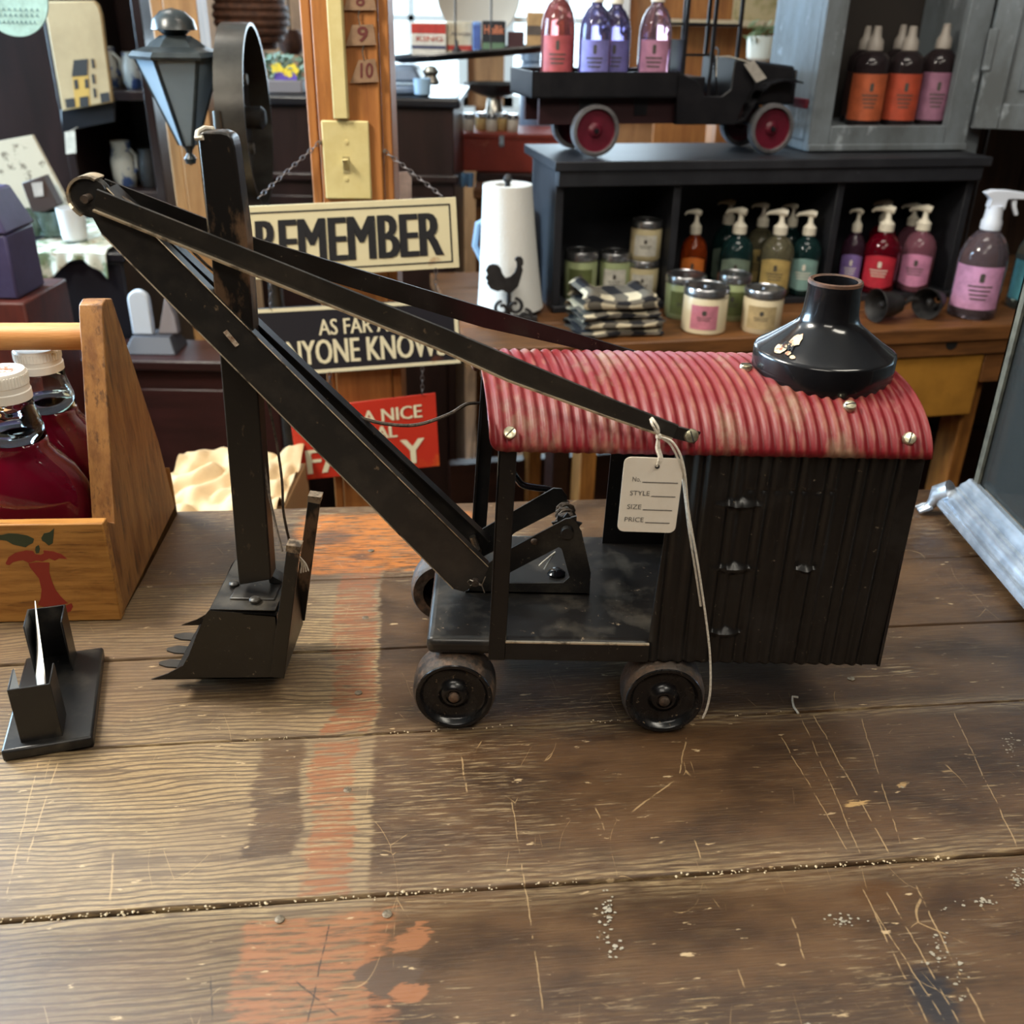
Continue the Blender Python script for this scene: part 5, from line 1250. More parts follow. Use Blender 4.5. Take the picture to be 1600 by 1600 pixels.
# ================================================================== toy truck on the cubby
ZT = CH+0.0005
w0 = UZ(930, 246, ZT); w1 = UZ(1203, 241, ZT); tyw = math.atan2(w1.y-w0.y, w1.x-w0.x)
tk = thing('toy_truck', 'antique black toy flatbed truck with red wheels on the cubby shelf', 'toy truck', tuple(w0), tyw)
TK = MW[tk.name]
def kp(px, py, v=0.0):
    return TK.inverted() @ UP(px, py, TK @ Vector((0,v,0)), Matrix.Rotation(tyw, 3, 'Z') @ Vector((0,1,0)))
TKB = mat('truck_black', (20,20,24), 0.35, c2=(32,31,34), ns=18); TKR = mat('truck_red', (96,18,38), 0.45, c2=(72,14,28), ns=20); TKD = mat('truck_dark_red', (40,14,18), 0.5); TKT = mat('grey_tyre', (98,96,98), 0.6, c2=(74,72,74), ns=40)
TW = 0.135
def tprism(name, pts, v0, v1, mt=TKB, bev=0.0015, par=None):
    m = MB(); m.prism([kp(px, py, v0)*1 for px, py in pts], (0, v1-v0, 0)); return m.build(name, mt, par or tk, bevel=bev, local=True)
w1l = (w1-w0).length
for u in (0.0, w1l):
    r = kp(930,204).z*0.98
    for v, sg in ((0, 1), (TW, -1)):
        T = Matrix.Translation((u, v, r)) @ Matrix.Rotation(sg*PI/2, 4, 'X')
        m = MB(); m.lathe([(r*0.80,-0.018),(r*0.97,-0.018),(r,-0.012),(r,-0.004),(r*0.96,0),(r*0.84,0.001),(r*0.80,-0.003)], 40, T, caps=False); wl_ = m.build('wheel', TKT, tk, local=True)
        m = MB(); m.lathe([(r*0.84,-0.002),(r*0.78,-0.006),(r*0.30,-0.006),(r*0.18,-0.001),(0,-0.001)], 36, T, caps=False); m.build('wheel_disc', TKR, wl_, local=True)
        m = MB(); m.lathe([(r*0.11,-0.002),(r*0.09,0.003),(0,0.003)], 12, T, caps=False); m.build('hub_cap', TKB, wl_, local=True)
    MB().cyl((u,0,r),(u,TW,r),0.004,n=10).build('axle', TKB, tk, local=True)
b0 = kp(832,112,-0.004); b1 = kp(1058,153,-0.004)
m = MB(); V0, V1 = -0.004, TW+0.004; zb0, zb1 = b1.z, b0.z
m.box(b0.x, b1.x, V0, V0+0.003, zb0, zb1); m.box(b0.x, b1.x, V1-0.003, V1, zb0, zb1); m.box(b0.x, b0.x+0.003, V0, V1, zb0, zb1); m.box(b1.x-0.003, b1.x, V0, V1, zb0, zb1); m.box(b0.x, b1.x, V0, V1, zb0, zb0+0.003)
m.build('bed', TKB, tk, local=True)
fr = kp(1062,185,0.02)
m = MB(); m.box(b0.x+0.02, fr.x+0.12, 0.018, 0.030, fr.z-0.008, zb0); m.build('chassis_rail', TKD, tk, local=True)
m = MB(); m.box(b0.x+0.02, fr.x+0.12, TW-0.030, TW-0.018, fr.z-0.008, zb0); m.build('chassis_rail', TKD, tk, local=True)
for px, py in ((915,165),(1000,168)):
    q = kp(px, py, 0.02); MB().box(q.x-0.012, q.x+0.012, 0.016, TW-0.016, q.z-0.012, zb0).build('bed_block', TKB, tk, local=True)
# cab: lower side with step, back, seat, dash, posts, roof
tprism('cab_side', [(1058,112),(1092,128),(1100,150),(1128,150),(1142,140),(1148,95),(1168,92),(1180,130),(1160,168),(1150,195),(1058,195)], -0.002, 0.002)
tprism('cab_side', [(1058,112),(1092,128),(1100,150),(1128,150),(1142,140),(1148,95),(1168,92),(1180,130),(1160,168),(1150,195),(1058,195)], TW-0.002, TW+0.002)
f0 = kp(1058,195,0); f1 = kp(1160,195,0)
MB().box(f0.x, f1.x, 0, TW, f0.z, f0.z+0.006).build('cab_floor', TKB, tk, local=True)
sk_ = kp(1060,62,0.02); se = kp(1100,120,0.02)
MB().box(f0.x, f0.x+0.004, 0.0, TW, f0.z, sk_.z).build('cab_back', TKB, tk, local=True)
MB().box(f0.x+0.004, se.x, 0.01, TW-0.01, f0.z+0.006, se.z).build('seat', TKB, tk, local=True, bevel=0.003)
da = kp(1150,92,0.0)
MB().box(da.x, da.x+0.005, 0, TW, f0.z, da.z).build('dashboard', TKB, tk, local=True)
zr = da.z+0.155
for u in (f0.x+0.003, da.x+0.003, (f0.x*0.45+da.x*0.55)):
    for v in (0.003, TW-0.003):
        m = MB(); m.box(u-0.003, u+0.003, v-0.0025, v+0.0025, f0.z+0.02, zr); m.build('cab_post', TKB, tk, local=True)
MB().box(f0.x-0.008, da.x+0.02, -0.006, TW+0.006, zr, zr+0.006).build('cab_roof', TKB, tk, local=True, bevel=0.002)
zc2 = kp(1100,39,0).z
for v in (0.003, TW-0.003): MB().box(f0.x, da.x, v-0.002, v+0.002, zc2-0.002, zc2+0.002).build('side_rail', TKB, tk, local=True)
for v in (0.003, TW-0.003):
    z2 = kp(1100,86,0).z; MB().box(f0.x, da.x*0.5+f0.x*0.5, v-0.002, v+0.002, z2-0.002, z2+0.002).build('side_rail', TKB, tk, local=True)
sw_ = Vector((da.x-0.02, TW*0.35, da.z+0.005))
m = MB(); m.tube([sw_+Vector((0.006*math.sin(a)*0.5, 0.018*math.cos(a), 0.018*math.sin(a)*0.6)) for a in [2*PI*i/20 for i in range(20)]], 0.0018, 6, closed=True); m.build('steering_wheel', TKB, tk, local=True)
MB().cyl(sw_, Vector((da.x, TW*0.35, f0.z+0.02)), 0.002, n=8).build('steering_column', TKB, tk, local=True)
# hood, radiator, fenders
h1_ = kp(1245,103,0.03)
m = MB(); prof_h = []
hw0, hw1 = 0.028, TW-0.028
zt0, zt1 = kp(1165,90,0.02).z, kp(1243,104,0.02).z; zlow = kp(1240,165,0.02).z
x0, x1 = da.x+0.004, h1_.x
m.hexa([(x0,hw0-0.012,zlow),(x1,hw0,zlow),(x1,hw1,zlow),(x0,hw1+0.012,zlow)], [(x0,hw0-0.006,zt0),(x1,hw0+0.004,zt1),(x1,hw1-0.004,zt1),(x0,hw1+0.006,zt0)]); m.build('hood', TKB, tk, local=True, bevel=0.006, seg=3)
MB().box(x1, x1+0.006, hw0+0.004, hw1-0.004, zlow, zt1-0.006).build('radiator', TKB, tk, local=True, bevel=0.003)
MB().box(x1+0.012, x1+0.018, 0.0, TW, zlow-0.004, zlow+0.012).build('bumper', TKR, tk, local=True, bevel=0.002)
fpts = [(1150,193),(1165,188),(1175,172),(1188,150),(1205,133),(1225,127),(1245,128),(1255,131)]
for v0, v1 in ((-0.006,0.026),(TW-0.026,TW+0.006)):
    q = [kp(px, py, -0.006) for px, py in fpts]
    m = MB()
    for a, c in zip(q[:-1], q[1:]):
        m.hexa([(a.x,v0,a.z),(c.x,v0,c.z),(c.x,v1,c.z),(a.x,v1,a.z)], [(a.x,v0,a.z+0.003),(c.x,v0,c.z+0.003),(c.x,v1,c.z+0.003),(a.x,v1,a.z+0.003)])
    m.build('fender', TKB, tk, local=True)
# its tag
tgq = [kp(px, py, -0.012) for px, py in ((1162,100),(1178,94),(1198,122),(1182,129))]
tt = thing('truck_price_tag', 'small grey paper tag hanging on the hood of the toy truck', 'price tag', tuple(TK @ tgq[3]), tyw)
m = MB(); m.prism([TK @ p for p in tgq], Matrix.Rotation(tyw, 3, 'Z') @ Vector((0,0.0008,0))); m.build('card', paper('tag_grey', (176,170,162)), tt)
m = MB(); m.tube([TK @ ((tgq[0]+tgq[1])/2), TK @ (kp(1140,88,-0.006)), TK @ kp(1120,88,-0.002), TK @ kp(1119,120,-0.004)], 0.0008, 5); m.build('string', M['string'], tt)
# tall bottles standing in the truck bed
def tallb(px, pbase, wpx, lab, body, lb_c, v, hscale=1.35):
    q = kp(px, pbase, v); q = TK @ Vector((q.x, v, zb0+0.0035)); r = wpx/2*depth(q)/FPX
    soap(0, 0, 0, 0, lab, body, lb_c, PR, at=(Vector(q), r, r*5.2*hscale), curved=False, group='tall bottles in the truck bed')
tallb(928, 112, 50, 'lavender bottle behind the bed rail of the toy truck', soapmat('lavender_clear', (120,116,170), 0.8), paper('label_lavender', (128,124,190)), 0.045)
tallb(958, 112, 48, 'second lavender bottle from the left in the truck bed', soapmat('lavender_clear_b', (110,104,156), 0.8), paper('label_lavender_dark', (112,106,170)), 0.085)
tallb(1020, 112, 50, 'pink labelled clear bottle in the truck bed next to the cab', soapmat('pink_clear', (190,150,170), 0.85), paper('label_mauve', (190,134,164)), 0.045)
tallb(870, 112, 52, 'coral red labelled bottle at the tail end of the truck bed', soapmat('coral_clear', (190,110,110), 0.8), paper('label_coral', (176,82,84)), 0.100)

# ================================================================== blue-grey cabinet with spray bottles
BGM = mat('blue_grey_chippy_paint', (116,124,130), 0.6, c2=(88,92,94), ns=9, lo=0.4, hi=0.65, c3=(150,158,164), ns3=26, lo3=0.60, hi3=0.70, nstretch=(1,1,0.5), bump=0.15, bs=60)
BGI = mat('cabinet_inside', (44,38,34), 0.7, c2=(34,30,28), ns=8)
k0 = UZ(1260, 238, ZT)
KB = Matrix.Translation(k0) @ RB
kb = thing('painted_cabinet', 'chippy blue-grey painted wall cabinet with open door above the cubby', 'cabinet', tuple(k0), BYAW)
def kpx(px, py, v=0.0): return KB.inverted() @ UP(px, py, KB @ Vector((0,v,0)), RB.to_3x3() @ Vector((0,1,0)))
KW = kpx(1507,232).x; ol = kpx(1300,192).x; orr = kpx(1480,195).x; oz = kpx(1390,197).z; KD = 0.205; KH = 0.62
def kbox(name, *a, mt=BGM): return MB().box(*a).build(name, mt, kb, bevel=0.002, local=True)
kbox('side_panel', 0, 0.016, 0.018, KD, 0.018, KH); kbox('side_panel', KW-0.016, KW, 0.018, KD, 0.018, KH)
kbox('stile', 0, ol, 0, 0.018, 0.001, KH); kbox('stile', orr, KW, 0, 0.018, 0.001, KH); kbox('bottom_rail', ol, orr, 0, 0.018, 0.001, oz)
kbox('rail_moulding', 0, KW, -0.006, 0.0, 0.002, 0.014)
kbox('bottom_board', 0.0, KW, 0.018, KD, 0.001, 0.018); kbox('top_board', -0.01, KW+0.01, -0.01, KD, KH, KH+0.02)
kbox('shelf_board', 0.016, KW-0.016, 0.018, KD-0.008, oz-0.016, oz-0.004)
kbox('back_board', 0.016, KW-0.016, KD-0.008, KD, 0.018, KH, mt=BGI)
# door swung open to the right
hx_, hy_ = KW+0.002, -0.004
DR = Matrix.Translation((hx_, hy_, 0)) @ Matrix.Rotation(R(-24), 4, 'Z')
dz0 = kpx(1483,197,hy_).z-0.004; DWd = 0.30; st_ = 0.045
def dbox(name, *a, par=None, bev=0.002): return MB().box(*a, T=DR).build(name, BGM, par or dor, bevel=bev, local=True)
dor = MB().box(0, DWd, 0, 0.012, dz0, KH, T=DR).build('door', BGM, kb, bevel=0.002, local=True)
dbox('door_stile', 0, st_, -0.008, 0, dz0, KH); dbox('door_stile', DWd-st_, DWd, -0.008, 0, dz0, KH); dbox('door_rail', st_, DWd-st_, -0.008, 0, dz0, dz0+st_); dbox('door_rail', st_, DWd-st_, -0.008, 0, KH-st_, KH)
dbox('raised_panel', st_+0.022, DWd-st_-0.022, -0.006, 0, dz0+st_+0.022, KH-st_-0.022, bev=0.005)
dbox('hinge', -0.006, 0.010, -0.011, -0.007, dz0+0.10, dz0+0.17)
# upright board of the hutch standing behind
kbox('hutch_upright', KW+0.004, KW+0.042, 0.02, 0.06, -ZT+0.001, 0.24)
# spray bottles inside
MISTW = mat('grey_mist_cap', (150,142,134), 0.45); MB_ = soapmat('dark_bottle', (44,36,38), 0.3)
def mist(px, py, wpx, ptop, label, lab, back=False):
    zf_ = k0.z+oz-0.0035
    b_ = UZ(px, py, zf_); r = wpx/2*depth(b_)/FPX
    vv = 0.022+r+(0.076 if back else 0.004); q_ = kpx(px, py-6, vv); loc = KB @ Vector((q_.x, vv, 0)); loc.z = zf_
    H = UY(px, ptop, loc.y).z-zf_
    face = math.atan2(-loc.y, -loc.x)
    t_ = thing('mist_bottle', label, 'bottle', tuple(loc), 0, 'fine mist bottles inside the cabinet')
    hb_ = H*0.76
    m = MB(); m.lathe([(r*0.92,0),(r,0.004),(r,hb_*0.80),(r*0.92,hb_*0.90),(r*0.6,hb_*0.97),(r*0.36,hb_)], 28); m.build('bottle_body', MB_, t_, local=True)
    m = MB(); arc_patch(m, r*1.01, face-1.2, face+1.2, hb_*0.08, hb_*0.70, 14); lb = m.build('paper_label', lab, t_, local=True, fix=False); label_print(lb, r*1.02, face+0.2, hb_*0.42, hb_*0.24, PR, 4, 0.9)
    m = MB(); m.lathe([(r*0.36,hb_*0.99),(r*0.46,hb_*1.0),(r*0.44,hb_*1.12),(r*0.26,hb_*1.18),(r*0.22,H*0.99),(r*0.15,H)], 18); m.build('mist_cap', MISTW, t_, local=True)
P_dk = paper('label_dark_mist', (60,40,38)); P_o1 = paper('label_orange_mist', (182,90,54)); P_o2 = paper('label_red_orange_mist', (180,74,48)); P_m1 = paper('label_mauve_mist', (150,102,126))
mist(1334, 190, 44, 40, 'rear mist bottle with grey cap between the cabinet side and the orange one', P_dk, True)
mist(1387, 190, 44, 38, 'rear mist bottle behind the gap of the two orange labelled ones', P_dk, True)
mist(1349, 188, 52, 40, 'left orange labelled mist bottle inside the blue-grey cabinet', P_o1)
mist(1402, 191, 52, 40, 'middle red-orange labelled mist bottle inside the blue-grey cabinet', P_o2)
mist(1452, 191, 50, 36, 'mauve labelled mist bottle inside the blue-grey cabinet', P_m1)

# ================================================================== wooden post with switch and hanging signs
PINE = wood('orange_pine', (172,112,58), (140,86,42), st=(18,18,1.6), ns=3, c3=(112,68,34), ns3=4, lo3=0.58, hi3=0.76, rough=0.5)
YP = 1.40
px0 = UY(466,0,YP).x; px1 = UY(587,0,YP).x; pxm = UY(484,0,YP).x
po = thing('pine_post', 'orange pine room post carrying the light switch and the hanging signs', 'post', ((px0+px1)/2, YP+0.03, -0.9))
MB().box(px0, pxm-0.0015, YP+0.004, YP+0.06, -0.9, 1.70).build('corner_board', PINE, po, bevel=0.002)
MB().box(pxm, px1, YP, YP+0.075, -0.9, 1.70).build('face_board', PINE, po, bevel=0.002)
MB().box(px1+0.0005, px1+0.014, YP+0.006, YP+0.070, -0.9, 1.70).build('edge_board', PINE, po, bevel=0.002)
ALM = mat('almond_plastic', (206,192,138), 0.4, c2=(196,180,124), ns=30)
yS = YP-0.006
a = UY(501,188,yS); c = UY(581,312,yS)
lsw = thing('light_switch', 'almond light switch plate with toggle on the pine post', 'light switch', ((a.x+c.x)/2, YP, c.z))
MB().box(a.x, c.x, yS, YP-0.0002, c.z, a.z).build('plate', ALM, lsw, bevel=0.002, seg=3)
q = UY(541,258,yS-0.001)
MB().box(q.x-0.0045, q.x+0.0045, yS-0.0006, yS+0.001, q.z-0.011, q.z+0.011).build('toggle_slot', mat('slot_shade', (150,138,98), 0.5), lsw)
MB().hexa([(q.x-0.0038,yS-0.0006,q.z-0.006),(q.x+0.0038,yS-0.0006,q.z-0.006),(q.x+0.0038,yS,q.z-0.004),(q.x-0.0038,yS,q.z-0.004)], [(q.x-0.0038,yS-0.012,q.z+0.008),(q.x+0.0038,yS-0.012,q.z+0.008),(q.x+0.0038,yS,q.z+0.008),(q.x-0.0038,yS,q.z+0.008)]).build('toggle', ALM, lsw, bevel=0.0008)
for py in (222, 280):
    p = UY(541, py, yS); MB().lathe([(0.0032,0),(0.0028,0.001),(0,0.0013)], 12, Matrix.Translation((p.x, yS, p.z)) @ Matrix.Rotation(PI/2, 4, 'X')).build('plate_screw', ALM, lsw)
a = UY(522,0,yS); c = UY(545,186,yS)
rw = MB().box(UY(533,180,yS).x-0.0095, UY(533,180,yS).x+0.0105, YP-0.012, YP-0.0002, UY(533,186,yS).z, 1.70).build('wire_raceway', ALM, None, bevel=0.002)
tag(rw, 'almond surface wire raceway running up the pine post from the switch', 'raceway')
# number tags hanging in a string
TAGM = mat('brown_number_tag', (140,110,84), 0.7, c2=(112,86,64), ns=30); TAGI = mat('dark_red_ink', (92,40,34), 0.7)
yN = YP-0.004
for txt, pts, (tx0, ty0, tx1, ty1), lab in (
    ('8', [(546,-18),(582,-18),(588,16),(537,16)], (556,-12,570,10), 'brown number tag cut off by the top edge above the 9 tag'),
    ('9', [(550,39),(583,38),(588,70),(540,72)], (558,41,575,66), 'brown number tag printed with a nine, middle of the string on the pine post'),
    ('10', [(560,94),(586,92),(592,128),(547,130)], (563,98,583,122), 'brown number tag printed with a ten, lowest on the pine post')):
    q = [UY(px, py, yN) for px, py in pts]; ctr = (q[2]+q[3])/2
    t_ = thing('number_tag', lab, 'number tag', (ctr.x, yN, ctr.z), 0, 'string of number tags')
    m = MB(); m.prism(q, (0, 0.002, 0)); cdn = m.build('tag_plate', TAGM, t_)
    m = MB(); o_ = UY(tx0, ty1, yN-0.0004); text_quad(m, txt, o_, UY(tx1, ty1, yN-0.0004)-o_, UY(tx0, ty0, yN-0.0004)-o_, 0.02); m.build('number', TAGI, cdn)
    m = MB(); e0 = UY((pts[0][0]+pts[1][0])/2-4, pts[0][1], yN); m.tube([e0, e0+Vector((-0.002,0.001,0.010)), e0+Vector((0.001,0.001,0.020))], 0.0008, 5); m.build('hanger_wire', M['steel'], t_)
# signs
def rusty(name, c, c2=(150,92,40), lo=0.66, hi=0.78, ns=14): return mat(name, c, 0.45, c2=c2, ns=ns, lo=lo, hi=hi, c3=tuple(int(x*0.86) for x in c), ns3=5, lo3=0.5, hi3=0.8)
CRM = rusty('cream_enamel', (214,204,168)); NVY = rusty('black_enamel_sign', (32,32,40), (96,54,36), 0.64, 0.76); REDS = rusty('red_enamel', (186,48,32), (206,106,40), 0.56, 0.74); LCR = rusty('cream_lettering', (222,214,184), (170,120,60), 0.68, 0.78)
YSG = 1.372
def sign(name, label, quad, face, y=YSG):
    q = [UY(px, py, y) for px, py in quad]   # TL TR BR BL
    ctr = (q[2]+q[3])/2
    t_ = thing(name, label, 'sign', (ctr.x, y, ctr.z))
    def at(u, v, e=0.0):                     # v from bottom
        top = q[0]*(1-u)+q[1]*u; bot = q[3]*(1-u)+q[2]*u; p = bot*(1-v)+top*v; return p+Vector((0,-e,0))
    m = MB(); m.prism(q, (0, 0.0016, 0)); pl_ = m.build('sign_plate', face, t_, bevel=0.0004, seg=1)
    return t_, pl_, at
def put(t_, at, txt, u0, u1, v0, v1, mt, off=0.0):
    m = MB(); text_bold(m, txt, lambda u, v: at(u0+(u1-u0)*u, v0+(v1-v0)*v, 0.0005), off*0.07*8/len(txt)); return m.build('lettering', mt, t_)
def border(t_, at, mt, e, w_, rad=0.0):
    o_ = [(e, e*3), (1-e, e*3), (1-e, 1-e*3), (e, 1-e*3)]; i_ = [(e+w_, e*3+w_*3), (1-e-w_, e*3+w_*3), (1-e-w_, 1-e*3-w_*3), (e+w_, 1-e*3-w_*3)]
    m = MB(); m.frame([at(u, v, 0.0004) for u, v in o_], [at(u, v, 0.0004) for u, v in i_], (0, 0.0003, 0)); return m.build('border_line', mt, t_)
s1, p1, at1 = sign('remember_sign', 'cream metal sign reading REMEMBER, topmost of the three', [(374,323),(712,308),(718,418),(381,438)], CRM)
put(p1, at1, 'REMEMBER', 0.075, 0.925, 0.20, 0.80, M['inkblack'], 0.15); border(p1, at1, M['inkblack'], 0.028, 0.007)
s2, p2, at2 = sign('anyone_knows_sign', 'black metal sign reading AS FAR AS ANYONE KNOWS with cream border', [(385,483),(715,466),(721,568),(396,592)], NVY)
border(p2, at2, LCR, 0.004, 0.018)
put(p2, at2, 'AS FAR AS', 0.335, 0.70, 0.57, 0.80, LCR, 0.09); put(p2, at2, 'ANYONE KNOWS', 0.10, 0.93, 0.15, 0.51, LCR, 0.09)
s3, p3, at3 = sign('family_sign', 'red metal sign reading WE\'RE A NICE NORMAL FAMILY, lowest of the three', [(452,641),(680,614),(687,728),(466,751)], REDS)
put(p3, at3, "WE'RE A NICE", 0.10, 0.90, 0.70, 0.88, LCR, 0.09); put(p3, at3, 'NORMAL', 0.22, 0.72, 0.47, 0.64, LCR, 0.09); put(p3, at3, 'FAMILY', 0.08, 0.90, 0.08, 0.42, LCR, 0.09)
CHNM = mat('old_chain', (104,98,98), 0.45, 0.7)
def chain(par, p0, p1, L=0.0085):
    p0 = Vector(p0); p1 = Vector(p1); d = p1-p0; n = max(2, int(d.length/(L*0.78))); d.normalize(); a = d.cross(Vector((0,1,0))).normalized(); b_ = d.cross(a)
    m = MB()
    for i in range(n):
        c_ = p0+(p1-p0)*((i+0.5)/n); s_ = a if i % 2 == 0 else b_
        m.tube([c_+d*math.cos(t)*L*0.55+s_*math.sin(t)*L*0.28 for t in [2*PI*k/10 for k in range(10)]], 0.0007, 5, closed=True)
    o = m.build('chain', CHNM, par); o['kind'] = 'stuff'
nl = UY(500,222,YP-0.004); nr = UY(601,236,YP-0.004)
chain(s1, nl, UY(404,309,YSG)); chain(s1, nr, UY(690,306,YSG))
chain(s2, UY(423,436,YSG), UY(422,482,YSG)); chain(s2, UY(681,420,YSG), UY(681,468,YSG))
chain(s3, UY(515,582,YSG), UY(516,633,YSG)); chain(s3, UY(660,573,YSG), UY(660,616,YSG))
for q in (nl, nr): MB().cyl(q+Vector((0,-0.003,0)), q+Vector((0,0.006,0)), 0.0022, n=10).build('nail', M['steel'], s1)

# ================================================================== wide dark cabinet behind the post, with planter and boxes
YC = 2.2
zt = UY(650,152,YC).z; cxl = UY(425,160,YC).x-0.06; cxr = UY(709,220,YC).x
DKC = wood('mahogany_dark', (40,26,24), (30,20,18), st=(8,8,1.5), ns=3, rough=0.3)
BLT = mat('black_top', (24,24,28), 0.3)
dc = thing('dark_cabinet', 'tall dark mahogany cabinet with black top behind the pine post', 'cabinet', ((cxl+cxr)/2, YC+0.2, -0.9))
MB().box(cxl, cxr, YC, YC+0.4, -0.9, zt-0.02).build('carcass', DKC, dc, bevel=0.003)
MB().box(cxl-0.012, cxr+0.014, YC-0.014, YC+0.41, zt-0.02, zt).build('top', BLT, dc, bevel=0.006, seg=3)
z1 = UY(650,272,YC).z; z2 = UY(650,285,YC).z
MB().box(cxl-0.004, cxr+0.010, YC-0.012, YC-0.0005, z2, z1).build('waist_moulding', DKC, dc, bevel=0.004, seg=3)
for k in range(2):
    xa = cxl+0.02+k*(cxr-cxl-0.02)/2; MB().box(xa, xa+(cxr-cxl-0.06)/2, YC-0.006, YC-0.0005, -0.7, z2-0.03).build('door', DKC, dc, bevel=0.004)
GRYB = mat('grey_blue_enamel', (110,124,142), 0.35, c2=(90,102,120), ns=10)
a = UY(600,148,YC+0.06); c = UY(676,105,YC+0.06)
sc_ = thing('grey_counter_scale', 'grey-blue enamel counter scale on the dark cabinet', 'scale', ((a.x+c.x)/2, YC+0.12, zt))
MB().box(a.x, c.x-0.015, YC+0.05, YC+0.2, zt+0.0005, zt+0.018).build('scale_base', GRYB, sc_, bevel=0.006)
m = MB(); m.hexa([(a.x,YC+0.05,zt+0.024),(c.x-0.02,YC+0.05,zt+0.024),(c.x-0.02,YC+0.2,zt+0.024),(a.x,YC+0.2,zt+0.024)], [(a.x,YC+0.06,zt+0.055),(c.x-0.04,YC+0.06,zt+0.055),(c.x-0.04,YC+0.2,zt+0.055),(a.x,YC+0.2,zt+0.055)]); m.build('scale_body', GRYB, sc_, bevel=0.008)
q = UY(672,120,YC+0.08); MB().lathe([(0.016,0.018),(0.020,0.024),(0.013,0.036),(0.018,0.044),(0.010,0.054),(0,0.056)], 16, Matrix.Translation((q.x,YC+0.1,zt))).build('scale_knob', M['steel'], sc_)
q = UY(660,146,YC+0.03); t_ = thing('small_white_cup', 'small pale blue cup standing on the dark cabinet top', 'cup', (q.x, YC+0.03, zt+0.0005))
MB().lathe([(0.012,0),(0.017,0.004),(0.019,0.034),(0.017,0.034),(0.015,0.006),(0,0.005)], 20).build('cup_body', CHN, t_, local=True)
# planter
a = UY(427,150,YC+0.04); c = UY(474,138,YC+0.04)
pt_ = thing('pansy_planter', 'grey planter box of purple and yellow pansies on the dark cabinet', 'planter', ((a.x+c.x)/2, YC+0.08, zt))
MB().box(a.x-0.02, c.x, YC+0.03, YC+0.14, zt+0.0005, zt+0.026).build('planter_box', mat('grey_planter', (116,110,112), 0.6), pt_, bevel=0.003)
LEAF = mat('pansy_leaf', (92,118,96), 0.6, c2=(130,150,140), ns=60); PUR = mat('pansy_purple', (98,78,170), 0.6); YEL = mat('pansy_yellow', (226,200,60), 0.6)
rp_ = random.Random(11); m = MB()
for _ in range(170):
    p = Vector((rp_.uniform(a.x-0.02, c.x), YC+rp_.uniform(0.03,0.13), zt+0.024+rp_.uniform(0,0.05))); d_ = Vector((rp_.gauss(0,1), rp_.gauss(0,1), rp_.gauss(0.5,0.6))).normalized()*0.010; s_ = d_.orthogonal().normalized()*0.004
    m.add([p-d_, p+s_, p+d_, p-s_], [(0,1,2,3)])
m.build('foliage', LEAF, pt_, fix=False, kind='stuff')
for px, py, mt in ((437,122,PUR),(456,124,PUR),(433,108,YEL),(457,110,YEL),(447,116,YEL),(444,130,PUR)):
    p = UY(px, py, YC+0.035); m = MB()
    for k in range(5):
        a_ = 2*PI*k/5; c_ = p+Vector((math.cos(a_)*0.007, 0.0005*k, math.sin(a_)*0.007)); m.add([c_+Vector((math.cos(t)*0.0065, 0, math.sin(t)*0.0065)) for t in [2*PI*j/8 for j in range(8)]], [tuple(range(8))])
    m.build('flower', mt, pt_, fix=False)
# pale folded paper tag leaning by the sign
q = [UY(px, py, 1.52) for px, py in ((600,271),(636,268),(643,278),(643,312),(602,312))]
pk_ = thing('pink_paper_tag', 'pale pink paper tag behind the right end of the REMEMBER sign', 'paper tag', tuple(q[4]))
m = MB(); m.prism(q, (0, 0.001, 0)); m.build('tag_paper', paper('pale_pink_paper', (206,184,176)), pk_)
m = MB(); m.tube([q[0]*0.5+q[1]*0.5, UY(604,238,1.46), Vector((px1+0.014, YP+0.05, UY(604,238,1.46).z))], 0.0006, 5); m.build('tag_string', M['string'], pk_)

# ================================================================== rear table with red box, scale, canister; hanging tray with tins
YR = 2.62
zr_ = UY(790,269,YR).z
rt = thing('rear_side_table', 'dark red-brown side table holding the red wooden box', 'table', (0.02, YR+0.2, -0.9))
x0 = max(UY(738,290,YR).x-0.05, cxr+0.03); x1 = UY(860,290,YR).x+0.25
MB().box(x0, x1, YR-0.03, YR+0.42, zr_-0.028, zr_).build('table_top', DARKW, rt, bevel=0.004)
MB().box(x0+0.03, x1-0.03, YR, YR+0.38, zr_-0.10, zr_-0.0285).build('table_apron', DARKW, rt)
for x in (x0+0.03, x1-0.07):
    for y in (YR, YR+0.34): MB().box(x, x+0.04, y, y+0.04, -0.9, zr_-0.1005).build('leg', DARKW, rt, bevel=0.003)
# low wooden shelf with blue glasses
YL = 2.45; zl = UY(715,297,YL).z
a = UY(696,300,YL); c = UY(752,300,YL)
sh = thing('small_pine_stand', 'low pale pine plant stand between dark cabinet and paper towel', 'stand', ((a.x+c.x)/2, YL+0.06, -0.9))
a.x = max(a.x, cxr+0.03)
MB().box(a.x, c.x+0.06, YL, YL+0.14, zl-0.02, zl).build('stand_top', BENW, sh, bevel=0.002)
for x in (a.x+0.005, c.x+0.035): MB().box(x, x+0.02, YL+0.02, YL+0.12, -0.9, zl-0.0205).build('stand_leg', BENW, sh)
for px in (722, 734):
    q = UY(px, 297, YL+0.05); t_ = thing('blue_glass', 'small blue drinking glass on the pine stand, %s of the pair' % ('left' if px < 730 else 'right'), 'glass', (q.x, YL+0.05, zl+0.0005), 0, 'blue glasses on the pine stand')
    MB().lathe([(0.008,0),(0.009,0.002),(0.011,0.032),(0.010,0.032),(0.008,0.004),(0,0.003)], 16).build('glass_cup', mat('blue_glass', (130,176,220), 0.1, trans=0.4), t_, local=True)
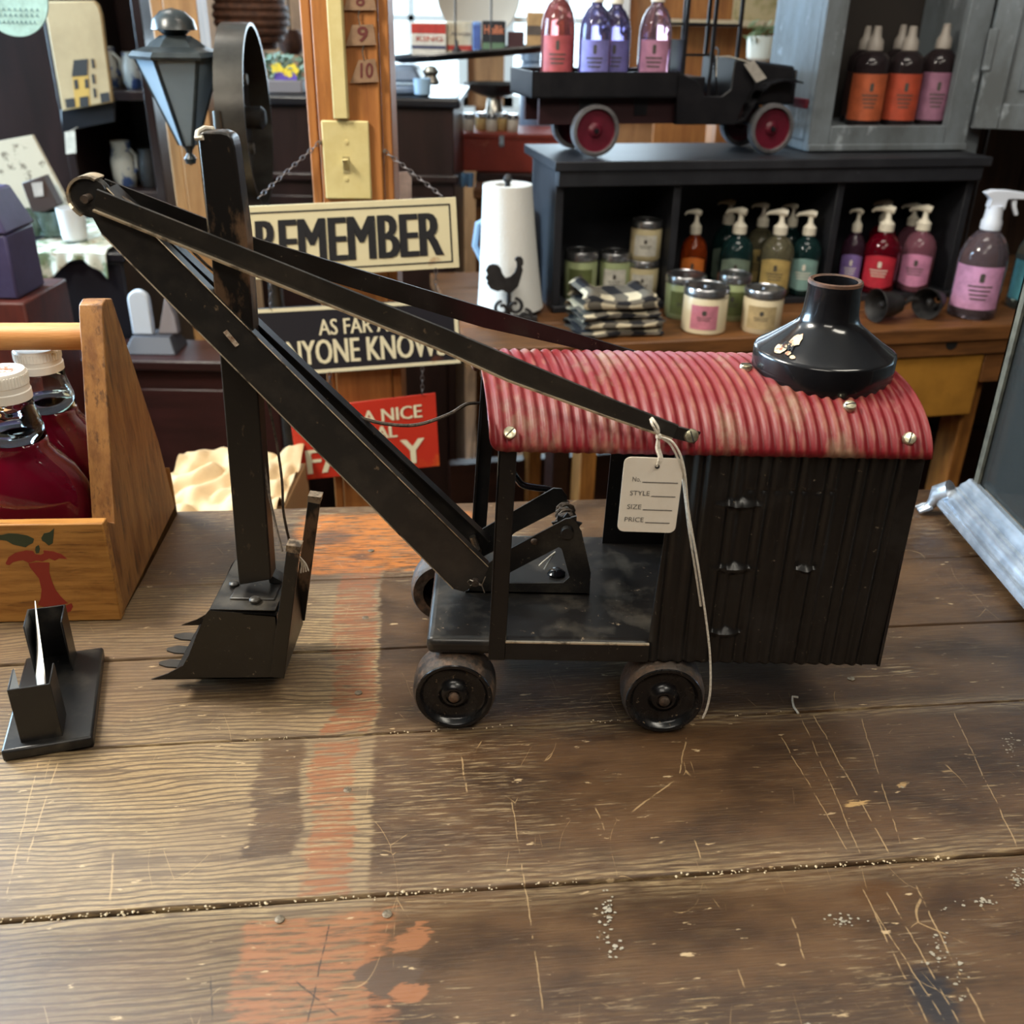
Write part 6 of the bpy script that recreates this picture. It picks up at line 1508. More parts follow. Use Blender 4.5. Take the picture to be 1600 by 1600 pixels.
# red box
a = UY(722,268,YR); c = UY(890,211,YR)
rbx = thing('red_wooden_box', 'red painted wooden box under the black scale pan', 'box', ((a.x+c.x)/2, YR+0.1, zr_))
REDW = mat('red_box_paint', (160,62,46), 0.5, c2=(136,50,38), ns=10, c3=(180,100,74), ns3=20, lo3=0.6, hi3=0.72)
zc3 = zr_+(c.z-a.z)
MB().box(a.x, c.x, YR, YR+0.2, zr_+0.0005, zc3-0.012).build('box_body', REDW, rbx, bevel=0.002)
MB().box(a.x-0.003, c.x+0.003, YR-0.003, YR+0.203, zc3-0.0115, zc3).build('box_lid', REDW, rbx, bevel=0.002)
q = UY(784,222,YR); MB().box(q.x-0.006, q.x+0.006, YR-0.006, YR-0.0035, zc3-0.03, zc3-0.004).build('box_hasp', M['steel'], rbx)
# jars on the red box
for i, px in enumerate((733, 752, 768, 783, 801)):
    q = UY(px, 209, YR+0.05); r = 0.014+0.002*(i % 2)
    t_ = thing('spice_jar', ['leftmost', 'second', 'middle', 'fourth', 'rightmost'][i]+' of five small white and gold jars on the red box', 'jar', (q.x, YR+0.045+0.03*(i % 2), zc3+0.0005), 0, 'small jars on the red box')
    MB().lathe([(r*0.92,0),(r,0.003),(r,0.026),(r*0.9,0.030)], 18).build('jar_body', paper('jar_white%d' % i, (214,206,190)) if i % 2 == 0 else paper('jar_gold%d' % i, (196,166,110)), t_, local=True)
    MB().lathe([(r*0.86,0.0295),(r*0.98,0.030),(r*0.98,0.040),(r*0.9,0.042),(0,0.042)], 18).build('jar_lid', LID, t_, local=True)
# scale with black pan
q = UY(772,160,YR+0.10); zp = UY(772,142,YR+0.10).z
ks = thing('kitchen_scale', 'black pan kitchen scale standing on the red box', 'scale', (q.x, YR+0.13, zc3))
MB().box(-0.05, 0.05, -0.03, 0.05, 0.0005, 0.03).build('scale_foot', IRON, ks, local=True, bevel=0.006)
MB().lathe([(0.035,0.03),(0.022,0.045),(0.018,zp-zc3-0.02),(0.03,zp-zc3-0.012)], 20).build('scale_column', M['steel'], ks, local=True)
z_ = zp-zc3-0.014
MB().lathe([(0,z_),(0.03,z_+0.001),(0.055,z_+0.012),(0.072,z_+0.030),(0.070,z_+0.031),(0.052,z_+0.014),(0.0,z_+0.004)], 32, Matrix.Diagonal((1.15,1,1,1))).build('scale_pan', IRON, ks, local=True)
# blue-grey canister
q = UY(845,212,YR+0.16); 
cn = thing('blue_canister', 'blue-grey enamel canister behind the truck bed', 'canister', (q.x, YR+0.32, zr_+0.0005))
MB().lathe([(0.056,0),(0.058,0.004),(0.058,0.235),(0.052,0.245)], 32).build('canister_body', GRYB, cn, local=True); MB().lathe([(0.050,0.2455),(0.060,0.246),(0.060,0.262),(0.05,0.268),(0.012,0.272),(0.012,0.284),(0,0.286)], 32).build('canister_lid', GRYB, cn, local=True)
# hanging tray
YT = 2.36
ta = UY(597,98,YT); tb_ = UY(898,74,YT); tcn = (ta+tb_)/2; tL = (tb_-ta).length
ty = thing('hanging_tray', 'long black oval tray hung from two cords in front of the windows', 'tray', (tcn.x, YT, tcn.z))
tilt = Matrix.Rotation(-math.atan2(tb_.z-ta.z, tb_.x-ta.x), 4, 'Y')
m = MB(); m.lathe([(0,-0.004),(0.8,-0.004),(1.0,0.008),(0.985,0.012),(0.8,0.0),(0,0.0)], 48, tilt @ Matrix.Diagonal((tL/2,0.075,1,1)), caps=False); m.build('tray_dish', BLT, ty, local=True)
for px in (714, 768):
    q = UY(px, 85, YT); lz = q.z-tcn.z+0.005
    m = MB(); m.tube([Vector((q.x-tcn.x,-0.055,lz)), Vector((q.x-tcn.x,-0.05,lz+0.02)), Vector((q.x-tcn.x,0,1.715-tcn.z))], 0.0022, 6); m.build('cord', BLT, ty, local=True)
m = MB(); q = UY(716,84,YT); m.lathe([(0.016,0),(0.012,0.004),(0.004,0.016),(0.003,0.026),(0,0.03)], 14, Matrix.Translation((q.x-tcn.x,-0.056,q.z-tcn.z))); m.build('cord_knot', BLT, ty, local=True)
def tin(px0_, px1_, ptop, pbot, label, c, dy, stripes=(), txt=None, cap=None):
    y = YT-0.01+dy; a = UY(px0_, pbot, y); c_ = UY(px1_, ptop, y)
    u = (a.x+c_.x)/2-tcn.x; zb_ = tcn.z+(tb_.z-ta.z)/(tb_.x-ta.x)*u+0.006
    t_ = thing('tin_box', label, 'tin', ((a.x+c_.x)/2, y, zb_), 0, 'old tins on the hanging tray')
    hw_ = (c_.x-a.x)/2; h_ = c_.z-zb_
    bd = MB().box(-hw_, hw_, 0, 0.045, 0, h_).build('tin_body', paper('tin_%d' % px0_, c), t_, local=True, bevel=0.002)
    for (z0, z1, cc) in stripes: MB().box(-hw_+0.001, hw_-0.001, -0.0006, 0.0, z0*h_, z1*h_).build('printed_band', paper('tin_band_%d_%d' % (px0_, int(z0*100)), cc), bd, local=True)
    if txt:
        m = MB(); text_on(m, txt[0], lambda uu, vv: Vector((-hw_+(txt[1]+(txt[2]-txt[1])*uu)*2*hw_, -0.0010, (txt[3]+(txt[4]-txt[3])*vv)*h_)), 0.01); m.build('printed_word', paper('tin_ink_%d' % px0_, txt[5]), bd, local=True)
    if cap: MB().box(-hw_-0.001, hw_+0.001, -0.001, 0.046, h_, h_+0.004).build('tin_lid', paper('tin_lid_%d' % px0_, cap), t_, local=True)
tin(643, 697, 36, 86, 'red and white tin box at the left of the hanging tray', (206,196,180), 0.0, [(0.68,0.97,(176,50,38)), (0.22,0.32,(60,60,84))], ('KING', 0.15, 0.9, 0.44, 0.60, (170,60,50)))
tin(698, 738, 34, 84, 'cream tin box with red print in the middle of the tray', (196,184,160), 0.01, [(0.10,0.26,(170,60,50))], ('POWDER', 0.2, 0.95, 0.56, 0.66, (80,80,90)))
tin(739, 751, 34, 78, 'narrow blue striped tin between the cream and black tins', (120,150,200), 0.0, [(0.1,0.9,(70,90,150))])
tin(753, 790, 33, 74, 'black tin with orange script lettering on the hanging tray', (34,32,36), 0.0, [(0.06,0.28,(96,120,92))], ('Hollik', 0.1, 0.95, 0.56, 0.86, (220,130,90)))
tin(793, 819, 50, 73, 'small dark red tin between the black tin and the kraft box', (70,40,46), 0.01)
tin(822, 873, 20, 70, 'kraft brown box with dark stamp at the right of the tray', (176,140,96), 0.0, [(0.34,0.62,(86,74,66))])
# white platter behind
q = UY(748,-10,3.2)
wp = thing('white_platter', 'large round white platter hanging in front of the back windows', 'platter', (q.x, 3.2, q.z-0.12))
m = MB(); m.lathe([(0,0.006),(0.085,0.006),(0.12,0.018),(0.118,0.020),(0.085,0.009),(0,0.009)], 40, Matrix.Translation((0,0,0.12)) @ Matrix.Rotation(PI/2, 4, 'X')); m.build('platter_dish', mat('ironstone', (206,196,180), 0.35), wp, local=True)
m = MB(); m.tube([Vector((0,0.0,0.24)), Vector((0,0,1.715-q.z+0.12))], 0.002, 6); m.build('hanging_wire', M['steel'], wp, local=True)
# back shelf with painting and white ornament (seen right of the truck cab)
YQ = 3.3
a = UY(1150,42,YQ); c = UY(1262,34,YQ)
bs_ = thing('white_back_shelf', 'white wall shelf seen between the truck cab and the blue-grey cabinet', 'shelf', ((a.x+c.x)/2, YQ+0.1, a.z))
MB().box(a.x-0.2, c.x+0.3, YQ, YQ+0.18, a.z, c.z).build('shelf_board', mat('shelf_cream', (206,190,160), 0.5), bs_, bevel=0.002)
MB().box(a.x-0.2, c.x+0.3, YQ+0.185, YQ+0.205, -0.9, 1.2).build('shelf_back', PINE, bs_)
pc_ = thing('landscape_painting', 'small painted landscape panel standing on the white back shelf', 'painting', ((a.x+c.x)/2, YQ+0.1, c.z+0.0005))
MB().box(-0.10, 0.22, 0, 0.012, 0, 0.20).build('painted_panel', mat('loose_landscape', (196,178,140), 0.7, c2=(150,140,90), ns=14, lo=0.45, hi=0.6, c3=(196,110,70), ns3=24, lo3=0.62, hi3=0.68), pc_, local=True)
q = UY(1192,95,YQ-0.3); zsh = UY(1192,97,YQ-0.3).z
os_ = thing('white_ceramic_planter', 'white ceramic planter with green sprig behind the truck hood', 'planter', (q.x, YQ-0.3, -0.9))
MB().box(-0.12, 0.16, -0.05, 0.10, 0, zsh+0.9).build('pedestal', PINE, os_, local=True)
MB().lathe([(0.035,zsh+0.9005),(0.045,zsh+0.91),(0.050,zsh+0.965),(0.046,zsh+0.965),(0.0,zsh+0.955)], 24).build('planter_pot', mat('ceramic_white', (206,204,190), 0.4), os_, local=True)
m = MB(); rr_ = random.Random(2)
for k in range(26):
    p = Vector((rr_.uniform(-0.05,0.02), rr_.uniform(-0.04,0.0), zsh+0.95+rr_.uniform(0,0.05))); d_ = Vector((rr_.gauss(0,1), rr_.gauss(0,.5), rr_.gauss(0.4,.6))).normalized()*0.022; s_ = d_.orthogonal().normalized()*0.006
    m.add([p-d_, p+s_, p+d_, p-s_], [(0,1,2,3)])
m.build('sprig', mat('sprig_green', (120,134,96), 0.6), os_, local=True, fix=False, kind='stuff')

# ================================================================== lantern, iron drum and baskets (upper left)
pa = thing('tan_pine_post', 'tan pine post standing behind the carriage lantern', 'post', (UY(268,100,2.05).x, 2.08, -0.9))
xa, xb = UY(232,0,2.05).x, UY(306,0,2.05).x; xm_ = xa+(xb-xa)*0.28
TANP = wood('tan_pine', (176,132,84), (148,106,64), st=(16,16,1.5), ns=3)
MB().box(xa, xm_-0.001, 2.053, 2.11, -0.9, 1.70).build('post_edge_board', TANP, pa, bevel=0.002); MB().box(xm_, xb, 2.05, 2.12, -0.9, 1.70).build('post_face_board', TANP, pa, bevel=0.002)
YL2 = 1.52
lc = UY(272,46,YL2); lbt = UY(300,226,YL2); ltp = UY(272,92,YL2)
ln = thing('carriage_lantern', 'black carriage lantern with tapered frosted glass and ball finial', 'lantern', (lc.x, YL2, lbt.z-0.03))
zz0 = lbt.z-(lbt.z-0.03); zz1 = ltp.z-(lbt.z-0.03); zf2 = lc.z-(lbt.z-0.03)
LBM = mat('lantern_black', (34,40,44), 0.3, c2=(56,62,64), ns=20); LGL = mat('frosted_lantern_glass', (150,170,186), 0.3, trans=0.25, c2=(140,160,176), ns=14)
def hexring(r, z, n=6, a0=R(15)): return [Vector((r*math.cos(a0+2*PI*i/n), r*math.sin(a0+2*PI*i/n), z)) for i in range(n)]
r0, r1 = 0.012, 0.056
lo, hi = hexring(r0, zz0), hexring(r1, zz1)
for i in range(6):
    j = (i+1) % 6; k = 0.06
    a, b_, c, d = lo[i].lerp(lo[j], k), lo[i].lerp(lo[j], 1-k), hi[i].lerp(hi[j], 1-k), hi[i].lerp(hi[j], k)
    n_ = ((b_-a).cross(d-a)).normalized()*0.0015
    MB().hexa([a, b_, c, d], [a+n_, b_+n_, c+n_, d+n_]).build('glass_pane', LGL, ln, local=True)
    MB().tube([lo[i], hi[i]], 0.0032, 6).build('frame_bar', LBM, ln, local=True)
MB().lathe([(0.064,zz1),(0.066,zz1+0.004),(0.060,zz1+0.010),(0.040,zz1+0.016),(0.030,zz1+0.024),(0.020,zz1+0.030)], 6, Matrix.Rotation(R(15), 4, 'Z')).build('lantern_cap', LBM, ln, local=True, angle=20)
hr = zf2-(zz1+0.028)
MB().lathe([(0.012,zz1+0.028),(0.022,zz1+0.036),(0.031,zf2),(0.028,zf2+0.012),(0.016,zf2+0.023),(0,zf2+0.027)], 28).build('ball_finial', LBM, ln, local=True)
MB().lathe([(0.013,zz0+0.002),(0.006,zz0-0.006),(0.004,zz0-0.012),(0.009,zz0-0.019),(0.007,zz0-0.026),(0,zz0-0.029)], 16).build('bottom_finial', LBM, ln, local=True)
# iron drum wheel on a stem
YD = 1.58
dcn = UY(405,184,YD); rD = 0.128
dm = thing('iron_drum_wheel', 'dark iron drum wheel on a curved stand beside the lantern', 'wheel', (dcn.x, YD, -0.9))
ax_ = Vector((math.cos(R(5)), math.sin(R(5)), 0.0)); T = Matrix.Translation((0,0,dcn.z+0.9)) @ ax_.to_track_quat('Z', 'Y').to_matrix().to_4x4()
GUN = mat('gunmetal', (74,72,68), 0.32, 0.6, c2=(54,52,50), ns=16)
wdt = 0.040
MB().lathe([(rD-0.004,-wdt),(rD,-wdt),(rD,0),(rD-0.004,0),(rD-0.004,-wdt)], 64, T, caps=False).build('rim_band', GUN, dm, local=True)
MB().lathe([(rD-0.004,-wdt*0.8),(0.02,-wdt*0.8),(0.018,-wdt*0.5),(0,-wdt*0.5)], 48, T, caps=False).build('wheel_disc', IRON, dm, local=True)
MB().lathe([(0.016,-wdt*0.8),(0.016,0.004),(0.010,0.010),(0,0.010)], 20, T, caps=False).build('wheel_hub', IRON, dm, local=True)
for k in range(4):
    a = PI/4+PI/2*k; MB().lathe([(0.008,-wdt*0.75),(0.008,-wdt*0.5),(0,-wdt*0.48)], 12, T @ Matrix.Translation((0.07*math.cos(a),0.07*math.sin(a),0))).build('wheel_bolt', M['steel'], dm, local=True)
m = MB(); zc4 = dcn.z+0.9
m.tube([Vector((-0.026,-0.128,zc4+0.02)), Vector((-0.024,-0.135,zc4-0.05)), Vector((-0.015,-0.10,zc4-0.12)), Vector((0.0,0.0,zc4-0.17)), Vector((0,0.02,0.4)), Vector((0,0.02,0.02))], [0.006,0.007,0.009,0.012,0.014,0.014], 10); m.build('curved_stand', GUN, dm, local=True)
MB().lathe([(0.12,0),(0.12,0.01),(0.03,0.03),(0,0.03)], 28).build('stand_base', IRON, dm, local=True)
m = MB(); lz_ = ltp.z+0.9; lx = lc.x-dcn.x
m.tube([Vector((lx+0.056,YL2-YD,lz_)), Vector((lx+0.075,YL2-YD+0.02,lz_-0.005)), Vector((-0.05,0.02,lz_-0.02)), Vector((-0.03,0.03,zc4-0.01)), Vector((-0.01,0.0,zc4))], 0.006, 8); m.build('lantern_arm', LBM, dm, local=True)
# wicker baskets on the far wall
WIC = mat('brown_wicker', (92,58,40), 0.75, c2=(60,38,28), ns=60, bump=0.8, bs=160)
for px, py, r, lab in ((392,24,0.085,'large round brown wicker basket hanging upper left of the pine post'),(455,66,0.034,'smaller brown wicker ball hanging beside the large basket')):
    yw_ = 2.75 if r > 0.05 else 2.98; q = UY(px, py, yw_); t_ = thing('wicker_basket', lab, 'basket', (q.x, yw_, q.z-r), 0, 'wicker baskets')
    m = MB(); 
    for k in range(9):
        zz = r*(-0.8+1.6*k/8); rr = math.sqrt(max(0.0004, r*r-zz*zz)); m.tube([Vector((rr*math.cos(t), rr*math.sin(t), r+zz)) for t in [2*PI*i/28 for i in range(28)]], r*0.12, 6, closed=True)
    o = m.build('woven_coils', WIC, t_, local=True, fix=False); o['kind'] = 'stuff'
    MB().tube([Vector((0,0,2*r*0.95)), Vector((0,0,1.715-q.z+r))], 0.003, 6).build('hanging_rope', M['rope'], t_, local=True)

# ================================================================== left: hutch, boards, prints, chest, dresser
YH = 2.35
hxl, hxr = UY(8,150,YH).x-0.35, UY(238,150,YH).x
hu = thing('dark_hutch', 'tall dark wooden hutch with open crockery shelves at the far left', 'hutch', ((hxl+hxr)/2, YH+0.2, -0.9))
MB().box(hxl, hxr, YH+0.38, YH+0.40, -0.9, 1.3).build('back_panel', DKC, hu)
xd = UY(88,150,YH).x
for x in (hxl, xd, hxr-0.02): MB().box(x, x+0.02, YH, YH+0.379, -0.9, 1.3).build('upright', DKC, hu, bevel=0.002)
for py in (143, 300, 470): 
    z = UY(200, py, YH).z; MB().box(xd+0.0205, hxr-0.0205, YH+0.01, YH+0.379, z-0.02, z).build('shelf', DKC, hu, bevel=0.002)
MB().box(hxl+0.0205, xd-0.0005, YH+0.005, YH+0.02, -0.9, 1.3).build('door', DKC, hu, bevel=0.003)
BLW = mat('blue_white_glaze', (188,190,186), 0.3, c2=(58,80,128), ns=26, lo=0.52, hi=0.56)
zs1 = UY(200,143,YH).z; zs2 = UY(200,300,YH).z
for px, zs, r, h, lab in ((172,zs1,0.030,0.085,'blue and white crock on the upper hutch shelf beside the cutting board'),(214,zs1,0.028,0.075,'blue and white bowl jar on the upper hutch shelf near the lantern'),(200,zs2,0.028,0.10,'cream and blue jug on the lower hutch shelf'),(252,zs2,0.026,0.085,'dark glazed jar on the lower hutch shelf beside the tan post')):
    q = UP(px, 200, (0,YH+0.09,0), (0,1,0)); x = min(UY(px, 143 if zs == zs1 else 300, YH+0.09).x, hxr-0.062)
    t_ = thing('stoneware_jar', lab, 'jar', (x, YH+0.09, zs+0.0005), 0, 'crockery in the hutch')
    MB().lathe([(r*0.8,0),(r,h*0.2),(r*1.02,h*0.6),(r*0.8,h*0.85),(r*0.82,h),(r*0.7,h),(r*0.66,h*0.85)], 24, caps=False).build('jar_body', BLW if 'dark' not in lab else IRON, t_, local=True)
    MB().tube([Vector((r*0.75,-r*0.3,h*0.85)), Vector((r*1.3,-r*0.5,h*0.7)), Vector((r*1.2,-r*0.45,h*0.4)), Vector((r*0.95,-r*0.3,h*0.3))], r*0.12, 8).build('jar_handle', BLW if 'dark' not in lab else IRON, t_, local=True)
# cream cutting board with stencilled house, hung on the hutch edge
YB_ = 2.28
bq = [UY(px, py, YB_) for px, py in ((97,174),(67,2),(146,1),(153,8),(158,22),(176,160))]
cbd = thing('stencilled_board', 'cream painted board stencilled with a small house on the hutch', 'board', tuple((bq[0]+bq[5])/2))
m = MB(); m.prism(bq, (0, 0.014, 0)); cbo = m.build('board', mat('cream_board', (178,156,118), 0.6, c2=(160,138,102), ns=8), cbd, bevel=0.003)
BI = mat('house_ink', (44,42,40), 0.7); OCH = mat('house_ochre', (188,150,72), 0.7)
def hs(pts, mt, nm, e=0.0006):
    m = MB(); m.prism([UY(px, py, YB_-e) for px, py in pts], (0, 0.0005, 0)); m.build(nm, mt, cbo)
hs([(113,118),(138,117),(141,165),(118,168)], OCH, 'stencil_house_wall', 0.0005)
for pts, nm in (([(115,94),(137,92),(136,118),(112,120)],'stencil_roof'), ([(115,125),(121,124),(123,138),(117,140)],'stencil_window'), ([(132,124),(137,123),(139,137),(133,138)],'stencil_window'), ([(124,152),(138,150),(139,166),(125,168)],'stencil_door'), ([(142,92),(146,92),(148,106),(144,107)],'stencil_tree'), ([(143,116),(147,116),(149,130),(145,131)],'stencil_tree'), ([(145,138),(149,138),(151,152),(147,153)],'stencil_tree'), ([(101,155),(116,153),(118,167),(104,169)],'stencil_fence'), ([(156,146),(170,144),(172,158),(158,161)],'stencil_fence')):
    hs(pts, BI, nm, 0.0011)
bq2 = [UY(px, py, YB_+0.02) for px, py in ((97,207),(94,172),(178,152),(180,190))]
sb = thing('black_slate', 'black slate panel hanging below the cream stencilled board', 'panel', tuple((bq2[0]+bq2[3])/2))
m = MB(); m.prism(bq2, (0, 0.012, 0)); m.build('slate', BLT, sb, bevel=0.002)
m = MB(); m.tube([bq2[1]+Vector((0.01,0.006,-0.01)), bq2[1]+Vector((0.02,0.006,0.10)), bq2[1]+Vector((0.03,0.03,0.20))], 0.0015, 5); m.build('hanging_cord', M['rope'], sb)
q = [UY(px, py, YB_-0.01) for px, py in ((101,206),(117,204),(119,239),(103,241))]
wt = thing('white_hang_tag', 'white hang tag below the black slate panel on the hutch', 'price tag', tuple(q[3]))
m = MB(); m.prism(q, (0, 0.001, 0)); m.build('tag_paper', paper('tag_white', (206,200,186)), wt)
m = MB(); m.tube([q[0]*0.5+q[1]*0.5, bq2[0]*0.7+bq2[3]*0.3+Vector((0,0.0,0.004))], 0.0008, 5); m.build('tag_string', M['string'], wt)
# round mint sign at the top left
q = UY(18,-4,1.75)
rs_ = thing('mint_round_sign', 'round pale mint sign with handwriting cut off by the top left corner', 'sign', (q.x, 1.75, q.z-0.055))
m = MB(); m.lathe([(0,0),(0.054,0),(0.056,0.002),(0.056,0.006),(0,0.006)], 40, Matrix.Translation((0,0.006,0.055)) @ Matrix.Rotation(PI/2, 4, 'X')); mint = m.build('sign_disc', paper('mint_paint', (176,214,208)), rs_, local=True)
m = MB()
for z, w_ in ((0.036,0.036),(0.028,0.034),(0.018,0.028)):
    for k in range(9):
        x = -w_+2*w_*k/8; m.tube([Vector((x,-0.0008,z)), Vector((x+0.002,-0.0008,z+0.004)), Vector((x+0.004,-0.0008,z-0.001))], 0.0005, 4)
m.build('handwriting', mat('sign_ink', (70,110,130), 0.7), mint, local=True)
MB().tube([Vector((0,0.003,0.11)), Vector((0,0.003,1.715-q.z+0.055))], 0.0015, 6).build('hanging_wire', M['steel'], rs_, local=True)
# dark chest with floral cloth
YX = 1.92
cz = UY(100,392,YX).z
xl, xr = UY(-10,430,YX).x-0.1, UY(196,440,YX).x
chs = thing('dark_chest', 'near-black chest under the floral cloth at the far left', 'chest', ((xl+xr)/2, YX+0.17, -0.9))
MB().box(xl, xr, YX, YX+0.36, -0.9, cz-0.02).build('chest_body', BLT, chs, bevel=0.004); MB().box(xl-0.01, xr+0.01, YX-0.01, YX+0.37, cz-0.0195, cz).build('chest_lid', BLT, chs, bevel=0.004)
FLO = mat('floral_cloth', (196,196,180), 0.85, c2=(110,126,96), ns=22, lo=0.50, hi=0.58, c3=(150,130,100), ns3=40, lo3=0.6, hi3=0.66)
fx0, fx1 = UY(36,400,YX).x, UY(172,400,YX).x
def flo(u, v):
    x = fx0+(fx1-fx0)*u
    if v < 0.6: return (x, YX+0.30-v/0.6*0.315, cz+0.002+0.004*math.sin(14*u+6*v)**2)
    t_ = (v-0.6)/0.4; return (x, YX-0.018-0.010*math.sin(16*u+1)**2*t_, cz+0.002-t_*(0.035+0.022*math.sin(7*u)))
o = MB().grid(flo, 48, 24).build('floral_cloth', FLO, None, solid=0.002, fix=False); tag(o, 'crumpled floral cloth draped over the edge of the dark chest', 'cloth')
zx = cz+0.009
q = UY(116,380,YX+0.05)
t_ = thing('white_cup', 'plain white cup standing on the floral cloth', 'cup', (q.x, YX+0.06, zx)); MB().lathe([(0.020,0),(0.024,0.004),(0.027,0.062),(0.025,0.062),(0.022,0.006),(0,0.005)], 24).build('cup_body', mat('white_glaze', (206,206,206), 0.35), t_, local=True)
for px, r, lab in ((52,0.030,'left clear glass bowl on the floral cloth'),(82,0.027,'clear glass bowl between the left bowl and the white cup')):
    q = UY(px, 380, YX+0.08); t_ = thing('glass_bowl', lab, 'bowl', (q.x, YX+0.09, zx), 0, 'glass bowls on the chest'); MB().lathe([(r*0.5,0),(r*0.7,0.004),(r,0.03),(r*1.02,0.05),(r*0.95,0.05),(r*0.9,0.03),(r*0.6,0.008),(0,0.006)], 24, caps=False).build('bowl', mat('green_glass', (120,140,130), 0.1, trans=0.6), t_, local=True)
q = [UY(px, py, YX+0.12) for px, py in ((-30,226),(38,214),(108,325),(30,345),(-30,345))]
pr_t = thing('leaning_print', 'cream printed card with lettering leaning among the glass bowls', 'print', tuple(q[3]))
m = MB(); m.prism([p+Vector((0,(p.z-q[3].z)*0.2,0)) for p in q], (0, 0.010, 0)); m.build('print_board', mat('print_paper', (186,176,154), 0.7, c2=(120,110,92), ns=34, lo=0.56, hi=0.62), pr_t)
q = [UY(px, py, YX+0.08) for px, py in ((33,286),(66,275),(90,322),(70,332),(50,332))]
bb = thing('small_brown_box', 'small brown box with white tag leaning against the cream print', 'box', tuple(q[4]))
m = MB(); m.prism(q, (0, 0.03, 0)); m.build('box_body', mat('brown_leather', (62,46,40), 0.6), bb, bevel=0.002)
m = MB(); m.prism([UY(px, py, YX+0.078) for px, py in ((49,286),(66,284),(68,306),(54,308))], (0, 0.001, 0)); m.build('box_tag', paper('box_tag', (196,188,180)), bb)
# purple box on a small red-brown cabinet
YU = 1.55
q0_ = UY(30,472,YU); q1_ = UY(22,305,YU)
rc2 = thing('red_brown_pedestal', 'red-brown wooden pedestal at the left edge under the purple tin', 'pedestal', (q0_.x-0.09, YU+0.08, -0.9))
MB().box(q0_.x-0.20, q0_.x+0.010, YU-0.005, YU+0.16, -0.9, q0_.z).build('pedestal_body', wood('red_brown', (88,38,30), (62,28,24), st=(10,10,2), ns=3), rc2, bevel=0.004)
PURM = mat('purple_tin', (70,64,98), 0.5, c2=(56,50,80), ns=12)
pb = thing('purple_tin_canister', 'dusky purple lidded tin at the left edge of the picture', 'tin', (q0_.x-0.06, YU+0.06, q0_.z+0.0005))
MB().box(-0.10, 0.055, -0.05, 0.05, 0, (q1_.z-q0_.z)*0.62).build('tin_body', PURM, pb, local=True, bevel=0.004)
h_ = (q1_.z-q0_.z)
m = MB(); m.hexa([(-0.104,-0.053,h_*0.625),(0.058,-0.053,h_*0.625),(0.058,0.053,h_*0.625),(-0.104,0.053,h_*0.625)], [(-0.09,-0.04,h_),(0.035,-0.04,h_),(0.035,0.04,h_),(-0.09,0.04,h_)]); m.build('tin_lid', PURM, pb, local=True, bevel=0.004)
m = MB(); m.box(0.022, 0.034, -0.0525, -0.0515, h_*0.30, h_*0.48); m.build('tin_tag', paper('tin_tag', (196,190,190)), pb, local=True)
# dresser
YE = 1.78
dzt = UY(280,560,YE).z; dxl, dxr = UY(150,560,YE).x-0.1, UY(446,560,YE).x
ds = thing('red_brown_dresser', 'low dark red-brown dresser behind the pine caddy', 'dresser', ((dxl+dxr)/2, YE+0.13, -0.9))
DRM = wood('dresser_wood', (56,29,27), (43,23,21), st=(1.5,10,10), ns=3, rough=0.35)
MB().box(dxl, dxr, YE, YE+0.115, -0.9, dzt-0.022).build('dresser_body', DRM, ds, bevel=0.003); MB().box(dxl-0.01, dxr+0.01, YE-0.016, YE+0.12, dzt-0.0215, dzt).build('dresser_top', DRM, ds, bevel=0.005)
for k in range(3): MB().box(dxl+0.02, dxr-0.02, YE-0.006, YE-0.0005, dzt-0.06-0.21*(k+1)+0.01, dzt-0.06-0.21*k).build('drawer_front', DRM, ds, bevel=0.003)
q = UY(243,545,YE+0.05)
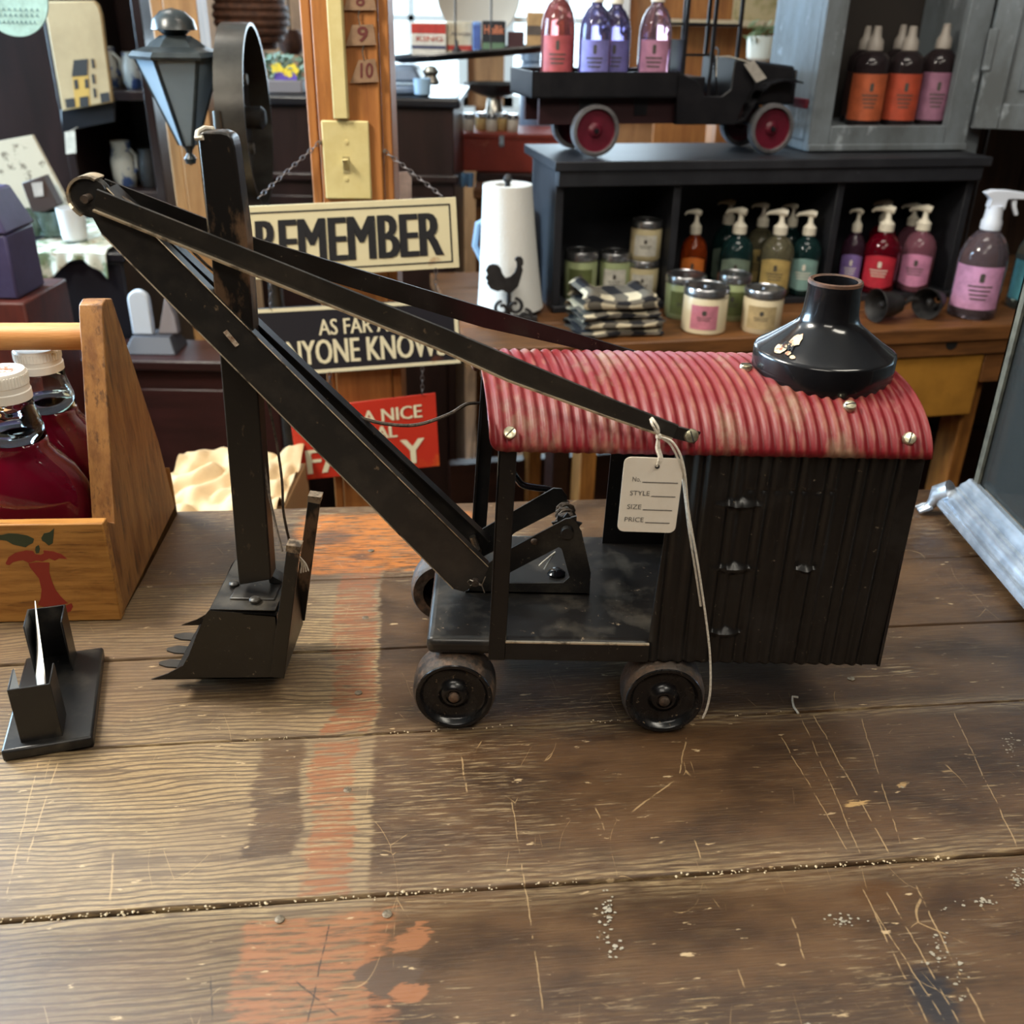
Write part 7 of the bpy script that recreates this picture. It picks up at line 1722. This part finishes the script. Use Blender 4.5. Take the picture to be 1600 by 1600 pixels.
nh = thing('napkin_holder', 'white fabric napkin holder on a dark base on the dresser', 'napkin holder', (q.x, YE+0.055, dzt+0.0005))
MB().hexa([(-0.05,-0.04,0),(0.05,-0.04,0),(0.05,0.04,0),(-0.05,0.04,0)], [(-0.036,-0.02,0.03),(0.036,-0.02,0.03),(0.036,0.03,0.03),(-0.036,0.03,0.03)]).build('holder_base', mat('grey_slate_base', (64,64,70), 0.5), nh, local=True, bevel=0.002)
def semis(cx, r, h, y0): return [Vector((cx-r,y0,0.03)), Vector((cx+r,y0,0.03))]+[Vector((cx+r*math.cos(t), y0, h-r+r*math.sin(t))) for t in [PI*i/10 for i in range(11)]]
MB().prism(semis(-0.018, 0.020, 0.115, -0.01), (0,0.016,0)).build('napkin_block', mat('white_linen', (196,202,210), 0.8), nh, local=True, bevel=0.003)
MB().prism([Vector((0.008,0.0,0.03)), Vector((0.046,0.0,0.03)), Vector((0.044,0.0,0.065)), Vector((0.030,0.0,0.10)), Vector((0.018,0.0,0.062))], (0,0.02,0)).build('napkin_fold', mat('grey_linen', (150,144,148), 0.8), nh, local=True, bevel=0.002)
# carton with crumpled packing paper behind the counter
KR = mat('kraft_paper', (196,168,128), 0.85, c2=(176,148,108), ns=10, bump=0.2, bs=50)
YK = 1.13
kz = -0.112
kx0, kx1 = UY(262,740,YK).x-0.06, UY(442,740,YK+0.1).x
ktn = thing('cardboard_carton', 'open cardboard carton standing behind the counter', 'carton', ((kx0+kx1)/2, YK+0.13, -0.9))
MB().box(kx0, kx1, YK-0.012, YK+0.25, -0.9, kz-0.02).build('carton_body', mat('cardboard', (160,124,84), 0.8), ktn, bevel=0.002)
def crum(u, v):
    x = kx0+(kx1-kx0)*u; y = YK-0.008+0.25*v; p = Vector((u*9, v*6, 0))
    p = Vector((u*4.5, v*4, 3.3)); h = abs(mnoise.noise(p))*0.032+mnoise.noise(p*1.9)*0.007
    return (x, y, kz-0.010+h)
o = MB().grid(crum, 90, 60, True).build('packing_paper', KR, None, fix=False, angle=60); tag(o, 'crumpled tan packing paper heaped in the carton behind the counter', 'paper')
